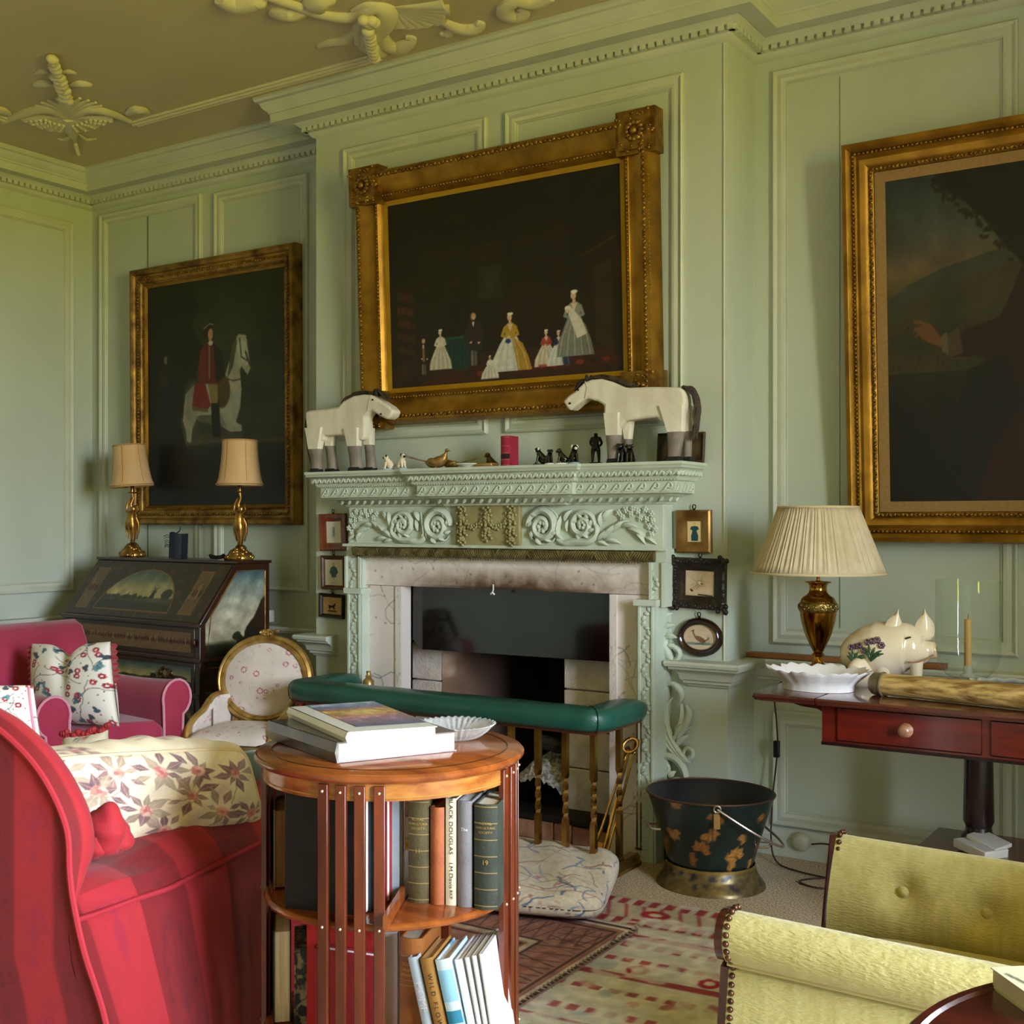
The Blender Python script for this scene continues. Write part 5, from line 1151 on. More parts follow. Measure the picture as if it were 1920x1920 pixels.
def pillow(name, label, quad, thick, cv, m=None, n=100, pinch=.06, dent=None, group=None, base=None, back=None, boxy=0, cat='cushion', rot=None, wr=.0, sag=None):
    """quad TL,TR,BR,BL world points (front side faces the viewer)"""
    TL, TR, BR, BL = [Vector(q) for q in quad]; nrm = (TR-TL).cross(BL-TL).normalized()
    if nrm.dot(EYEP-TL) < 0: nrm = -nrm
    def P(u, v, side):
        x, y = 2*u-1, 2*v-1; e = (1-abs(x)**2.6)*(1-abs(y)**2.6)
        puff = max(0, e)**(.5 if not boxy else .28)*thick/2
        x2 = x*(1-pinch*(1-y*y)*(abs(x)**3)); y2 = y*(1-pinch*(1-x*x)*(abs(y)**3)); uu, vv = (x2+1)/2, (y2+1)/2
        b = (BL*(1-uu)+BR*uu)*(1-vv)+(TL*(1-uu)+TR*uu)*vv
        if dent and side > 0: b = b+(TL-BL)*dent*math.exp(-(x/.28)**2)*max(0, y)**1.5*-1; puff *= 1-.55*math.exp(-(x/.16)**2)*max(0, min(1, (y+.6)/1.2))
        if dent and side < 0: b = b+(TL-BL)*dent*math.exp(-(x/.28)**2)*max(0, y)**1.5*-1
        w_ = wr*math.sin(9*x+5*y)*math.sin(7*y-3*x)*max(0, e)
        return b+nrm*(side*puff+w_)
    g = G(); g.grid(lambda u, v: P(u, v, 1), n, n, cv); g.grid(lambda u, v: P(u, v, -1), n, n, back or cv, flip=True)
    o = g.build(name, m or printm, base=(TL+TR+BR+BL)/4 if base is None else base, smooth=180)
    wd = o.modifiers.new('weld', 'WELD'); wd.merge_threshold = .0008
    tag(o, label, cat, group)
    return o, P
ras = mat('raspberry_linen', '96203c', .85, col2='a62a48', vscale=5, bump=.25, bscale=300, sheen=.25)
rasd = mat('pale_piping', 'cf8a98', .8)
def easy_chair():
    """raspberry armchair facing +x"""
    t = thing('armchair', 'raspberry red armchair with pale piping, in front of the bureau at far left', 'armchair', (-4.1, 2.96, 0))
    x0, x1, ya, yb = -4.42, -3.72, 2.70, 3.23      # arm centre lines at ya (near) and yb (far)
    g = G(); g.bx(x0, x1-.03, ya-.05, yb+.05, .1, .33); g.build('seat_base', ras, t, 'world', bevel=.02)
    g = G(); rings = []
    for x in np.linspace(x0+.1, x1+.01, 9):
        f = (x-x0)/(x1-x0); k = .012*math.sin(pi*f)
        rings.append([(x, ya+.05, .325), (x, ya+.05, .42), (x, ya+.09, .45+k), (x, (ya+yb)/2, .465+k), (x, yb-.09, .45+k), (x, yb-.05, .42), (x, yb-.05, .325)])
    g.loft(rings); g.build('seat_cushion', ras, t, 'world', smooth=60, bevel=.015)
    # scrolled arms
    for yc, s in ((ya, -1), (yb, 1)):
        def sec(x, f):
            top = .60+.03*(1-f)-.02*math.sin(pi*f); R_ = .075
            ring = []
            for a in np.linspace(-.35*pi, 1.1*pi, 14): ring.append((x, yc+s*.02+s*R_*math.cos(a)*.95, top-.075+R_*math.sin(a)))
            ring += [(x, yc-s*.045, .42), (x, yc-s*.045, .14), (x, yc+s*.06, .14), (x, yc+s*.05, .40)]
            return ring
        g = G(); g.loft([sec(x, f) for f, x in [(f, x0+.05+(x1-x0-.05)*f) for f in np.linspace(0, 1, 10)]]); arm = g.build('arm', ras, t, 'world', smooth=60)
        g = G(); g.tube([(x1+.004, b, c_) for (_, b, c_) in sec(x1, 1)], .0055, 6, closed=True); g.build('piping', rasd, arm, 'world')
    g = G(); rings = []
    for y in np.linspace(ya-.06, yb+.07, 12):
        f = (y-ya+.06)/(yb-ya+.13); k = .03*(1-abs(2*f-1)**4); e = .012 if f in (0, 1) else 0
        rings.append([(x0-.02+e, y, .12), (x0+.13-e, y, .12), (x0+.16+k-e, y, .46), (x0+.09+k-e, y, .70), (x0+.05-e, y, .785-e), (x0-.0, y, .81-e), (x0-.06+e, y, .80-e), (x0-.085+e, y, .765), (x0-.06+e, y, .72), (x0-.03+e, y, .5)])
    g.loft(rings); g.build('backrest', ras, t, 'world', smooth=60, bevel=.01)
    for x in (x0+.05, x1-.06):
        for y in (ya, yb): g = G(); g.lathe([(.012, 0), (.02, .05), (.024, .12)], (x, y, 0), 10); g.build('leg', ww, t, 'world')
    return t
easy_chair()
c = berry_print(260, 260, 5, n=60)
dq = 4.52
o, P = pillow('throw_cushion', 'white cushion with red berry print and red frill, on the raspberry armchair', (at(60, 1207, d=4.68), at(207, 1203, d=4.46), at(224, 1362, d=4.34), at(64, 1356, d=4.56)), .13, c, dent=.16, pinch=.03)
g = G()
for s in (0, 1):
    rings = []
    for v in np.linspace(.3 if s == 0 else .5, .97, 40):
        p = P(s, v, 0); d_ = (P(1, v, 0)-P(0, v, 0)).normalized()*(1 if s else -1); n_ = Vector((.5, -.8, 0)); wv = n_*.012*math.sin(v*85)
        rings.append([p-d_*.006, p+d_*.03+wv, p+d_*.03+wv+Vector((.002, 0, .002)), p-d_*.006+Vector((.002, 0, .002))])
    g.loft(rings)
fr = g.build('frill', mat('red_silk', 'b01420', .4, sheen=.3), o, 'world', smooth=60)
# cushion at the left edge and little tufted cushion
c = berry_print(220, 260, 11, n=46)
o, P = pillow('throw_cushion', 'berry print cushion at left edge, on the far arm of the red sofa', (at(-90, 1288, d=2.62), at(62, 1286, d=2.66), at(86, 1440, d=2.6), at(-90, 1470, d=2.56)), .13, c, boxy=1, pinch=.02)
g = G(); g.tube([P(1-.04, v, 1) for v in np.linspace(.05, .95, 16)], .004, 6); g.build('piping', rasd, o, 'world')
c = berry_print(60, 60, 15, 'e0d6bc', n=12)
o, P = pillow('small_cushion', 'small cream cushion with red flower fringe, behind the big floral cushion', (at(118, 1380, d=2.78), at(203, 1368, d=2.76), at(215, 1560, d=2.66), at(118, 1560, d=2.68)), .09, c, n=18)
g = G(); r = random.Random(3)
for k in range(26): p = P(k/25, 1, 0); g.ell(p+Vector((r.uniform(-.006, .006), 0, r.uniform(-.003, .012))), (.008, .008, .008), None, 6, 4)
g.build('fringe', mat('red_fringe', 'a32a30', .8), o, 'world')
# ---- gilt oval back chair by the fender
gw = mat('gilt_wood', '8f6a30', .38, metal=.55, col2='c8a35c', vscale=18, bump=.1)
def rose_print(w, h, seed):
    c = Cv(w, h, 'dccfc4'); c.noise(6, .06, seed); r = random.Random(seed); A = w/h
    for k in range(60): x, y = r.random(), r.random(); c.line([(x, y), (x+r.uniform(-.08, .08), y+r.uniform(-.08, .08))], .008, r.choice(('b5aa94', 'c4b9a8', 'a9a08c')), .6)
    for k in range(34):
        x, y = r.random(), r.random(); s = r.uniform(.014, .034)
        if k % 3: 
            for q in range(8): c.ell(x+s*math.cos(q*.785)/A, y+s*math.sin(q*.785), s*.33/A, s*.33, r.choice(('b8606a', 'c07078', 'a8485a')), 0, .85)
        else: c.ell(x, y, s*.6/A, s*.6, 'b05868', 0, .8); c.ell(x, y, s*.3/A, s*.3, 'dcc8bc')
    return c
def oval_chair():
    ctr = at(497, 1273, d=5.0); n_ = Vector((.3, -.954, 0)).normalized(); sd = Vector((.954, .3, 0)); w_, h_ = .212, .18
    fl = Vector((ctr.x, ctr.y, 0))
    t = thing('gilt_armchair', 'low gilt chair with padded oval back in faded rose print, beside the fender', 'armchair', fl+n_*.2)
    F = lambda a, b, d: ctr+sd*a+Vector((0, 0, b))+n_*(d-.10*b/h_*.3)
    N_ = 48; g = G(); P = [(w_*math.cos(-2*pi*k/N_), h_*math.sin(-2*pi*k/N_)) for k in range(N_)]
    g.sweep(P[::-1] if False else P, [(-.004, -.015), (-.006, .012), (.004, .02), (.012, .014), (.016, .022), (.026, .02), (.03, .01), (.03, -.015)], closed=True, fn=lambda x, y, z: F(x, y, z))
    r = random.Random(2)
    for k in range(16): g.ell(F(.04*math.cos(k*1.1)*r.random()+.004, h_+.006+.016*r.random(), .012), (.014, .008, .01), rotm(rz=k), 6, 4)
    g.build('back_frame', gw, t, 'world', smooth=50)
    c = rose_print(300, 300, 3); g = G(); rx, rz_ = w_-.018, h_-.018
    g.grid(lambda u, v: F(rx*v*math.cos(2*pi*u), rz_*v*math.sin(2*pi*u), .006+.022*(1-v*v)), 150, 90, colfn=lambda U, V: c.get(.5+.5*V*np.cos(2*pi*U), .5+.5*V*np.sin(2*pi*U)))
    g.build('back_pad', printm, t, 'world', smooth=180)
    g = G(); g.ell(F(0, 0, -.012), (.02, .02, .02), None, 6, 4); g.build('back_button', gw, t, 'world')
    # seat
    sc_ = rose_print(240, 200, 7); base = Vector((ctr.x, ctr.y, 0))
    S = lambda a, f, z: base+sd*a+n_*f+Vector((0, 0, z))
    g = G(); g.grid(lambda u, v: S((.165+.012*v)*(2*u-1)*(1-.12*abs(2*u-1)**4*v**4), .02+.36*v, .36+.05*max(0, (1-abs(2*u-1)**4)*(1-(abs(2*v-1))**4))**.6), 110, 90, sc_)
    g.grid(lambda u, v: S((.165+.012*v)*(2*u-1)*(1-.12*abs(2*u-1)**4*v**4), .02+.36*v, .33), 12, 12, sc_, flip=True)
    g.build('seat', printm, t, 'world', smooth=180)
    g = G(); rp = [S(-.165, .02, .335), S(-.18, .3, .335), S(-.15, .375, .335), S(0, .39, .335), S(.15, .375, .335), S(.18, .3, .335), S(.165, .02, .335)]
    g.tube(smooth_path(rp, 5), .02, 8); g.build('seat_rail', gw, t, 'world')
    for s in (-1, 1):
        g = G(); pts = smooth_path([S(s*.17, .0, .50), S(s*.18, .05, .505), S(s*.185, .11, .50), S(s*.188, .18, .455), S(s*.19, .25, .43), S(s*.188, .30, .39), S(s*.18, .315, .33)], 5)
        g.tube(pts, [.015]*len(pts), 8); a_ = g.build('arm_rail', gw, t, 'world')
        c = rose_print(80, 60, 9+s); g = G(); P2 = pts
        g.grid(lambda u, v: P2[int(u*(len(P2)-8))]*(v)+Vector((P2[int(u*(len(P2)-8))].x, P2[int(u*(len(P2)-8))].y, .36))*(1-v)-sd*s*.012, 24, 12, c); o_ = g.build('arm_pad', printm, t, 'world', smooth=180); so = o_.modifiers.new('thick', 'SOLIDIFY'); so.thickness = .02; so.offset = 0
        for f, z in ((.32, 0), (.04, 0)):
            g = G(); g.tube(smooth_path([S(s*.155, f, .33), S(s*.165, f+.02, .24), S(s*.155, f+.01, .1), S(s*.165, f+.03, .0)], 4), [.024, .022, .02, .018, .016, .014, .013, .012, .012, .012, .014, .014, .016], 8); g.build('leg', gw, t, 'world')
    # back stiles down to the seat
    g = G()
    for s in (-1, 1): g.tube([F(s*.12, -h_+.02, 0), S(s*.14, .0, .33)], .016, 7)
    g.build('stile', gw, t, 'world')
oval_chair()
# ================================================================ STRIPED RED SOFA (foreground left)
damm = mat('red_damask', None, .8, vcol=True, bump=.12, bscale=350, sheen=.08)
pipr = mat('red_piping', 'a52430', .8)
SF = Vector((-.25, .968, 0)); SR = Vector((.968, .25, 0)); S0 = at(133, 1640, d=1.95); S0.z = 0
def sp(r, f, z): return S0+SR*r+SF*f+Vector((0, 0, z))
def damask(w, h, band, seed, horiz=False, k0=0):
    """woven stripe with faint tree motifs; bands run down the cloth (v)"""
    c = Cv(w, h, '760c14'); A = w/h; n = int(1/band)+2
    for k in range(n):
        x0 = (k+k0-1)*band
        if k % 2: c.poly([(x0, 0), (x0+band, 0), (x0+band, 1), (x0, 1)], 'a01c25')
        for j in range(int(1/(band*A*2.2))+2):
            x = x0+band*.5; y = (j+(.5 if k % 2 else 0))*band*A*2.2+.06; s = band*A; col = '8e1838' if k % 2 else '5e0812'
            P = lambda a, b: (x+a*s/A, y+b*s)
            for q in range(7): a = -pi+q*pi/6; c.line([P(0, .1), P(.3*math.cos(a)*.5, .3*math.sin(a)*.6), P(.36*math.cos(a), .42*math.sin(a)-.02)], .012*s*3, col, .55)
            for q in range(12): a = -pi+q*pi/11; c.ell(*P(.33*math.cos(a), .40*math.sin(a)-.06), .05*s/A, .05*s, col, 0, .5)
            c.line([P(0, .55), P(0, -.2)], .03*s, col, .5)
            for sg in (-1, 1): c.line([P(0, .5), P(sg*.2, .42), P(sg*.3, .5), P(sg*.22, .58)], .025*s, col, .5); c.line([P(0, .3), P(sg*.22, .18), P(sg*.34, .24)], .02*s, col, .45)
            c.ell(*P(0, .62), .1*s/A, .12*s, col, 0, .5)
    c.noise(60, .05, seed); return c
def sofa():
    t = thing('sofa', 'red striped damask sofa seen from behind its right arm, at lower left', 'sofa', sp(-.75, .45, 0))
    TH = .064
    # outline of the back's right edge on its near face (r,z), taken from the picture plane through the piping
    edge = []
    for u, v in ((-110, 1312), (-40, 1345), (5, 1374), (60, 1428), (100, 1490), (127, 1560), (132, 1640), (140, 1700), (160, 1790), (200, 1920)):
        p = at(u, v, plane=(S0, SF)); edge.append(((p-S0).dot(SR), p.z))
    e0 = edge[0]; edge = [(e0[0]-.9, e0[1]+.05), (e0[0]-.4, e0[1]+.045), (e0[0]-.15, e0[1]+.02)]+edge
    e_ = edge[-1]; edge.append((e_[0]+.02, .28)); edge.append((e_[0]+.03, .06))
    E2 = smooth_path([Vector((a, b)) for a, b in edge], 5)
    zmin = .05; rleft = -1.7
    # near face: columns from edge down/left as a grid (u along the edge curve, v towards the bottom left line)
    c = damask(520, 420, .062, 3)
    g = G(); NE = len(E2)
    def near(u, v):
        e = E2[min(NE-1, int(round(u*(NE-1))))]; x = e.x; z = zmin+(e.y-zmin)*v
        # belly of the cloth
        return x, z
    # use straight columns in r instead so that the stripes hang vertically
    rs = [e.x for e in E2]; zs_ = [e.y for e in E2]; imax = max(range(NE), key=lambda i: rs[i] if zs_[i] > .5 else -9)
    up = E2[:imax+1]; lowe = E2[imax:]
    def ztop(r): return float(np.interp(r, [p.x for p in up], [p.y for p in up]))
    def rright(z):
        pts = sorted([(p.y, p.x) for p in lowe]); return float(np.interp(z, [a for a, _ in pts], [b for _, b in pts]))
    rmax = up[-1].x
    def nf(u, v):
        r0 = rleft+(rmax-rleft)*u**.75; zt = ztop(r0); z = zmin+(zt-zmin)*v
        x = r0 if z > up[-1].y else r0+(rright(z)-rmax)*u**3
        return x, z
    U_, V_ = np.meshgrid(np.linspace(0, 1, 150), np.linspace(0, 1, 110))
    lz = sorted([(p.y, p.x) for p in lowe]); lzy = [a for a, _ in lz]; lzx = [b for _, b in lz]
    def cf(U, V):
        rr = rleft+(rmax-rleft)*U**.75; zt = np.interp(rr, [p.x for p in up], [p.y for p in up]); z = zmin+(zt-zmin)*V
        rx = np.where(z > up[-1].y, rr, rr+(np.interp(z, lzy, lzx)-rmax)*U**3)
        sh = np.where(z < .68, (np.interp(np.minimum(z, .68), lzy, lzx)-rmax)*.75, 0)
        return c.get(np.clip(1-(rmax-(rx-sh)+.02)/1.3, 0, 1), np.clip(z/1.05, 0, 1))
    g.grid(lambda u, v: sp(nf(u, v)[0], 0, nf(u, v)[1]), 260, 190, colfn=cf)
    thk = lambda z: max(.02, min(1, (z-.595)/.075))
    # edge strip (thickness of the back), slightly crowned
    c2 = damask(60, 300, .62, 5, k0=.55)
    g.grid(lambda u, v: (lambda e, n_: sp(e.x+n_.x*.014*math.sin(pi*v)*thk(e.y), TH*v*thk(e.y), e.y+n_.y*.014*math.sin(pi*v)*thk(e.y)))(E2[int(round(u*(NE-1)))], Vector((.7, .7))), NE, 12, colfn=lambda U, V: c2.get(V, 1-U))
    g.grid(lambda u, v: sp(nf(u, v)[0]-.05-.2*(1-v), TH, nf(u, v)[1]), 60, 40, colfn=cf, flip=True)
    b = g.build('backrest', damm, t, 'world', smooth=60)
    g = G(); g.tube([sp(p.x, -.002, p.y+.002) for p in E2], .0055, 7); g.build('piping', pipr, b, 'world')
    # right arm, soft section swept forward
    L_ = .86
    def arm(f, a):    # a: 0 outer bottom .. 1 inner bottom
        ff = f*L_; sag = -.018*math.sin(pi*min(1, f*2.2))*(1-f)
        zo = .568-.028*min(1, f*3)+.006*f; zt = .632-.012*math.sin(pi*f)+sag; W_ = .24; e = .012*math.exp(-f*9)
        fl = .085*max(0, 1-f*1.6); P = [(.02+fl*1.4, .05), (.012+fl, .30), (-.002, zo-.02), (-.012, zo), (-.03, zo+.035), (-.075, zt-.006), (-.12, zt), (-.17, zt-.012), (-.215, zt-.05), (-.235, zt-.11), (-.235, .38)]
        tt = a*(len(P)-1); i = min(len(P)-2, int(tt)); k = tt-i; r_ = P[i][0]*(1-k)+P[i+1][0]*k; z = P[i][1]*(1-k)+P[i+1][1]*k
        wr = .004*math.sin(f*23+a*9)*(1 if a > .3 else .4)*math.exp(-((f-.12)/.2)**2)
        return sp(r_+wr, .002+ff, z+wr)
    c = damask(300, 420, .165, 9, k0=.35)
    g = G(); g.grid(lambda u, v: arm(u, v), 200, 150, colfn=lambda U, V: c.get(np.clip(U, 0, 1), np.clip(.05+.9*V, 0, 1)))
    g.grid(lambda u, v: (arm(1, v)*(1-u)+sp(-.12, L_+.02*math.sin(pi*u), .3+.2*v)*u), 6, 30, colfn=lambda U, V: c.get(U*0+.99, V))
    ao = g.build('arm', damm, t, 'world', smooth=120)
    g = G(); g.tube([arm(f, .3)+SR*.004 for f in np.linspace(.0, 1, 30)], .005, 7); g.build('piping', pipr, ao, 'world')
    # bunched loose cover where back and arm meet
    g = G(); M = rotm(rz=YAW-.3)
    for (u, v, d_, ax_, ay_, az_, tl) in ((198, 1556, 2.10, .036, .03, .046, .15), (222, 1572, 2.13, .026, .024, .03, .5), (178, 1580, 2.09, .024, .02, .03, -.2)):
        o0 = len(g.v); p = at(u, v, d=d_); g.ell(p, (ax_, ay_, az_), M @ rotm(ry=tl), 22, 16)
        for i in range(o0, len(g.v)): q = g.v[i]; n_ = (q-p); g.v[i] = q+n_*(.16*math.sin(q.z*160+q.x*70)*abs(math.sin(q.x*90+1)))
    g.cols = {i: Cv.c('a01c25') for i in range(len(g.v))}
    g.build('tucked_cover', damm, t, 'world', smooth=120)
    # seat, front and far arm (hidden from here, kept simple)
    g = G(); rings = []
    def blk(r0, r1, f0, f1, z0, z1): 
        g.loft([[sp(r0, f0, z0), sp(r1, f0, z0), sp(r1, f1, z0), sp(r0, f1, z0)], [sp(r0, f0, z1), sp(r1, f0, z1), sp(r1, f1, z1), sp(r0, f1, z1)]])
    blk(-1.6, -.24, .11, .84, .12, .43)
    g.cols = {i: Cv.c('760c14') for i in range(len(g.v))}; g.build('seat', damm, t, 'world', bevel=.03)
    g = G(); blk(-1.85, -1.6, .11, .86, .05, .6); g.cols = {i: Cv.c('760c14') for i in range(len(g.v))}; g.build('arm', damm, t, 'world', bevel=.06)
    return t
sofa()
def rose_chintz(w, h, seed):
    c = Cv(w, h, 'e4d3b4'); c.noise(3, .06, seed); r = random.Random(seed); A = w/h
    for k in range(9):
        x, y = r.random(), r.random(); an = r.random()*6; pts = [(x, y)]
        for q in range(12): an += r.uniform(-.5, .5); x += .035*math.cos(an)/A; y += .035*math.sin(an); pts.append((x, y))
        c.line(pts, .012, r.choice(('a08a68', 'b09c7c', '8d7a68')), .7)
    for (fx, fy) in ((.30, .18), (.92, .85), (.05, .15), (.68, .22), (.45, .88), (.38, .62), (.62, .5), (.75, .75), (.2, .35), (.88, .3), (.5, .2), (.12, .78)):
        for q in range(8):
            a = q*.8+fx*7; d_ = r.uniform(.07, .2); x, y = fx+d_*math.cos(a)/A, fy+d_*math.sin(a); col = r.choice(('8a6a68', '7d5a5e', '97806e', 'a58f7a', '6d4a52'))
            ux, uy = math.cos(a), math.sin(a); L_ = r.uniform(.07, .13); W_ = L_*.42
            c.poly([(x-ux*L_/A, y-uy*L_), (x-uy*W_/A, y+ux*W_), (x+ux*L_*.3/A-uy*W_*.7/A, y+uy*L_*.3+ux*W_*.7), (x+ux*L_/A, y+uy*L_), (x+uy*W_/A, y-ux*W_)], col, .85); c.line([(x-ux*L_/A, y-uy*L_), (x+ux*L_/A, y+uy*L_)], .006, 'c9b49a', .7)
        for q in range(9): a = q*.7; c.ell(fx+.035*math.cos(a)/A, fy+.035*math.sin(a), .03/A, .026, r.choice(('c98878', 'd8a08e', 'c07068', 'ddb4a0')), a, .8)
        c.ell(fx, fy, .022/A, .022, 'b85f5a', 0, .8)
    c.noise(50, .04, seed); return c
def box_cushion(name, label, quad, thick, cv, gcv, m=None, nu=110, nv=60, bulge=.03, pip=None, wr=.003):
    """boxed cushion: quad TL,TR,BR,BL is the front face; the gusset runs round all four sides"""
    TL, TR, BR, BL = [Vector(q) for q in quad]; nrm = (TR-TL).cross(BL-TL).normalized()
    if nrm.dot(EYEP-TL) < 0: nrm = -nrm
    def base(u, v):
        x, y = 2*u-1, 2*v-1; rc = .10
        x2 = x*(1-rc*.5*abs(y)**6); y2 = y*(1-rc*abs(x)**6); uu, vv = (x2+1)/2, (y2+1)/2
        return (BL*(1-uu)+BR*uu)*(1-vv)+(TL*(1-uu)+TR*uu)*vv
    def P(u, v, w_):
        x, y = 2*u-1, 2*v-1; e = max(0, (1-x**4)*(1-y**4))
        k = wr*(math.sin(11*x+5*y)+math.sin(17*x-9*y))*e
        return base(u, v)+nrm*((.5-w_)*thick+(1 if w_ < .5 else -1)*bulge*e**.6+k)
    g = G(); g.grid(lambda u, v: P(u, v, 0), nu, nv, cv); g.grid(lambda u, v: P(u, v, 1), 24, 16, cv, flip=True)
    rim = [(u, 0) for u in np.linspace(0, 1, 60)]+[(1, v) for v in np.linspace(0, 1, 34)[1:]]+[(u, 1) for u in np.linspace(1, 0, 60)[1:]]+[(0, v) for v in np.linspace(1, 0, 34)[1:]]
    cen = base(.5, .5)
    def gus(s_, w_):
        u, v = rim[int(round(s_*(len(rim)-1)))]; b = base(u, v); o_ = (b-cen); o_ = (o_-nrm*o_.dot(nrm)).normalized()
        return b+nrm*((.5-w_)*thick)+o_*(.022*math.sin(pi*w_)**.7+.003*math.sin(s_*140)*math.sin(pi*w_))
    g.grid(gus, len(rim), 14, gcv)
    o = g.build(name, m or printm, base=cen, smooth=180); o.modifiers.new('weld', 'WELD').merge_threshold = .0006; tag(o, label, 'cushion')
    if pip is not None:
        g = G(); g.tube([gus(s_, .0)+nrm*.001 for s_ in np.linspace(0, 1, len(rim))[:-1]], .0042, 6, closed=True); g.build('piping', pip, o, 'world')
    return o
c = rose_chintz(440, 230, 4)
box_cushion('floral_cushion', 'large cream cushion with faded rose chintz, propped on the red sofa arm', (at(30, 1414, d=2.18), at(426, 1394, d=2.57), at(462, 1530, d=2.62), at(80, 1590, d=2.23)), .115, c, rose_chintz(420, 60, 9), pip=mat('cream_piping', 'd8c09c', .8), nu=220, nv=110)
# green velvet cushion behind
c = Cv(30, 30, '2b3d20'); c.noise(4, .25, 2)
o, P = pillow('velvet_cushion', 'dark green velvet cushion behind the floral cushion, left of the bookcase', (at(425, 1410, d=2.8), at(520, 1398, d=2.95), at(540, 1520, d=2.9), at(450, 1545, d=2.78)), .15, c, mat('green_velvet', None, .7, vcol=True, sheen=.8), n=30, boxy=1, pinch=.02)
# ================================================================ REVOLVING BOOKCASE
BCX = Vector((-1.413, 1.753, 0)); BR_ = .253
mah = wood('mahogany', '6b2f12', '9a5222', .2, .6, (1.2,6,6), 5)
mahd = wood('mahogany_slat', '471a0b', '6d2d13', .28, .35, (6,6,1), 6)
inl = mat('boxwood_inlay', 'b0803c', .35)
bc_ = thing('revolving_bookcase', 'round mahogany revolving bookcase full of books, in front of the fender', 'bookcase', BCX)
th0 = math.atan2(-BCX.y, -BCX.x)          # direction of the camera as seen from the bookcase
def bpolar(deg, r, z): a = th0+R(deg); return BCX+Vector((r*math.cos(a), r*math.sin(a), z))     # deg: + to the right in view
g = G(); g.lathe([(0, .786), (.238, .786), (.247, .789), (.253, .795), (.2535, .80), (.25, .804), (.246, .8045), (.243, .807), (.0, .8075)], BCX, 96); tp = g.build('top', mah, bc_, 'world', smooth=40)
g = G(); g.tube([bpolar(k*360/90, .222, .8075) for k in range(90)], .0009, 4, closed=True); g.build('inlay_line', mat('dark_line', '3a1c0c', .3), tp, 'world')
g = G(); rings = []
for r_, z in ((.236, .786), (.236, .757), (.225, .757), (.225, .786)): rings.append([bpolar(k*4, r_, z) for k in range(90)])
g.loft(rings, closed=True); ap = g.build('apron', wood('flame_mahogany', '7d3a16', 'b87a38', .22, .5, (3,3,9), 6), bc_, 'world', smooth=30)
g = G(); g.tube([bpolar(k*4, .2363, .7625) for k in range(90)], .0012, 4, closed=True); g.build('inlay_line', inl, ap, 'world')
for z0, z1 in ((.533, .547), (.285, .30)):
    g = G(); g.lathe([(0, z0), (.228, z0), (.234, z0+.003), (.236, z0+.008), (.232, z1-.001), (.228, z1), (0, z1)], BCX, 80); g.build('shelf', mah, bc_, 'world', smooth=40)
g = G(); g.lathe([(0, .22), (.2, .22), (.22, .235), (.235, .26), (.235, .285), (0, .285)], BCX, 64); g.build('base', mah, bc_, 'world', smooth=40)
g = G(); g.lathe([(.03, .03), (.05, .06), (.04, .12), (.05, .22), (0, .22)], BCX, 24); g.build('pedestal', mahd, bc_, 'world', smooth=40)
for k in range(4):
    a = 45+90*k; g = G(); g.tube([bpolar(a, .03, .14), bpolar(a, .12, .11), bpolar(a, .2, .05), bpolar(a, .24, .02)], [.022, .02, .018, .018], 8); g.build('leg', mahd, bc_, 'world')
stud = mat('brass_pin', 'e0c9a0', .3, metal=.6)
for gi, gc in enumerate((-16.5, 71, 163, 253)):
    for k in range(4):
        a = gc+(k-1.5)*8.0; g = G(); p0 = bpolar(a, .2405, 0); d_ = (p0-BCX).normalized(); tg = Vector((-d_.y, d_.x, 0))
        w_ = .0095; th = .0085; rings = []
        for z in (.225, .80-.016): rings.append([p0+tg*w_+d_*th*.3+Vector((0, 0, z)), p0+tg*w_-d_*th+Vector((0, 0, z)), p0-tg*w_-d_*th+Vector((0, 0, z)), p0-tg*w_+d_*th*.3+Vector((0, 0, z))])
        g.loft(rings); s_ = g.build('slat', mahd, bc_, 'world', bevel=.0012)
        g = G()
        for z in (.772, .54, .291): g.ell(p0+d_*th*.35+Vector((0, 0, z)), (.0026, .0026, .0026), None, 7, 5)
        g.build('pin', stud, s_, 'world')
# ---- books.  a: along the spines of the right-hand row, b: into the case
BA_ = Vector((.94, .343, 0)).normalized(); BB_ = Vector((-.343, .94, 0)).normalized(); rowz = math.atan2(BA_.y, BA_.x)
Z1, Z2 = .5475, .3005
olive = cloth('olive_cloth', '41391f', '5a4d2c'); dgreen = cloth('dark_green_cloth', '272b22', '373c30'); orange = cloth('orange_leather', '8f4a26', 'a85c30'); creamd = mat('cream_jacket', 'd9ccac', .6); greyd = cloth('grey_jacket', '6d6868', '7d7878'); tan = cloth('tan_leather', '7a4216', '9a5c22')
bandg = mat('gilt_band', '9a8250', .4, metal=.4); whitet = mat('white_lettering', 'e0dcd4', .6)
def pat(u, v, d): return at(u, v, d=d)
def spinebook(label, u0, u1, vt, vb, d, cov, pg, zb, D=.115, lean=0, **kw):
    a = at(u0, vb, d=d); b = at(u1, vb, d=d); c_ = (a+b)/2; th = (b-a).length*kw.pop('thk', .97); h = (vb-vt)/FPX*d
    t = book('book', label, th, h, D, cov, pg, (c_.x, c_.y, zb), rowz+kw.pop('drz', 0), 'books in the revolving bookcase', ry=lean, **kw); return t
rs = lambda n, h, m: [(m, [(h*(.03+.94*k/n), .0016) for k in range(n+1)])]
spinebook('dark olive book lettered ROYAL AGRICULTURAL SOCIETY 11, upper right shelf', 764, 806, 1503, 1697, 2.125, olive, pagem, Z1, ribm=rs(6, .186, bandg), text=[('ROYAL', .150, .0065, 0, goldt, 1.1), ('AGRICULTURAL', .142, .0055, 0, goldt, .9), ('SOCIETY', .134, .0058, 0, goldt, 1.1), ('11', .093, .011, 0, goldt, 1)])
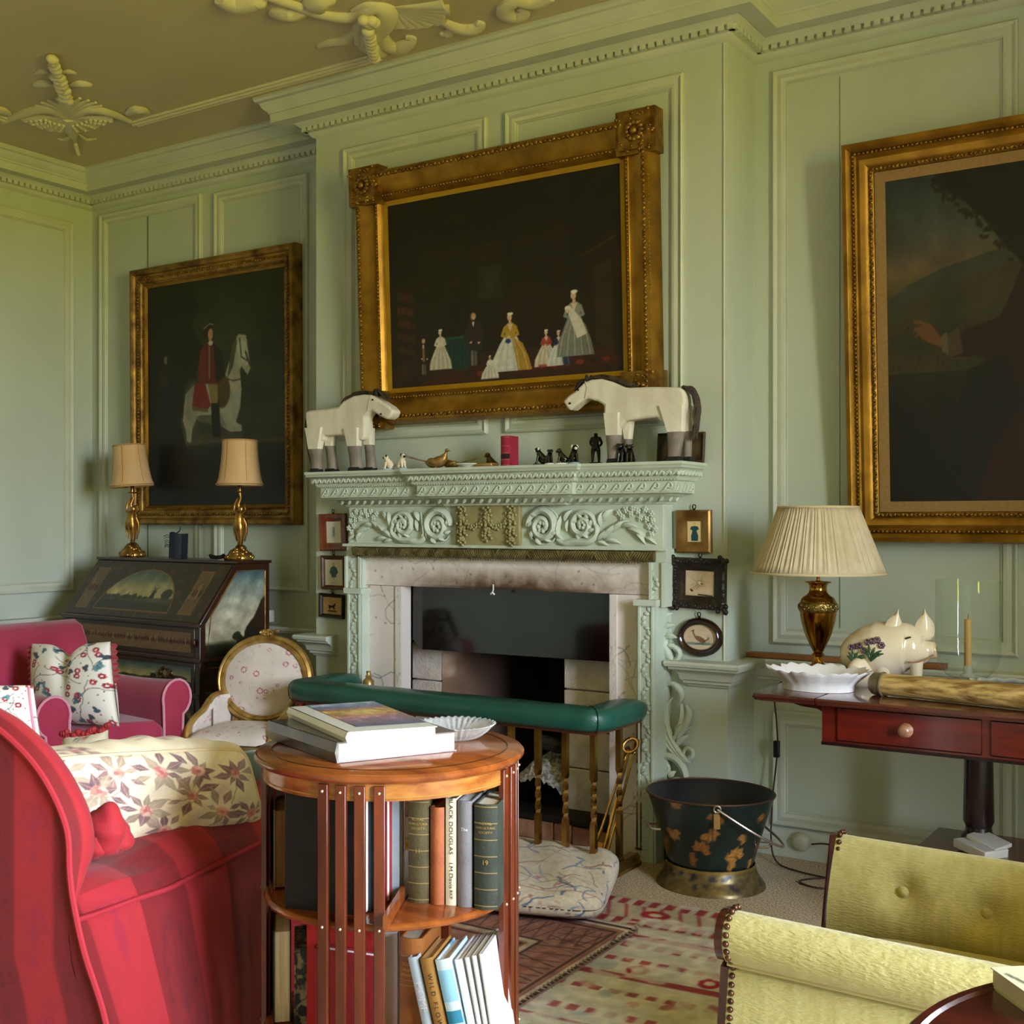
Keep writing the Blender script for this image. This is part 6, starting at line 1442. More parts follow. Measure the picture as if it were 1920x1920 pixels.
spinebook('orange brown leather book, second on the upper right shelf', 806, 834, 1521, 1703, 2.115, orange, pagem, Z1, ribm=rs(2, .17, bandg)[:0] or None)
spinebook('cream book titled THE BLACK DOUGLAS, third on the upper right shelf', 835, 857, 1505, 1706, 2.108, creamd, pagem, Z1, text=[('THE BLACK DOUGLAS    I.M.Davis', .125, .0102, 1, blackt, 1.25), ('RKP', .02, .009, 1, blackt, 1)], curve=.002)
spinebook('grey book with white lettering, fourth on the upper right shelf', 857, 886, 1508, 1707, 2.10, greyd, pagew, Z1, text=[('The', .138, .008, 0, whitet, 1)], curve=.004)
spinebook('dark green book lettered ROYAL AGRICULTURAL SOCIETY 19, upper right shelf by the slats', 888, 934, 1513, 1710, 2.088, dgreen, pagem, Z1, D=.12, ribm=rs(6, .186, bandg), text=[('ROYAL', .152, .0065, 0, goldt, 1.1), ('AGRICULTURAL', .144, .0055, 0, goldt, .9), ('SOCIETY', .136, .0058, 0, goldt, 1.1), ('19', .083, .012, 0, goldt, 1)])
# lower right row
L2 = 'books in the revolving bookcase'
spinebook("tan gilt book lettered SCOTT'S TALES OF A GRANDFATHER, lower right shelf", 748, 794, 1757, 1960, 2.10, tan, pagem, Z2, ribm=[(bandg, [(.117, .0014), (.108, .0014), (.16, .0014)])], text=[("SCOTT'S", .146, .0075, 0, goldt, 1.1), ('TALES OF A', .136, .006, 0, goldt, 1.1), ('GRANDFATHER', .127, .0052, 0, goldt, 1.0)])
ln = R(-13)
paleg = mat('pale_grey_jacket', '9aa3a8', .6, col2='aab2b6', vscale=20); ochre = mat('ochre_jacket', 'a27434', .65, col2='8f642b', vscale=14); bluej = mat('blue_white_jacket', 'c9d9de', .5, col2='5d9ab0', vscale=16, lo=.52, hi=.58, stretch=(1,1,.6))
spinebook('pale grey book lettered HOME, leaning on the lower right shelf', 803, 823, 1768, 1950, 2.07, paleg, pagew, Z2, lean=ln, text=[('HOME', .10, .019, 1, mat('faint_lettering', 'c9b4ac', .7), 1)], curve=.002)
spinebook('ochre book titled WILD FLOWERS, leaning on the lower right shelf', 826, 852, 1765, 1950, 2.06, ochre, pagem, Z2, lean=ln, text=[('W I L D   F L O W E R S', .085, .0118, 1, blackt, 1)], curve=.003)
spinebook('blue and white jacketed book, leaning on the lower right shelf', 855, 885, 1762, 1950, 2.05, bluej, pagew, Z2, lean=ln, ribm=[(mat('teal_block', '2d7d98', .6), [(.062, .022)]), (mat('sky_block', '8fc0d4', .6), [(.10, .055)])], curve=.003)
for k, (u0, u1, lb) in enumerate(((889, 904, 'thick white magazine leaning fourth from the right, lower shelf'), (906, 915, 'thin white magazine leaning third from the right, lower shelf'), (917, 926, 'thin white magazine leaning second from the right, lower shelf'), (928, 936, 'thin white magazine leaning rightmost, lower shelf by the slats'))):
    spinebook(lb, u0, u1, 1763-5*k, 1950, 2.05-.004*k, mat('white_cover', 'e9e8ea', .45), pagew, Z2, lean=R(-12+1.0*k), curve=.001, D=.13)
# left-front stack: covers towards the viewer, fore-edges to the right
def coverbook(label, uc0, uc1, vt, vb, d, th, cov, pg, zb, rz=0):
    d1 = d-.045
    """big face towards the camera; spine at the left"""
    a = at(uc0, vb, d=d); b = at(uc1, vb, d=d1); a.z = b.z = 0; W_ = (b-a).length; h = (vb-vt)/FPX*(d+d1)/2; di = (b-a); ang = math.atan2(di.y, di.x)+rz
    # spine faces -y locally -> point local y along the row so the spine is at the left end
    t = book('book', label, th, h, W_, cov, pg, (a.x, a.y, zb), ang-pi/2, 'books in the revolving bookcase'); return t
dk = cloth('near_black_navy', '0d0d14', '14141c'); dk2 = cloth('black_cloth', '101012', '18181a'); redb = cloth('scarlet_cloth', '98161a', 'b0201f'); redd = cloth('dull_red_cloth', '7d171a', '8c1d1e')
# row of standing volumes, stacked away from the viewer
coverbook('large navy book standing with its cover to the camera, upper left shelf', 541, 690, 1503, 1768, 2.105, .024, dk, pagew, Z1)
coverbook('second dark book behind the large navy one, upper left shelf', 566, 708, 1505, 1745, 2.135, .022, dk2, pagem, Z1)
coverbook('cream paged book behind the dark ones, third in the upper left row', 572, 730, 1508, 1728, 2.165, .026, cloth('crimson_cloth', '7d1a2a', '8d2232'), pagem, Z1)
coverbook('pale grey book at the back of the upper left row', 578, 752, 1512, 1712, 2.20, .022, mat('pale_grey_jacket', '9aa3a8', .6), pagem, Z1)
coverbook('scarlet book, taller of two standing on the lower left shelf', 583, 712, 1772, 1990, 2.15, .03, redb, pagew, Z2)
coverbook('dull red book in front of the scarlet one, lower left shelf', 596, 716, 1815, 2000, 2.11, .024, redd, pagew, Z2)
coverbook('white magazine behind the red books, lower left shelf', 600, 748, 1760, 1975, 2.19, .014, mat('white_cover', 'e9e8ea', .45), pagew, Z2)
# far left edge: fore-edges seen between the slats
def foreedge(label, u0, u1, vt, vb, d, cov, pg, zb):
    a = at(u0, vb, d=d); b = at(u1, vb, d=d); W_ = (b-a).length; h = (vb-vt)/FPX*d; c_ = (a+b)/2; dv = Vector((c_.x, c_.y, 0)).normalized()
    ang = math.atan2(dv.y, dv.x)-pi/2
    D = .11; q = c_+dv*D; return book('book', label, W_, h, D, cov, pg, (q.x, q.y, zb), ang+pi, 'books in the revolving bookcase')
foreedge('old book with brown page edges showing, far left of the upper shelf', 513, 541, 1478, 1628, 2.20, mahd, mat('brown_pages', '8a6234', .8, col2='6b4820', vscale=90, stretch=(1,1,.04)), Z1)
foreedge('old book with cream page edges showing, far left of the lower shelf', 512, 546, 1712, 1888, 2.19, dk2, pagem, Z2)
cm = mat('marbled_boards', '1b1a18', .5, col2='8a7a5c', vscale=60, lo=.52, hi=.6)
foreedge('book in dark marbled boards beside the cream paged one, lower left shelf', 552, 588, 1740, 1895, 2.17, cm, cm, Z2)
# partition strips that keep the books in place
g = G(); p0 = at(722, 1742, z=Z1+.002); p1 = at(766, 1668, z=Z1+.002)
n_ = (p1-p0).normalized(); s_ = Vector((n_.y, -n_.x, 0))*.004
g.loft([[p0+s_, p1+s_, p1-s_, p0-s_], [q+Vector((0, 0, .022)) for q in (p0+s_, p1+s_, p1-s_, p0-s_)]]); g.build('book_stop', mah, bc_, 'world')
# ---- on top of it
ZT = .808
def flatbook(label, quad, z0, th, cov, pg, hard=.0025, over=.004):
    """lying book; quad = 4 world points (spine edge first two): A,B spine ends, C,D fore-edge"""
    A_, B_, C_, D_ = [Vector((q.x, q.y, 0)) for q in quad]; ctr = (A_+B_+C_+D_)/4
    t = thing('book', label, 'book', (ctr.x, ctr.y, z0), 0, 'books on the bookcase top')
    ring = lambda k, z, pts=None: [ctr+(q-ctr)*k+Vector((0, 0, z)) for q in (A_, B_, C_, D_)]
    g = G(); g.loft([ring(1, z0), ring(1, z0+hard)]); g.loft([ring(1, z0+th-hard), ring(1, z0+th)])
    sp_ = [A_, B_]; dn = ((A_+B_)/2-ctr).normalized()
    g.loft([[A_+Vector((0, 0, z0)), A_+dn*.004+Vector((0, 0, z0+th/2)), A_+Vector((0, 0, z0+th)), A_-dn*.003+Vector((0, 0, z0+th)), A_-dn*.003+Vector((0, 0, z0))], [B_+Vector((0, 0, z0)), B_+dn*.004+Vector((0, 0, z0+th/2)), B_+Vector((0, 0, z0+th)), B_-dn*.003+Vector((0, 0, z0+th)), B_-dn*.003+Vector((0, 0, z0))]])
    g.build('cover', cov, t, 'world', smooth=20)
    g = G(); g.loft([ring(.975, z0+hard), ring(.975, z0+th-hard)]); g.build('pages', pg, t, 'world', smooth=0)
    return t
zq = ZT
q4 = (at(503, 1385, z=zq), at(632, 1431, z=zq), at(856, 1408, z=zq), at(735, 1365, z=zq))
b1 = flatbook('large dark jacketed hardback lying on the bookcase, under the colourful one', q4, ZT, .036, mat('dark_photo_jacket', '3b3c38', .3, col2='6d5a58', vscale=9, coat=.4), pagew)
zq = ZT+.036
q4 = (at(541, 1345, z=zq), at(652, 1395, z=zq), at(820, 1383, z=zq), at(700, 1334, z=zq))
b2 = flatbook('thinner book with colourful sunset cover lying on top of the dark hardback', q4, zq+.0005, .02, mat('white_gloss_cover', 'e6e4e0', .25, coat=.4), mat('toned_pages', 'd8cdb4', .8, col2='c4b594', vscale=120, stretch=(.05,.05,1)), hard=.0015)
c = Cv(120, 100, '6d6aa8'); c.grad([(0, '56528a'), (.3, '9a6a86'), (.5, 'c98a5c'), (.62, 'd8b45c'), (.72, 'a05a4a'), (.8, '5a68a8'), (1, 'b8c4dc')]); c.noise(6, .35, 3, sx=.5, sy=2); c.ell(.55, .55, .25, .12, 'dcbc62', 0, .7, .9); c.noise(14, .35, 8)
A_, B_, C_, D_ = [Vector((q.x, q.y, zq+.0212)) for q in q4]
ins = lambda u, v: (A_*(1-v)+B_*v)*(1-u)+(D_*(1-v)+C_*v)*u
g = G(); g.grid(lambda u, v: ins(.2+.8*u, .0+.86*v), 60, 50, c); g.build('cover_picture', mat('printed_cover', None, .25, vcol=True, coat=.4), b2, 'world', smooth=0)
# cut glass dish
def thin_glass(name, tint=(.94, .97, .95), rough=.03, milk=.0):
    m, nt, b = nt_new(name); N = nt.nodes; L = nt.links; out = N['Material Output']; N.remove(b)
    tr = N.new('ShaderNodeBsdfTransparent'); tr.inputs[0].default_value = (*tint, 1); gl = N.new('ShaderNodeBsdfGlossy'); gl.inputs['Roughness'].default_value = rough
    lw = N.new('ShaderNodeLayerWeight'); lw.inputs['Blend'].default_value = .5; pw = N.new('ShaderNodeMath'); pw.operation = 'POWER'; pw.inputs[1].default_value = 3.5; L.new(lw.outputs['Facing'], pw.inputs[0]); fr = N.new('ShaderNodeMath'); fr.operation = 'MULTIPLY_ADD'; fr.inputs[1].default_value = .35; fr.inputs[2].default_value = .035; L.new(pw.outputs[0], fr.inputs[0]); mx = N.new('ShaderNodeMixShader'); L.new(fr.outputs[0], mx.inputs[0]); L.new(tr.outputs[0], mx.inputs[1]); L.new(gl.outputs[0], mx.inputs[2]); last = mx.outputs[0]
    if milk:
        df = N.new('ShaderNodeBsdfDiffuse'); df.inputs[0].default_value = (.9, .92, .92, 1); m2 = N.new('ShaderNodeMixShader'); m2.inputs[0].default_value = milk; L.new(last, m2.inputs[1]); L.new(df.outputs[0], m2.inputs[2]); last = m2.outputs[0]
    L.new(last, out.inputs['Surface']); return m
glass = thin_glass('cut_glass', (.95, .96, .95), .05, .22)
ctr = at(853, 1382, z=ZT); ctr.z = ZT
t = thing('glass_dish', 'shallow cut glass dish with fluted rim on the bookcase beside the books', 'dish', ctr)
g = G(); N_ = 72; rings = []
for r_, z in ((.0, .004), (.035, .003), (.045, .0), (.05, .002), (.062, .012), (.075, .024), (.079, .026), (.078, .028), (.072, .026), (.058, .016), (.046, .008), (0, .008)):
    rings.append([Vector(((r_+(.0028*(1 if k % 2 else -1) if .05 < r_ < .08 else 0))*math.cos(2*pi*k/N_), (r_+(.0028*(1 if k % 2 else -1) if .05 < r_ < .08 else 0))*math.sin(2*pi*k/N_), z+(.0012*(1 if k % 2 else -1) if z > .02 else 0))) for k in range(N_)])
g.loft(rings); g.build('bowl', glass, t, smooth=20)
# ================================================================ SIDE TABLE AND ITS LAMP, PIG, DISH, HORN
TZ = .73; TX0, TX1, TY0, TY1 = -1.31, .25, 3.29, 3.94
t = thing('side_table', 'mahogany drop leaf sofa table with frieze drawers, against the right hand wall', 'table', (-.55, 3.62, 0))
mhr = wood('red_mahogany', '48100a', '6b1d10', .22, .5, (1.2,6,6), 5); mht = wood('dark_mahogany_top', '3a140c', '5a2416', .16, .6, (1.2,7,7), 5)
ax0 = at(1541, 1360, y=TY0+.05).x
def rr_slab(g, x0, x1, y0, y1, z0, z1, rad, rl_=True, rr__=False):
    P = []
    for (cx_, cy_, a0, on) in ((x1-rad, y1-rad, 0, rr__), (x0+rad, y1-rad, 90, rl_), (x0+rad, y0+rad, 180, rl_), (x1-rad, y0+rad, 270, rr__)):
        if on: P += [(cx_+rad*math.cos(R(a0+q)), cy_+rad*math.sin(R(a0+q))) for q in range(0, 91, 15)]
        else: P.append((cx_+(rad if a0 in (0, 270) else -rad), cy_+(rad if a0 in (0, 90) else -rad)))
    e = .006; cx_, cy_ = (x0+x1)/2, (y0+y1)/2
    g.loft([[(x, y, z) for x, y in [(a+(cx_-a)*k/abs(x1-x0), b+(cy_-b)*k/abs(y1-y0)) for a, b in P]] for z, k in ((z0, .012), (z0+.006, .002), (z1-.008, 0), (z1-.001, .004), (z1, .014))])
g = G(); rr_slab(g, ax0-.004, TX1, TY0, TY1, TZ-.02, TZ, .02, False, False); g.build('top', mht, t, 'world', smooth=30)
g = G(); rr_slab(g, TX0, ax0-.0055, TY0, TY1, TZ-.02, TZ, .035); g.build('drop_leaf', mht, t, 'world', smooth=30)
AZ0, AZ1 = .595, TZ-.0205
g = G(); g.bx(ax0, TX1-.01, TY0+.05, TY1-.05, AZ0, AZ1); g.build('frieze', mhr, t, 'world', bevel=.002)
g = G(); g.bx(ax0-.001, TX1-.01, TY0+.047, TY0+.05, AZ0-.003, AZ0+.006); g.build('string_line', mat('ebony_line', '1a0806', .3), t, 'world')
dxs = [at(u, 1360, y=TY0+.05).x for u in (1570, 1841, 1858)]
for k, (a, b) in enumerate(((dxs[0], dxs[1]), (dxs[2], TX1-.08))):
    g = G(); g.bx(a, b, TY0+.046, TY0+.0495, AZ0+.014, AZ1-.008); d = g.build('drawer', mhr, t, 'world', bevel=.0015)
    g = G(); P = [(a, AZ0+.014), (b, AZ0+.014), (b, AZ1-.008), (a, AZ1-.008)]
    g.tube([(x, TY0+.0465, z) for x, z in P], .0018, 4, closed=True); g.build('cock_bead', MATS['ebony_line'], d, 'world')
    kx = at(1698, 1372, y=TY0+.04).x if k == 0 else (a+b)/2
    g = G(); g.lathe([(.0, 0), (.019, 0), (.02, .003), (.015, .006), (.008, .01), (.008, .016), (.015, .02), (.017, .025), (.013, .03), (.006, .033), (0, .033)], (kx, TY0+.046, (AZ0+AZ1)/2+.004), 24, rotm(rx=R(90))); g.build('knob', mat('wood_knob', '7a5038', .35, col2='a5785a', vscale=30, coat=.3), d, 'world', smooth=50)
# scalloped bracket under the leaf
for y in (TY0+.12, TY1-.16):
    xL = TX0+.06; P = [(ax0, AZ1), (xL, AZ1), (xL+.02, AZ1-.014), (xL+.06, AZ1-.024), (xL+.11, AZ1-.028), (xL+.13, AZ1-.04), (xL+.14, AZ1-.06), (xL+.17, AZ1-.072), (ax0, AZ1-.075)]
    g = G(); g.prism(P, .02, lambda a, b, h: (a, y+h, b)); g.build('bracket', mhr, t, 'world')
# pedestal and platform base
px_ = at(1835, 1500, d=3.62); g = G(); 
for k in range(1): g.lathe([(.03, .24), (.05, .25), (.052, .27), (.04, .285), (.038, .30), (.046, .32), (.042, .5), (.05, .54), (.06, .56), (.06, .595)], (px_.x, px_.y, 0), 16)
g.build('pedestal', mat('dark_reeded', '190807', .3, coat=.4), t, 'world', smooth=25)
g = G(); P = [(px_.x-.16, px_.y-.17), (px_.x+.9, px_.y-.17), (px_.x+.9, px_.y+.17), (px_.x-.16, px_.y+.17)]; g.loft([[(a, b, .20) for a, b in P], [(a, b, .24) for a, b in P]]); g.build('platform', mhr, t, 'world', bevel=.006)
for sx_, sy_ in ((-1, -1), (-1, 1)):
    g = G(); g.tube(smooth_path([(px_.x-.1, px_.y+sy_*.12, .21), (px_.x-.18, px_.y+sy_*.19, .15), (px_.x-.24, px_.y+sy_*.25, .05), (px_.x-.29, px_.y+sy_*.29, .02)], 4), .024, 8); g.build('leg', mhr, t, 'world')
g = G(); g.lathe([(.03, .24), (.05, .25), (.052, .27), (.04, .285), (.038, .30), (.046, .32), (.042, .5), (.05, .54), (.06, .56), (.06, .595)], (px_.x+.72, px_.y, 0), 16); g.build('pedestal', MATS['dark_reeded'], t, 'world', smooth=25)
# white box / booklet on the platform
p = at(1835, 1602, d=3.52); g = G(); g.box((0, 0, .014), (.13, .09, .026), rotm(0, R(4), R(-35))); g.box((.02, .02, .034), (.11, .07, .012), rotm(R(8), R(10), R(-30)))
o = g.build('booklet', mat('white_card', 'cfc9bd', .6), bevel=.002); o.location = (p.x, px_.y-.08, .2415); tag(o, 'stack of pale booklets lying on the table platform behind the green armchair', 'booklet')
# --- brass urn lamp
brass = mat('polished_brass', '96661f', .16, metal=1, col2='c4923f', vscale=7)
brassd = mat('chased_brass', '6d5328', .32, metal=.95, col2='a58a50', vscale=40, bump=.4, bscale=70)
lp = at(1534, 1262, y=3.84); LX, LY = lp.x, lp.y; dl = Vector((LX, LY, 0)).dot(FW)
t = thing('table_lamp', 'brass urn table lamp with pleated cream shade on the mahogany side table', 'lamp', (LX, LY, TZ))
zof = lambda v: EYE-(v-HY)/FPX*dl-TZ; rof = lambda px: px/2/FPX*dl
g = G(); g.lathe([(0, 0), (.058, 0), (.058, .012), (.05, .016), (.036, .022), (.022, .032), (.014, .046), (.013, .056), (.02, .06), (.02, .066), (.014, .07)], n=40); g.build('foot', brass, t, smooth=50)
g = G(); g.lathe([(.013, .068), (.018, .075), (.03, .10), (.045, .135), (.055, .17), (.059, .195), (.0595, .205)], n=40); b = g.build('urn', brass, t, smooth=60)
g = G(); g.lathe([(.0595, .204), (.062, .207), (.0615, .234), (.0585, .237)], n=48)
for k in range(46):
    a = k*2*pi/46; g.ell((.0615*math.cos(a), .0615*math.sin(a), .22+.006*math.sin(k*2)), (.005, .005, .006), rotm(rz=a), 6, 4)
g.build('chased_band', brassd, b, smooth=60)
g = G(); g.lathe([(.0585, .236), (.056, .245), (.05, .253), (.038, .26), (.031, .268), (.028, .28), (.029, .292), (.034, .298), (.042, .301), (.043, .305), (.01, .307), (.006, .309), (.006, .335), (.009, .338), (.009, .36), (0, .36)], n=40); g.build('neck', brass, t, smooth=50)
z0, z1 = zof(1074), zof(951); r0, r1 = rof(243), rof(146)
pleat = mat('pleated_silk', 'd2c0a0', .75, col2='dfcfb0', vscale=30, sheen=.15)
def shade_mat():
    nt = pleat.node_tree; N = nt.nodes; L = nt.links; b = N['Principled BSDF']; tl = N.new('ShaderNodeBsdfTranslucent'); tl.inputs[0].default_value = (.8, .7, .55, 1); mx = N.new('ShaderNodeMixShader'); mx.inputs[0].default_value = .25
    L.new(b.outputs[0], mx.inputs[1]); L.new(tl.outputs[0], mx.inputs[2]); L.new(mx.outputs[0], N['Material Output'].inputs[0])
shade_mat()
g = G(); NP = 84; rings = []
for tt in np.linspace(0, 1, 8):
    r_ = r0+(r1-r0)*tt; rings.append([((r_+.0022*(1 if k % 2 else -1)+.0012*math.sin(k*.7+tt*3))*math.cos(2*pi*(k+.4*math.sin(k*1.3))/(2*NP)), (r_+.0022*(1 if k % 2 else -1))*math.sin(2*pi*(k+.4*math.sin(k*1.3))/(2*NP)), z0+(z1-z0)*tt) for k in range(2*NP)])
g.loft(rings, cap=False); s_ = g.build('lamp_shade', pleat, t, smooth=20); so = s_.modifiers.new('thick', 'SOLIDIFY'); so.thickness = .0015
g = G()
for r_, z in ((r0+.002, z0), (r1+.001, z1)): g.tube([(r_*math.cos(q), r_*math.sin(q), z) for q in np.linspace(0, 2*pi, 73)[:-1]], .0042, 6, closed=True)
g.build('shade_binding', mat('cream_braid', 'cdb890', .7), s_)
g = G()
for k in range(3): a = k*2.09; g.tube([(.006*math.cos(a), .006*math.sin(a), z1-.03), (r1*math.cos(a), r1*math.sin(a), z1-.004)], .002, 5)
g.tube([(0, 0, .355), (0, 0, z1-.028)], .004, 6); g.build('shade_carrier', brass, s_)
cordm = mat('brown_flex', '3a2418', .5)
c0 = Vector((at(1458, 1315, y=4.17).x, 4.17, 0))
path = [(LX-.03, LY+.05, TZ+.006), (LX-.08, 3.93, TZ+.006), (LX-.11, 3.955, TZ-.01), (c0.x, 4.15, .62), (c0.x, 4.16, .5), (c0.x+.002, 4.165, .42), (c0.x-.004, 4.165, .34), (c0.x-.015, 4.16, .22), (c0.x-.01, 4.13, .07), (c0.x+.03, 4.08, .012), (c0.x+.12, 4.03, .006), (c0.x+.26, 4.0, .006), (c0.x+.33, 3.95, .006), (c0.x+.25, 3.88, .006), (c0.x+.17, 3.92, .006), (c0.x+.24, 4.0, .008), (c0.x+.36, 3.99, .02), (c0.x+.32, 4.08, .08), (c0.x+.2, 4.14, .085), (c0.x+.13, 4.165, .07)]
g = G(); g.tube(smooth_path(path, 5), .0032, 6); o = g.build('lamp_flex', cordm, base=(c0.x, 4.15, 0)); tag(o, 'brown lamp flex hanging behind the side table to a floor socket', 'cable')
g = G(); g.box((c0.x-.001, 4.163, .40), (.022, .02, .062)); g.build('inline_switch', mat('black_plastic', '121110', .4), o, 'world', bevel=.004)
sp_ = at(1503, 1607, y=4.195); g = G(); g.lathe([(0, 0), (.034, 0), (.034, .012), (.028, .024), (.02, .03), (0, .03)], (sp_.x, 4.197, .066), 24, rotm(rx=R(90))); o = g.build('wall_socket', mat('white_socket', 'b9b49c', .45), base=(sp_.x, 4.197, .066), smooth=40); tag(o, 'round white wall socket on the skirting under the side table', 'socket')
# --- white scalloped dish
ctr = at(1534, 1288, y=3.475); 
t = thing('scalloped_dish', 'white china dish with scalloped edge at left end of the side table', 'dish', (ctr.x, 3.475, TZ))
g = G(); N_ = 96; rings = []
def scal(r_, z, amp, k): a = 2*pi*k/N_; return Vector(((r_+amp*abs(math.cos(4*a))*.8+amp*.25*math.cos(24*a))*math.cos(a)*1.12, (r_+amp*abs(math.cos(4*a))*.8+amp*.25*math.cos(24*a))*math.sin(a)*.86, z+amp*.35*abs(math.cos(4*a))+amp*.18*math.cos(24*a)))
for r_, z, am in ((0, .008, 0), (.085, .008, 0), (.092, 0, 0), (.096, .001, 0), (.096, .018, .002), (.105, .03, .008), (.118, .044, .013), (.130, .055, .016), (.131, .058, .016), (.126, .0565, .015), (.112, .043, .011), (.096, .026, .004), (.08, .016, 0), (0, .014, 0)):
    rings.append([scal(r_, z, am, k) for k in range(N_)])
g.loft(rings); g.build('bowl', mat('white_china', 'e9e4e4', .15, coat=.5), t, smooth=60)
# --- china pig
pigm = mat('pig_glaze', 'd9c6a8', .16, col2='e2d3b8', vscale=3, coat=.6)
pf = at(1668, 1283, y=3.70); t = thing('china_pig', 'large cream china pig with painted thistles sitting on the side table', 'china pig', (pf.x, pf.y, TZ)); dp = Vector((pf.x, pf.y, 0)).dot(FW)
def pp(u, v, dd=0): p = at(u, v, d=dp+dd); return p-Vector((pf.x, pf.y, TZ))
vd = (Vector((pf.x, pf.y, 0))-Vector((0, 0, 0))).normalized()
# body from rump (left, further) to snout (right, nearer)
axis = [(1583, 1246, .06, 8), (1594, 1240, .05, 34), (1612, 1232, .04, 46), (1636, 1224, .025, 54), (1660, 1219, .0, 56), (1682, 1214, -.02, 49), (1700, 1214, -.03, 46), (1716, 1217, -.045, 37), (1730, 1220, -.055, 25), (1741, 1219, -.062, 17), (1751, 1219, -.068, 15)]
pts = [pp(u, v, d_) for u, v, d_, r_ in axis]; rr = [r_/FPX*dp for *_, r_ in axis]
P_ = smooth_path(pts, 4); R_ = list(np.interp(np.linspace(0, 1, len(P_)), np.linspace(0, 1, len(rr)), rr))
g = G(); zmin_ = .004; g.tube(P_, R_, 28)
for v_ in g.v:
    if v_.z < .012: v_.z = .012+(v_.z-.012)*.1
g.build('body', pigm, t, smooth=180)
g = G(); e = pp(1752, 1219, -.069); M = (pp(1752, 1219, -.069)-pp(1738, 1220, -.06)).normalized().to_track_quat('Z', 'Y').to_matrix()
g.lathe([(0, .006), (.012, .007), (.021, .005), (.0235, 0), (.022, -.008)], e, 24, M, sx=1.0, sy=1.1)
sn = g.build('snout', mat('pig_snout', 'd2b692', .2, coat=.5), t, smooth=50)
g = G()
for s in (-1, 1): g.ell(e+M @ Vector((s*.007, .004, .007)), (.0025, .004, .002), M, 7, 5)
g.build('nostril', mat('pig_nostril', '8a6448', .4), sn)
for u, vb, d_, wr_ in ((1655, 1284, -.05, .020), (1718, 1284, -.065, .016), (1640, 1283, .07, .018)):
    g = G(); b = pp(u, vb, d_); g.lathe([(wr_*1.05, 0), (wr_, .012), (wr_*1.15, .045), (wr_*1.3, .08)], (b.x, b.y, 0), 14); g.build('trotter', pigm, t, smooth=70)
g = G(); g.ell(pp(1614, 1262, -.03), (.05, .034, .05), rotm(rz=YAW+.5), 20, 14); g.build('haunch', pigm, t, smooth=70)
for u0, v0, ut, vt_, w_ in ((1673, 1202, 1684, 1142, 34), (1738, 1200, 1733, 1141, 36)):
    g = G(); b = pp(u0, v0, -.052); tp_ = pp(ut, vt_, -.045); ax = tp_-b; L_ = ax.length; zt_ = ax.normalized(); sx_ = RT.copy(); sx_ = (sx_-zt_*sx_.dot(zt_)).normalized(); n_ = zt_.cross(sx_); W_ = w_/2/FPX*dp
    rings = []
    for q in range(9):
        s_ = q/8; hw = W_*math.sin(pi*min(1, .18+.80*s_))**.8*(1 if s_ < .55 else (1-(s_-.55)/.45*.62)); hw = max(.0012, hw*(1-s_**7)); cup = .012*math.sin(pi*s_)
        rings.append([b+ax*s_+sx_*hw*c_+n_*(cup*(abs(c_)**2-.4)*1.2+o_*.004) for c_, o_ in ((-1, 0), (-.5, 1), (0, 1), (.5, 1), (1, 0), (.5, -1), (0, -1), (-.5, -1))])
    g.loft(rings); g.build('ear', pigm, t, smooth=120)
g = G()
for u, v in ((1703, 1197), (1733, 1193)): g.ell(pp(u, v, -.03)-Vector((0, 0, 0))-vd*(.018), (.005, .004, .0032), rotm(rz=YAW), 10, 6)
def on_pig(u, v):
    """nearest body surface point along the view ray"""
    best = None
    for p, r_ in zip(P_, R_):
        pw = p+Vector((pf.x, pf.y, TZ)); dr = (at(u, v, d=1)-EYEP).normalized(); w_ = pw-EYEP; tt = w_.dot(dr); d2 = (w_-dr*tt).length
        if d2 < r_:
            s_ = tt-math.sqrt(r_*r_-d2*d2)
            if best is None or s_ < best: best = s_
    dr = (at(u, v, d=1)-EYEP).normalized(); return None if best is None else EYEP+dr*(best-.0008)-Vector((pf.x, pf.y, TZ))
g = G()
for u, v in ((1702, 1196), (1706, 1195), (1699, 1197)):
    q = on_pig(u, v)
    if q is not None: g.ell(q, (.0045, .0025, .003), rotm(rz=YAW), 10, 6)
g.build('eye', mat('painted_black', '17110f', .2), t, smooth=70)
lf = mat('painted_leaf', '2c4a2a', .25, coat=.5); th = mat('painted_thistle', '4a2f42', .25, coat=.5)
gl_, gt_ = G(), G()
def stroke(g, pts, r_):
    q = [on_pig(*p) for p in pts]; q = [a for a in q if a is not None]
    if len(q) > 1: g.tube(q, [r_*math.sin(pi*(.15+.75*i/(len(q)-1))) for i in range(len(q))], 6)
for bx_, by_, k in ((1633, 1240, 1.0), (1601, 1246, .9)):
    for du, dv in ((-12, -26), (-15, -18), (-4, -30), (8, -26), (20, -20), (24, -14), (16, -10), (-6, -14), (2, -18)): stroke(gl_, [(bx_+du*k*s_, by_+dv*k*s_-4*math.sin(pi*s_)) for s_ in np.linspace(0, 1, 7)], .0042*k)
    for du, dv in ((-6, -36), (4, -38), (20, -30), (12, -40)):
        for q in range(6):
            a = q*1.05; pq = on_pig(bx_+(du+4*math.cos(a))*k, by_+(dv+4*math.sin(a))*k)
            if pq is not None: gt_.ell(pq, (.005*k, .0022, .005*k), rotm(rz=YAW), 7, 5)
gl_.build('painted_leaves', lf, t, smooth=60); gt_.build('painted_flowers', th, t, smooth=60)
q = [on_pig(1700+du, 1240+dv) for du, dv in ((2, 1), (12, 2), (22, 1), (32, -2), (42, -6), (50, -12))]; q = [a for a in q if a]
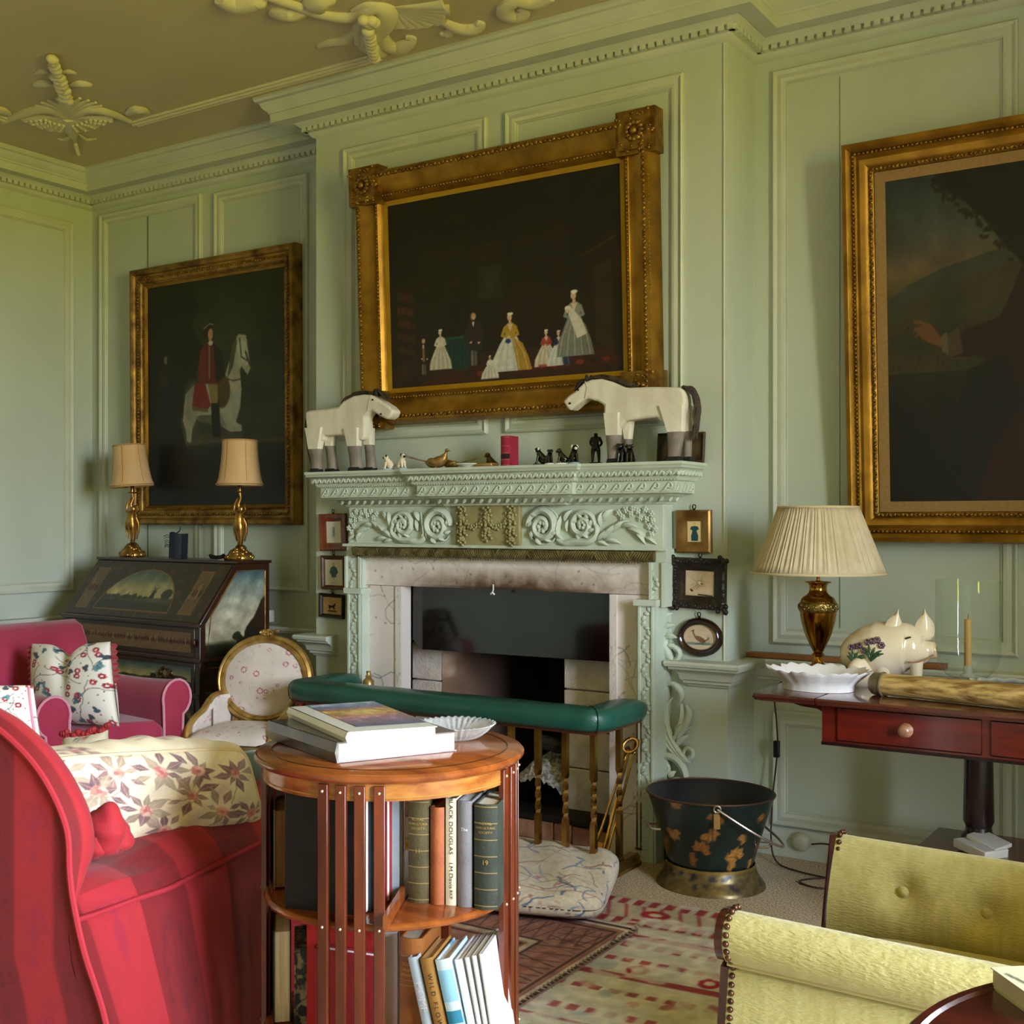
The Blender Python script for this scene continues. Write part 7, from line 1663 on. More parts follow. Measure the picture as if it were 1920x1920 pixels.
if len(q) > 2: g = G(); g.tube(q, .0022, 5); g.build('mouth', mat('pig_mouth', '9a6a50', .3), t)
# --- hurricane glass with candle
hg = at(1815, 1272, y=3.85); t = thing('hurricane_glass', 'tall clear hurricane glass with a candle inside, right of the china pig', 'candle holder', (hg.x, hg.y, TZ)); dh = Vector((hg.x, hg.y, 0)).dot(FW)
RH = 58/FPX*dh; ht = (1272-1090)/FPX*dh+.02
prof_ = [(0, .012), (.03, .010), (.035, 0), (.04, .001), (.045, .014), (RH*.7, .03), (RH*.92, .06), (RH, .10), (RH, ht)]
g = G(); g.lathe(prof_, n=56, cap=False); g.build('glass_shade', thin_glass('hurricane_glass_clear', (.93, .96, .92), .02, .02), t, smooth=50)
g = G(); g.lathe([(0, .021), (.024, .021), (.024, .026), (.012, .034), (.014, .05), (.012, .056), (0, .056)], n=20); g.build('candle_cup', thin_glass('cup_glass', (.9, .85, .75), .05, .3), t)
g = G(); g.lathe([(0, .056), (.0115, .056), (.011, ht*.62), (.006, ht*.63), (0, ht*.63)], n=18); cd = g.build('candle', mat('beeswax', 'cda05a', .5, sss=.3), t, smooth=50)
g = G(); g.tube([(0, 0, ht*.63), (.001, 0, ht*.63+.012)], .001, 5); g.build('wick', blackm, cd)
# --- great horn with a metal collar
hornm = mat('horn', '7a5a2e', .38, col2='c9a868', vscale=9, stretch=(1.0,9,9), detail=7, lo=.36, hi=.62, coat=.25, bump=.25, bscale=60, bstretch=(.15,1,1))
h0 = Vector((at(1652, 1300, y=3.45).x, 3.45, TZ)); h1 = Vector((-.55, 3.375, TZ)); h2 = Vector((-.1, 3.345, TZ))
t = thing('horn', 'long mottled horn with metal collar lying along the front of the side table', 'horn', h0)
pts = smooth_path([h0+Vector((0, 0, .033)), h0*.5+h1*.5+Vector((0, .004, .0345)), h1+Vector((0, 0, .036)), h2+Vector((0, 0, .03)), h2+Vector((.25, .03, .016))], 8)
g = G(); g.tube(pts, list(np.interp(np.linspace(0, 1, len(pts)), [0, .25, .5, .75, 1], [.031, .0335, .034, .027, .006])), 24); g.build('shaft', hornm, t, 'world', smooth=60)
ax = (pts[1]-pts[0]).normalized(); Mh = ax.to_track_quat('Z', 'Y').to_matrix()
g = G(); g.lathe([(0, -.03), (.024, -.03), (.031, -.022), (.0335, -.006), (.0335, .003), (.036, .005), (.036, .009), (.033, .01)], pts[0], 28, Mh)
for v_ in g.v: v_.z = max(v_.z, TZ+.0006)
g.build('collar', mat('tarnished_metal', '7d705a', .35, metal=.7, col2='a3957a', vscale=14), t, 'world', smooth=40)
# --- blue and white plate
pc = at(1905, 1292, y=3.70); t = thing('serving_plate', 'blue and white wavy edged plate at right end of the side table, behind the horn', 'plate', (pc.x+.01, 3.70, TZ))
cb = Cv(200, 100, '1d2f5c'); cb.noise(12, .5, 4, thr=.56, col='7d93bf', a=.6)
g = G(); N_ = 90; rings = []; am = lambda r_: .0045 if r_ > .11 else 0
for r_, z in ((0, .006), (.07, .006), (.076, 0), (.08, .002), (.10, .014), (.125, .028), (.127, .031), (.122, .031), (.098, .018), (.08, .010), (0, .010)):
    rings.append([Vector(((r_+am(r_)*math.sin(18*2*pi*k/N_))*math.cos(2*pi*k/N_)*1.15, (r_+am(r_)*math.sin(18*2*pi*k/N_))*math.sin(2*pi*k/N_)*.85, z+am(r_)*.5*math.sin(18*2*pi*k/N_))) for k in range(N_)])
o0 = len(g.v); g.loft(rings); g.cols = {}
for i, v_ in enumerate(g.v):
    ri = i//N_; a = math.atan2(v_.y, v_.x); rim = ri in (5, 6, 7)
    g.cols[i] = Cv.c('d5d8e0') if rim else cb.get(np.array((a/(2*pi)) % 1), np.array(min(.99, ri/11)))
g.build('plate', mat('transfer_china', None, .15, vcol=True, coat=.6), t, smooth=60)
# ================================================================ CLUB FENDER, TOOLS, COAL BUCKET, FLOOR CUSHION, RUGS
leather = mat('green_leather', '14463a', .34, col2='1d5546', vscale=5, coat=.12, bump=.10, bscale=140, rvar=.08)
brs = mat('fender_brass', 'b8924e', .26, metal=.95, col2='8a6530', vscale=10)
fx0, fx1, fyf, fyb = -3.285, -1.952, 3.515, 3.815     # centre lines of the seat
t = thing('club_fender', 'brass club fender with padded green leather seat around the hearth', 'fender', (MX, fyf, 0))
def seat_ring(c, out, wi=.068, hi=.045, zc_=.558):
    n = 18; R2 = []
    for j in range(n):
        a = 2*pi*j/n; ca, sa = math.cos(a), math.sin(a); s_ = abs(ca)**.55*(1 if ca > 0 else -1); q = abs(sa)**.75*(1 if sa > 0 else -1)
        R2.append(Vector((c[0], c[1], zc_))+Vector((out[0], out[1], 0))*wi*s_+Vector((0, 0, hi*q*(1.0 if q > 0 else .85))))
    return R2
def path_seat():
    P = []; rad = .035
    P += [((fx0, fyb-k*.06), (-1, 0)) for k in range(6) if fyb-k*.06 > fyf+rad]
    for q in range(0, 91, 15): a = R(180+q); P.append(((fx0+rad+rad*math.cos(a), fyf+rad+rad*math.sin(a)), (math.cos(a), math.sin(a))))
    P += [((x, fyf), (0, -1)) for x in np.linspace(fx0+.08, fx1-.08, 24)]
    for q in range(0, 91, 15): a = R(270+q); P.append(((fx1-rad+rad*math.cos(a), fyf+rad+rad*math.sin(a)), (math.cos(a), math.sin(a))))
    P += [((fx1, fyb-k*.06), (1, 0)) for k in range(5, -1, -1) if fyb-k*.06 > fyf+rad]
    return P
PS = path_seat(); g = G(); rings = []
rv = random.Random(2)
for i, (c, o_) in enumerate(PS):
    k = 1+.02*math.sin(i*1.7)
    if i in (0, len(PS)-1): k = .86
    # mitre stretch at the corners
    m_ = 1.0
    rings.append(seat_ring(c, o_, .068*m_*k, .045*k))
e0 = [p.lerp(Vector((PS[0][0][0], PS[0][0][1], .558)), .5)+Vector((0, .02, 0)) for p in rings[0]]; e1 = [p.lerp(Vector((PS[-1][0][0], PS[-1][0][1], .558)), .5)+Vector((0, .02, 0)) for p in rings[-1]]
g.loft([e0]+rings+[e1]); st = g.build('seat', leather, t, 'world', smooth=70, sub=1)
g = G()
for cx_, sg in ((fx1, 1), (fx0, -1)):
    pts = []
    for a in np.linspace(-.55*pi, .6*pi, 14): w_ = .0695*(abs(math.cos(a))**.55)*(1 if math.cos(a) > 0 else -1); pts.append((cx_-sg*.035+sg*(.035+w_)*.707, fyf+.035-(.035+w_)*.707, .558+.046*(abs(math.sin(a))**.75)*(1 if math.sin(a) > 0 else -1)))
    g.tube(pts, .0018, 5)
g.build('seam', mat('leather_seam', '0e352b', .5), st, 'world')
g = G()
rail = [(fx0, fyb), (fx0, fyf), (fx1, fyf), (fx1, fyb)]
for z0, z1, w_ in ((.512, .528, .028),):
    g.sweep(rail, [(-w_, z0), (w_, z0), (w_, z1), (-w_, z1)])
g.build('top_rail', wood('fender_rail', '4a2413', '6b381e', .4, .2), t, 'world')
g = G(); g.sweep(rail, [(-.03, .0), (.03, .0), (.03, .012), (.022, .02), (.022, .034), (.016, .042), (-.016, .042), (-.022, .034), (-.022, .02), (-.03, .012)]); g.build('bottom_rail', brs, t, 'world', smooth=30)
def post(x, y):
    g = G(); h = .010; rings = []
    zs = [.042, .05, .052, .2]+list(np.linspace(.21, .36, 16))+[.37, .512, .514, .518]
    for z in zs:
        tw = 0 if z < .205 else (2*pi*1.0*(z-.205)/.16 if z < .365 else 2*pi)
        r_ = h*1.414*(.78 if .215 < z < .355 else 1)*(1.25 if z in (.042, .05, .514, .518) else 1)
        rings.append([Vector((x+r_*math.cos(pi/4+tw+k*pi/2), y+r_*math.sin(pi/4+tw+k*pi/2), z)) for k in range(4)])
    g.loft(rings); return g
px_list = []
for u in (1108, 1016, 964, 900, 836, 770, 700, 640): px_list.append((at(u, 1450, y=fyf).x, fyf))
px_list = [(x, fyf) for x in np.linspace(fx0, fx1, 13)]
for x, y in px_list+[(fx1, 3.70), (fx1, 3.86), (fx0, 3.70), (fx0, 3.86)]:
    post(x, y).build('post', brs, t, 'world', smooth=20)
# brass knob of the far firedog seen beside the jamb
p = at(691, 1285, y=3.80); t = thing('firedog', 'brass topped firedog standing inside the left corner of the fender', 'firedog', (p.x, 3.80, 0))
g = G(); g.lathe([(.03, 0), (.034, .01), (.02, .03), (.012, .06), (.012, .46), (.018, .48), (.01, .50)], (p.x, 3.80, 0), 14); g.build('shaft', mat('black_iron', '1c1a19', .6, metal=.6), t, 'world', smooth=40)
zt = at(691, 1262, y=3.80).z; g = G(); g.lathe([(.01, .49), (.02, .51), (.026, .545), (.022, .575), (.012, .585), (.014, .592), (.008, .60), (.01, .612), (.004, zt), (0, zt)], (p.x, 3.80, 0), 16); g.build('finial', mat('worn_brass', 'a5824a', .35, metal=.8, col2='c9b07a', vscale=20), t, 'world', smooth=50)
# fire tools leaning in the right corner of the fender
top = at(1183, 1400, y=3.80); 
def tool(name, label, tp, ft, rad, ring=False, tip=None):
    t = thing(name, label, 'fire iron', ft); g = G(); g.tube([ft+Vector((0, 0, .012)), ft*.5+tp*.5, tp], rad, 8); g.build('shaft', brs, t, 'world')
    ax = (tp-ft).normalized()
    if ring:
        g = G(); c_ = tp+ax*.028; s_ = RT.copy(); g.tube([c_+(ax*math.cos(q)+s_*math.sin(q))*.026 for q in np.linspace(0, 2*pi, 20)[:-1]], .007, 8, closed=True); g.build('ring_handle', brs, t, 'world')
    else:
        g = G(); M = ax.to_track_quat('Z', 'Y').to_matrix(); g.lathe([(.006, -.02), (.011, -.01), (.008, .0), (.013, .018), (.01, .034), (.004, .042), (0, .043)], tp, 14, M); g.build('handle', brs, t, 'world', smooth=50)
    if tip:
        g = G(); M = ax.to_track_quat('Z', 'Y').to_matrix(); tip(g, ft, M); g.build('end', brs, t, 'world', smooth=40)
ya = 3.70
def blade(g, f, M): g.box(f+M @ Vector((0, 0, .05)), (.07, .006, .09), M)
tool('fire_tongs', 'brass fire tongs with ring handle leaning in the right corner of the fender', at(1178, 1412, y=3.80), Vector((at(1122, 1570, y=3.63).x, 3.63, .002)), .0055, True)
tool('poker', 'slim brass poker leaning beside the ring handled tongs', at(1190, 1405, y=3.83), Vector((at(1128, 1585, y=3.60).x, 3.60, .002)), .005)
tool('fire_shovel', 'brass hearth shovel leaning behind the tongs in the fender corner', at(1172, 1420, y=3.83), Vector((at(1105, 1572, y=3.68).x, 3.68, .002)), .005, False, blade)
# ---- painted coal bucket
bk = at(1332, 1655, z=0); bk = Vector((bk.x, bk.y, 0)); dk_ = bk.dot(FW)
t = thing('coal_bucket', 'dark green tole coal bucket painted with gold leaves, on the carpet right of the fireplace', 'bucket', bk)
cb = Cv(420, 120, '10201c'); cb.noise(3, .35, 2)
r = random.Random(9)
for k in range(30):
    x = (k*.0931+.03) % 1; y = (.16, .42, .72, .86)[k % 4]+r.uniform(-.05, .05); an = r.random()*6.3; col = r.choice(('8a5420', '9a6428', '7a461a', 'aa7434'))
    for q in range(r.choice((2, 3, 5))):
        a = an+q*.75; ux, uy = math.cos(a)*.034, math.sin(a)*.17; nx, ny = -math.sin(a)*.011, math.cos(a)*.05
        cb.poly([(x, y), (x+ux*.5+nx, y+uy*.5+ny), (x+ux, y+uy), (x+ux*.5-nx, y+uy*.5-ny)], col, .95); cb.line([(x, y), (x+ux, y+uy)], .008, '3a2410', .7)
cb.line([(.25, 0), (.25, 1)], .012, '20262a', .9); cb.line([(.75, 0), (.75, 1)], .012, '20262a', .9)
bprof = [(.144, .072), (.150, .09), (.164, .14), (.185, .21), (.205, .27), (.218, .31)]
a_off = math.atan2(-bk.y, -bk.x)-pi/2+R(0)
tolem = mat('tole_ware', None, .32, vcol=True, coat=.2, metal=.0, bump=.03, bscale=30)
g = G(); zz = [p[1] for p in bprof]; rs_ = [p[0] for p in bprof]
rz_at = lambda z: float(np.interp(z, zz, rs_))
g.grid(lambda u, v: (lambda a, z: Vector((rz_at(z)*math.cos(a), rz_at(z)*math.sin(a)*.92, z)))(2*pi*u+a_off, .072+.238*v), 160, 60, cb)
body = g.build('body', tolem, t, smooth=70)
inm = mat('bucket_inside', '24242b', .45, metal=.3, col2='34343c', vscale=8)
g = G(); g.lathe([(0, .08), (.140, .08), (.214, .309), (.218, .31)], n=72, sy=.92, cap=False); g.build('lining', inm, t, smooth=60)
g = G(); g.tube([(.219*math.cos(q), .219*.92*math.sin(q), .311) for q in np.linspace(0, 2*pi, 73)[:-1]], .0035, 6, closed=True); g.build('rim', mat('copper_wire', '5d4030', .4, metal=.7), t)
cf_ = Cv(200, 30, '6d5c3a'); cf_.noise(10, .4, 5)
for k in range(44): cf_.ell(r.random(), r.uniform(.2, .9), .009, .11, '2d2c38', r.random()*3, .8)
cf_.line([(0, .1), (1, .1)], .1, '9a7a34')
g = G(); g.grid(lambda u, v: (lambda a, q: Vector((q[0]*math.cos(a), q[0]*.92*math.sin(a), q[1])))(2*pi*u, (float(np.interp(v, [0, .1, .5, .8, 1], [.188, .186, .162, .153, .152])), float(np.interp(v, [0, .1, .5, .8, 1], [0, .008, .04, .066, .078])))), 120, 14, cf_); g.build('foot', mat('brass_foot', None, .35, vcol=True, metal=.6), t, smooth=60)
# swing handle hanging to the right, lugs, side grips
dirv = lambda a: Vector((math.cos(a), math.sin(a)*.92, 0))
aF = a_off+pi/2+R(4); lug = dirv(aF)*.221+Vector((0, 0, .300)); lugb = dirv(aF+pi)*.221+Vector((0, 0, .300)); rgt = dirv(aF+R(76))
g = G()
for k, (q, aa) in enumerate(((lug, aF), (lugb, aF+pi))):
    g.tube([q+(Vector((0, 0, 1))*math.cos(s_)+dirv(aa+pi/2).normalized()*math.sin(s_))*.011 for s_ in np.linspace(0, 2*pi, 13)[:-1]], .0035, 6, closed=True)
g.build('handle_eye', mat('steel_wire', '9a8a7a', .35, metal=.8), t)
g = G(); dn = dirv(aF).normalized(); g.box(dirv(aF)*.212+Vector((0, 0, .262)), (.02, .004, .055), rotm(0, 0, math.atan2(dn.y, dn.x)+pi/2) @ rotm(rx=R(-12))); g.build('lug_plate', mat('brass_plate', '7a5624', .4, metal=.6), t)
mid = rgt*.232+Vector((0, 0, .155))
def arc(p, q, m_, n=18): return [p*(1-s_)**2+m_*2*s_*(1-s_)+q*s_**2 for s_ in np.linspace(0, 1, n)]
g = G(); far = rgt*.30+Vector((0, 0, .14)); P1 = [lug+Vector((0, 0, -.004)), lug*.55+rgt*.12+Vector((0, 0, .10)), rgt*.215+lug*.22+Vector((0, 0, .115)), rgt*.222+Vector((0, 0, .163)), rgt*.215+lugb*.22+Vector((0, 0, .115)), lugb+Vector((0, 0, -.004))]
out = []
for s_ in np.linspace(0, 1, 40):
    th_ = pi*s_; base = lug*((1+math.cos(th_))/2)+lugb*((1-math.cos(th_))/2); w_ = math.sin(th_); o_ = base+rgt*(.245*w_)+Vector((0, 0, -.145*w_)); out.append(o_)
g.tube(out, .0042, 7); g.build('swing_handle', MATS['steel_wire'], t)
for sg in (1, -1):
    aa = aF+R(78)*sg if sg > 0 else aF-R(84); d_ = dirv(aa); tn = dirv(aa+pi/2).normalized(); zb = .145 if sg > 0 else .19; r0 = rz_at(zb)
    g = G(); g.tube(smooth_path([d_*r0+tn*.035+Vector((0, 0, zb)), d_*(r0+.03)+tn*.033+Vector((0, 0, zb+.002)), d_*(r0+.04)+tn*.02+Vector((0, 0, zb+.012)), d_*(r0+.04)-tn*.02+Vector((0, 0, zb+.012)), d_*(r0+.03)-tn*.033+Vector((0, 0, zb+.002)), d_*r0-tn*.035+Vector((0, 0, zb))], 4), .0038, 6); g.build('side_grip', MATS['steel_wire'], t)
# ---- rugs
rugm = mat('wool_rug', None, .95, vcol=True, bump=.35, bscale=220)
def rug_grid(name, label, quad, cv, nu, nv, h, fringe=None):
    A_, B_, C_, D_ = [Vector((q[0], q[1], 0)) for q in quad]   # far-left, far-right, near-right, near-left
    f = lambda u, v: (D_*(1-u)+C_*u)*(1-v)+(A_*(1-u)+B_*u)*v
    g = G(); g.grid(lambda u, v: f(u, v)+Vector((0, 0, h+.0012*math.sin(9*u+4*v)*math.sin(7*v))), nu, nv, cv)
    rim = [f(u, 0) for u in np.linspace(0, 1, 30)]+[f(1, v) for v in np.linspace(0, 1, 30)]+[f(u, 1) for u in np.linspace(1, 0, 30)]+[f(0, v) for v in np.linspace(1, 0, 30)]
    o_ = len(g.v); n = len(rim); g.v += [p+Vector((0, 0, h)) for p in rim]+[p+Vector((0, 0, h-.006)) for p in rim]
    for j in range(n-1): g.f.append((o_+j, o_+j+1, o_+n+j+1, o_+n+j))
    o = g.build(name, rugm, base=(A_+B_+C_+D_)/4, smooth=60); tag(o, label, 'rug'); return o, f
# red and cream flat-weave: its far edge runs just behind the cushion, right edge under the green chair
c = Cv(440, 520, 'd3cbb9'); c.noise(5, .08, 3); r = random.Random(12)
bands = [(.0, .035, 'c2b294'), (.035, .10, 'b9ad92'), (.115, .15, 'cfc6b0'), (.17, .21, 'bba')]
c.poly([(0, 0), (1, 0), (1, .10), (0, .10)], 'b8a98c')
for row, (y, s_, col) in enumerate(((.018, .010, '8e1a26'), (.085, .010, '8e1a26'), (.13, .011, '8a1c28'), (.155, .008, '9c3038'), (.20, .006, 'a23a40'), (.245, .010, '8e2030'), (.285, .005, '9a4048'), (.34, .007, 'a84a50'), (.37, .004, 'a04850'))):
    if row % 3 == 2: c.line([(0, y), (1, y)], s_*1.3, col, .85)
    else:
        for k in range(46): c.poly([(k/46, y-s_), (k/46+.012, y-s_), (k/46+.012, y+s_), (k/46, y+s_)], col, .9); 
for k in range(40): x = k/40; c.line([(x, .03), (x+.018, .072)], .004, 'a03038', .8); 
for k in range(9): c.ell(.06+k*.11, .052, .02, .014, '9c1c28'); c.ell(.06+k*.11, .052, .009, .006, 'c9b48a')
for k in range(12): c.ell(.04+k*.085, .222, .013, .014, 'a02430'); c.ell(.04+k*.085, .222, .006, .006, 'd8c9ae'); c.ell(.08+k*.085, .222, .02, .016, 'a9b4b8', 0, .6)
for k in range(60): c.ell(r.random(), .26+.14*r.random(), .012, .006, r.choice(('a9b4b8', 'b5a68c', 'c08a78', 'a04850')), r.random()*3, .7)
for (x, y, R1) in ((.34, .50, .085), (.62, .50, .09), (.10, .5, .09), (.48, .72, .09), (.8, .7, .09), (.2, .75, .09)):
    for q in range(28):
        a = q*.2244; c.ell(x+R1*math.cos(a), y+R1*.62*math.sin(a), .012, .009, 'a8323e', a, .85)
    c.ell(x, y, R1*.82, R1*.5, 'cdd2d0', 0, .7); c.ell(x, y, R1*.55, R1*.34, '3c4c8a' if R1 < .088 else 'b8c2c4', 0, .85)
    for q in range(14): c.ell(x+R1*.4*math.cos(q), y+R1*.24*math.sin(q*1.7), .008, .006, r.choice(('b04a5a', 'd3cbb9', '46589a')), 0, .8)
for k in range(160): x, y = r.random(), .4+.6*r.random(); c.line([(x, y), (x+r.uniform(-.03, .03), y+r.uniform(-.02, .02))], .0035, r.choice(('b0a890', '9a9a96', 'b8606a', 'a0504e', 'bcb09a')), .6)
n = c.noise(26, 0, 31); c.mix((n-.56)/.05, 'd8d0be', .75); n = c.noise(9, 0, 33); c.mix((n-.55)/.1*np.clip((c.Y-.12)*6, 0, 1), 'ddd5c6', .8); c.noise(80, .16, 5)
rf = [at(1098, 1668, z=.008), at(1372, 1712, z=.008)]; dv = (rf[1]-rf[0]); dv.z = 0; dv.normalize(); nv_ = Vector((dv.y, -dv.x, 0))
if nv_.y > 0: nv_ = -nv_
A_ = rf[0]-dv*.9; B_ = rf[0]+dv*1.5
red_rug, _ = rug_grid('flatweave_rug', 'faded red and cream flat woven rug in front of the fender, under the brown rug', (A_, B_, B_+nv_*2.6, A_+nv_*2.6), c, 440, 520, .008)
# brown tribal rug lying over it
c = Cv(420, 600, '96685a'); c.noise(6, .12, 4); r = random.Random(4)
for (i, wv, col) in ((.004, .008, '4a322c'), (.013, .008, 'd0c0aa'), (.03, .006, '4a2c24'), (.125, .006, '3c2a2a'), (.135, .012, 'b8a48a'), (.15, .006, '4a2c24'), (.235, .008, '33304a')):
    ww_ = i*1.4
    c.line([(ww_, i), (1-ww_, i), (1-ww_, 1-i), (ww_, 1-i), (ww_, i)], wv, col, .95)
for k in range(60):
    y = .05+k*.0155
    for x0, x1 in ((.055, .17), (.83, .945)): c.line([(x0, y), (x1, y+(.03 if k % 2 else -.03)*.6)], .004, r.choice(('4a302c', '5a3c3a', '7a5044')), .8); c.ell((x0+x1)/2, y, .016, .006, '8a5642', 0, .7)
for k in range(44):
    x = .05+k*.0215
    for y0, y1 in ((.045, .118), (.885, .955)): c.line([(x, y0), (x+(.03 if k % 2 else -.03), y1)], .004, r.choice(('4a302c', '5a3c3a', '7a5044')), .8)
for k in range(70):
    x, y = .25+.5*r.random(), .2+.6*r.random(); c.poly([(x-.03, y), (x, y-.02), (x+.03, y), (x, y+.02)], r.choice(('2e2c44', '7d4a3a', '8a5a48', '3a2a2a')), .6)
c.noise(60, .22, 6)
k0 = at(1196, 1742, z=.016); k1 = at(976, 1884, z=.016); k2 = at(1045, 1706, z=.016)
e1 = (k1-k0); e1.z = 0; e1.normalize(); e2 = (k2-k0); e2.z = 0; e2 = (e2-e1*e2.dot(e1)); e2.normalize()
br_rug, bf_ = rug_grid('tribal_rug', 'brown tribal rug with patterned border, lying over the red and cream rug', (k0+e2*1.1, k0, k0+e1*1.9, k0+e2*1.1+e1*1.9), c, 420, 600, .015)
g = G(); r = random.Random(8)
for k in range(90): p = k0+e1*(k*.021); g.tube([p+Vector((0, 0, .013)), p-e2*r.uniform(.012, .03)+e1*r.uniform(-.01, .01)+Vector((0, 0, .0105))], [.003, .001], 4)
fr = g.build('fringe', mat('rug_fringe', '8a7a66', .9), br_rug, 'world'); fr['kind'] = 'stuff'
# ---- kilim floor cushion
c = Cv(340, 300, 'd8cab4'); c.noise(5, .08, 3); r = random.Random(21)
for k in range(80):
    x, y = r.random(), r.random(); an = r.random()*6; pts = [(x, y)]
    for q in range(7): an += r.uniform(-.7, .7); x += .03*math.cos(an); y += .03*math.sin(an); pts.append((x, y))
    c.line(pts, r.choice((.008, .014, .005)), r.choice(('5c6a90', '4a587f', '8a94ac', '9a6a60', 'b08a7c', '7d86a0')), .85)
for k in range(30): c.ell(r.random(), r.random(), .02, .012, r.choice(('b0706a', '5c6a90', '9aa3b4', 'c9a08c')), r.random()*3, .8)
for y in (.2, .8): c.line([(0, y), (1, y+.03)], .012, 'b0847c', .8)
c.noise(40, .1, 9)
q4 = [at(u, v, z=.065) for u, v in ((950, 1578), (1168, 1612), (1128, 1712), (880, 1690))]
ctr = sum(q4, Vector())/4
def fc(u, v, sgn):
    x, y = math.sin(pi/2*(2*u-1)), math.sin(pi/2*(2*v-1)); rc = .08
    e = max(0, (1-x**6)*(1-y**6)); uu, vv = (x*(1-rc*y**6)+1)/2, (y*(1-rc*x**6)+1)/2
    b = (q4[3]*(1-uu)+q4[2]*uu)*(1-vv)+(q4[0]*(1-uu)+q4[1]*uu)*vv
    z = .066+sgn*.047*e**.35+(.008*math.sin(7*x+3*y)*e if sgn > 0 else 0)
    return Vector((b.x, b.y, max(.0168, z)))
g = G(); U2 = lambda u: .5+.5*np.sin(pi/2*(2*u-1))
g.grid(lambda u, v: fc(u, v, 1), 170, 150, colfn=lambda U, V: c.get(U, V)); g.grid(lambda u, v: fc(u, v, -1), 100, 90, colfn=lambda U, V: c.get(U, 1-V), flip=True)
o = g.build('floor_cushion', printm, base=(ctr.x, ctr.y, 0), smooth=180); o.modifiers.new('weld', 'WELD').merge_threshold = .001
tag(o, 'flat kilim patterned floor cushion lying on the rugs in front of the fender', 'cushion')
# ================================================================ GREEN CHAIR AND ROUND TABLE (foreground right)
gfab = mat('moss_linen', 'b0a260', .85, col2='beb070', vscale=60, stretch=(1,1,.08), detail=3, lo=.35, hi=.65, bump=.35, bscale=260, bstretch=(.3,1,1), sheen=.2)
gpip = mat('moss_piping', 'b3a468', .8); mh = wood('show_wood', '3a120c', '54201a', .2, .6, (5,5,1), 6); nail = mat('antique_nail', '4a2f22', .3, metal=.8, col2='6d4a34', vscale=40)
CXF = -.79
t = thing('armchair', 'moss green linen armchair with nailed mahogany edges, at lower right', 'armchair', (-.35, 2.17, 0))
YN, YFAR = 1.90, 2.50
def sect(y0, s, zt, w=.05, roll=.045, over=.03):
    """arm cross-section (y,z): outer face, rolled top, inner face. s=+1: outer side faces -y"""
    P = []; yo = lambda d: y0-s*d
    P.append((yo(0), .10)); P.append((yo(0), .30)); P.append((yo(.004), zt-2*roll-.01))
    for a in np.linspace(-.6*pi, .62*pi, 14): P.append((yo(over+.0+roll*math.cos(a)*.85-.035), zt-roll+roll*math.sin(a)))
    P.append((yo(-.055), zt-.12)); P.append((yo(-.06), .34)); P.append((yo(-.06), .10)); return P
def armrings(y0, s, ztop, x0, x1, n, front_lean):
    rings = []
    for i in range(n):
        f = i/(n-1); x = x0+(x1-x0)*f; zt = ztop(f)
        rings.append([(x+front_lean(z)*(1-f)**3, y, z) for y, z in sect(y0, s, zt)])
    return rings
zn = lambda f: .566-.012*f+.02*max(0, f-.6)**2*4
ln_ = lambda z: -.045*max(0, (.42-z)/.42)
rN = armrings(YN, 1, zn, CXF, CXF+.86, 22, ln_); g = G(); g.loft(rN); an = g.build('arm', gfab, t, 'world', smooth=70)
def facing(ring, parent, thick=.014):
    inn = [Vector(p) for p in ring]; cen = sum(inn, Vector())/len(inn)
    g = G(); outl = [p+(Vector((0, p.y-cen.y, p.z-cen.z)).normalized())*.004 for p in inn]
    g.loft([[p+Vector((-thick, 0, 0)) for p in [q.lerp(cen, .03) for q in outl]], [p+Vector((-thick*.5, 0, 0)) for p in outl], outl]); w_ = g.build('facing', mh, parent, 'world', smooth=40)
    g = G(); Pn = [p for p in outl]; tot = 0
    for i in range(len(Pn)-1):
        d = (Pn[i+1]-Pn[i]).length
        while tot < d: 
            q = Pn[i].lerp(Pn[i+1], tot/d); o_ = Vector((0, q.y-cen.y, q.z-cen.z)).normalized(); g.ell(q+Vector((.008, 0, 0))+o_*.001, (.0058, .0058, .0058), None, 7, 5); tot += .0145
        tot -= d
    g.build('nail_trim', nail, w_, 'world', smooth=60); return w_
facing(rN[0], an)
g = G(); idx = 3; g.tube([Vector(r_[5])+Vector((0, -.003, 0)) for r_ in rN], .0038, 6); g.build('piping', gpip, an, 'world')
# far arm: same outline, buttoned inside
zf = lambda f: .566-.012*f
rF = armrings(YFAR, -1, zf, CXF, CXF+.86, 22, ln_); g = G()
def far_fn(u, v):
    x = u*21; i = min(20, int(x)); k = x-i; n = len(rF[0]); y = v*(n-1); j = min(n-2, int(y)); m_ = y-j
    p = (Vector(rF[i][j])*(1-m_)+Vector(rF[i][j+1])*m_)*(1-k)+(Vector(rF[i+1][j])*(1-m_)+Vector(rF[i+1][j+1])*m_)*k
    return p
BTN = [(at(1690, 1676, y=YFAR-.06), 1), (at(1848, 1718, y=YFAR-.06), 1)]
def far2(u, v):
    p = far_fn(u, v)
    if p.y < YFAR-.02 and p.z > .34:        # inside face, quilted by the buttons
        p = p+Vector((0, -.022*math.sin(pi*min(1, max(0, (p.z-.34)/.22))), 0))
        for b, _ in BTN: d2 = ((p.x-b.x)/.04)**2+((p.z-b.z)/.036)**2; p = p+Vector((0, .036*math.exp(-d2)-.01*math.exp(-d2*.3), 0))
    return p
g.grid(far2, 150, 130); af = g.build('arm', gfab, t, 'world', smooth=180)
facing(rF[0], af)
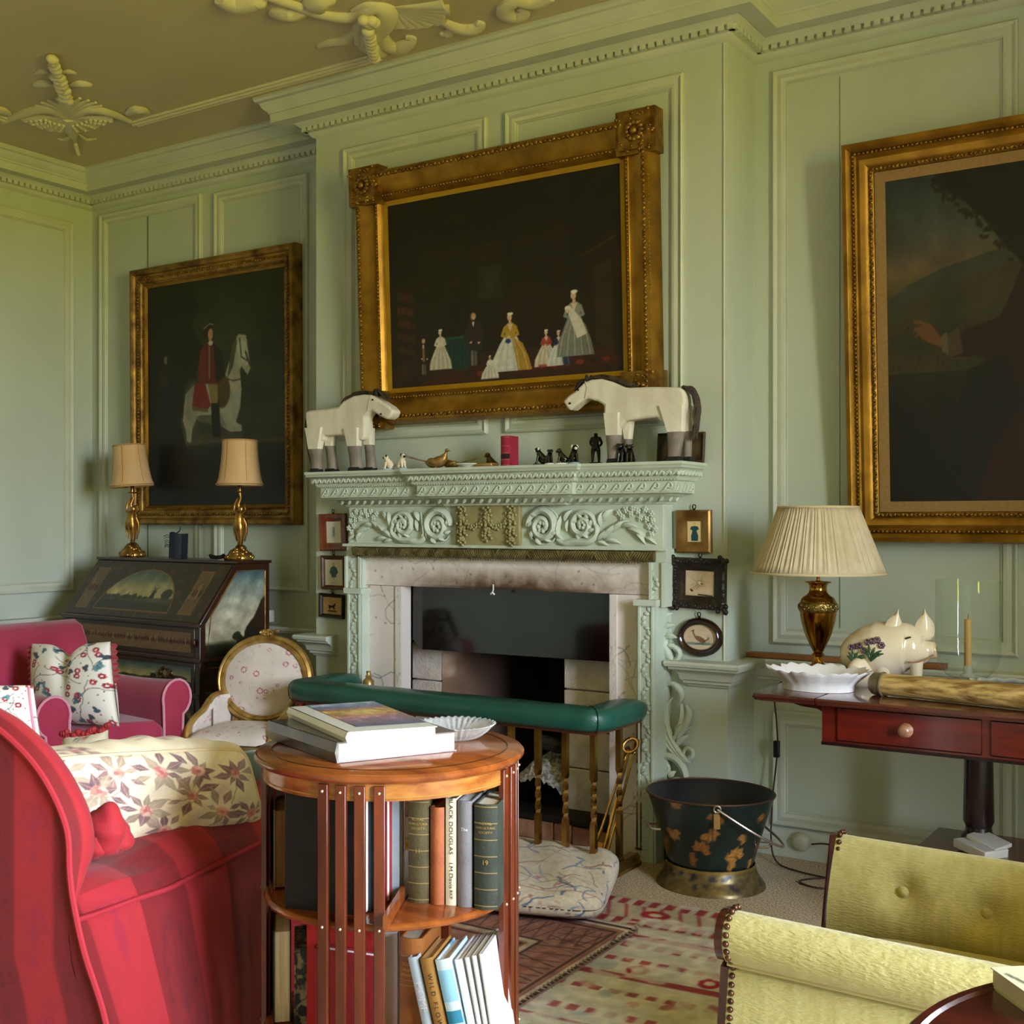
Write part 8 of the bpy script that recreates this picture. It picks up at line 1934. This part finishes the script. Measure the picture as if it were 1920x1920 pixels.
for b, _ in BTN:
    g = G(); y_ = YFAR-.075; q = Vector((b.x, YFAR-.046, b.z)); g.ell(q, (.0115, .007, .0115), None, 16, 8); g.tube([q+Vector((.0105*math.cos(a), -.001, .0105*math.sin(a))) for a in np.linspace(0, 2*pi, 17)[:-1]], .0016, 5, closed=True); g.build('button', gfab, af, 'world', smooth=60)
# seat, front rail, back, legs
g = G(); g.bx(CXF+.03, CXF+.80, YN+.062, YFAR-.062, .20, .34); g.build('seat_frame', gfab, t, 'world', bevel=.01)
g = G(); g.grid(lambda u, v: Vector((CXF+.02+.7*u, YN+.07+(YFAR-YN-.14)*v, .34+.075*max(0, (1-abs(2*u-1)**5)*(1-abs(2*v-1)**5))**.4)), 30, 24); g.build('seat_cushion', gfab, t, 'world', smooth=180)
g = G(); rings = []
for y in np.linspace(YN-.02, YFAR+.02, 12): rings.append([(CXF+.74, y, .2), (CXF+.72, y, .45), (CXF+.78, y, .72), (CXF+.83, y, .84), (CXF+.89, y, .86), (CXF+.93, y, .82), (CXF+.9, y, .5), (CXF+.86, y, .2)])
g.loft(rings); g.build('backrest', gfab, t, 'world', smooth=60)
for x, y in ((CXF+.03, YN+.03), (CXF+.03, YFAR-.03), (CXF+.8, YN+.04), (CXF+.8, YFAR-.04)): g = G(); g.lathe([(.014, 0), (.018, .02), (.014, .03), (.02, .1), (.026, .2)], (x, y, 0), 12); g.build('leg', mh, t, 'world')
# ---- round table at the very front
zr = .68; pc = [at(1697, 1925, z=zr), at(1765, 1872, z=zr), at(1835, 1846, z=zr)]
ax, ay = pc[0].x, pc[0].y; bx_, by_ = pc[1].x, pc[1].y; cx_, cy_ = pc[2].x, pc[2].y
D = 2*(ax*(by_-cy_)+bx_*(cy_-ay)+cx_*(ay-by_)); ux = ((ax*ax+ay*ay)*(by_-cy_)+(bx_*bx_+by_*by_)*(cy_-ay)+(cx_*cx_+cy_*cy_)*(ay-by_))/D; uy = ((ax*ax+ay*ay)*(cx_-bx_)+(bx_*bx_+by_*by_)*(ax-cx_)+(cx_*cx_+cy_*cy_)*(bx_-ax))/D
rad = math.hypot(ax-ux, ay-uy); print('ROUND TABLE', ux, uy, rad)
t = thing('round_table', 'low round mahogany wine table at the lower right corner, before the green armchair', 'table', (ux, uy, 0))
g = G(); g.lathe([(0, zr-.016), (rad-.012, zr-.016), (rad-.003, zr-.011), (rad, zr-.006), (rad, zr-.002), (rad-.003, zr), (rad-.012, zr), (rad-.016, zr-.003), (0, zr-.003)], (ux, uy, 0), 96); g.build('top', wood('table_top_mahogany', '30100a', '4d1a0e', .22, .4, (1,6,6), 4), t, 'world', smooth=30)
g = G(); g.lathe([(.03, .1), (.045, .14), (.025, .2), (.03, .3), (.02, .45), (.04, .6), (.05, zr-.016)], (ux, uy, 0), 20); g.build('column', mh, t, 'world', smooth=50)
for k in range(3): a = k*2.094+.4; g = G(); g.tube(smooth_path([(ux+.02*math.cos(a), uy+.02*math.sin(a), .14), (ux+.1*math.cos(a), uy+.1*math.sin(a), .1), (ux+.2*math.cos(a), uy+.2*math.sin(a), .02)], 4), .014, 8); g.build('leg', mh, t, 'world')
q = at(1896, 1862, z=zr); dl = RT.copy(); dn_ = Vector((FW.x, FW.y, 0))
t = thing('paperback', 'cream covered paperback with dark leaf drawing at the edge of the round table', 'book', (q.x+.07, q.y+.02, zr-.003))
g = G(); g.bx(-.075, .075, -.055, .055, .003, .022); g.build('pages', pagem, t, smooth=0)
c = Cv(90, 60, 'cfc8a4')
for k in range(10): c.line([(.05+.09*k, .2+.5*((k*37) % 10)/10), (.1+.09*k, .5)], .05, '3a3a30', .8)
g = G(); g.grid(lambda u, v: Vector((-.077+.154*u, -.057+.114*v, .0235+.0*u)), 60, 40, c); g.bx(-.077, .077, -.057, .057, .0222, .0234); g.bx(-.077, .077, -.057, .057, 0, .0028); g.build('cover', mat('printed_cover2', None, .5, vcol=True), t, smooth=0); t.rotation_euler = (0, 0, R(40))
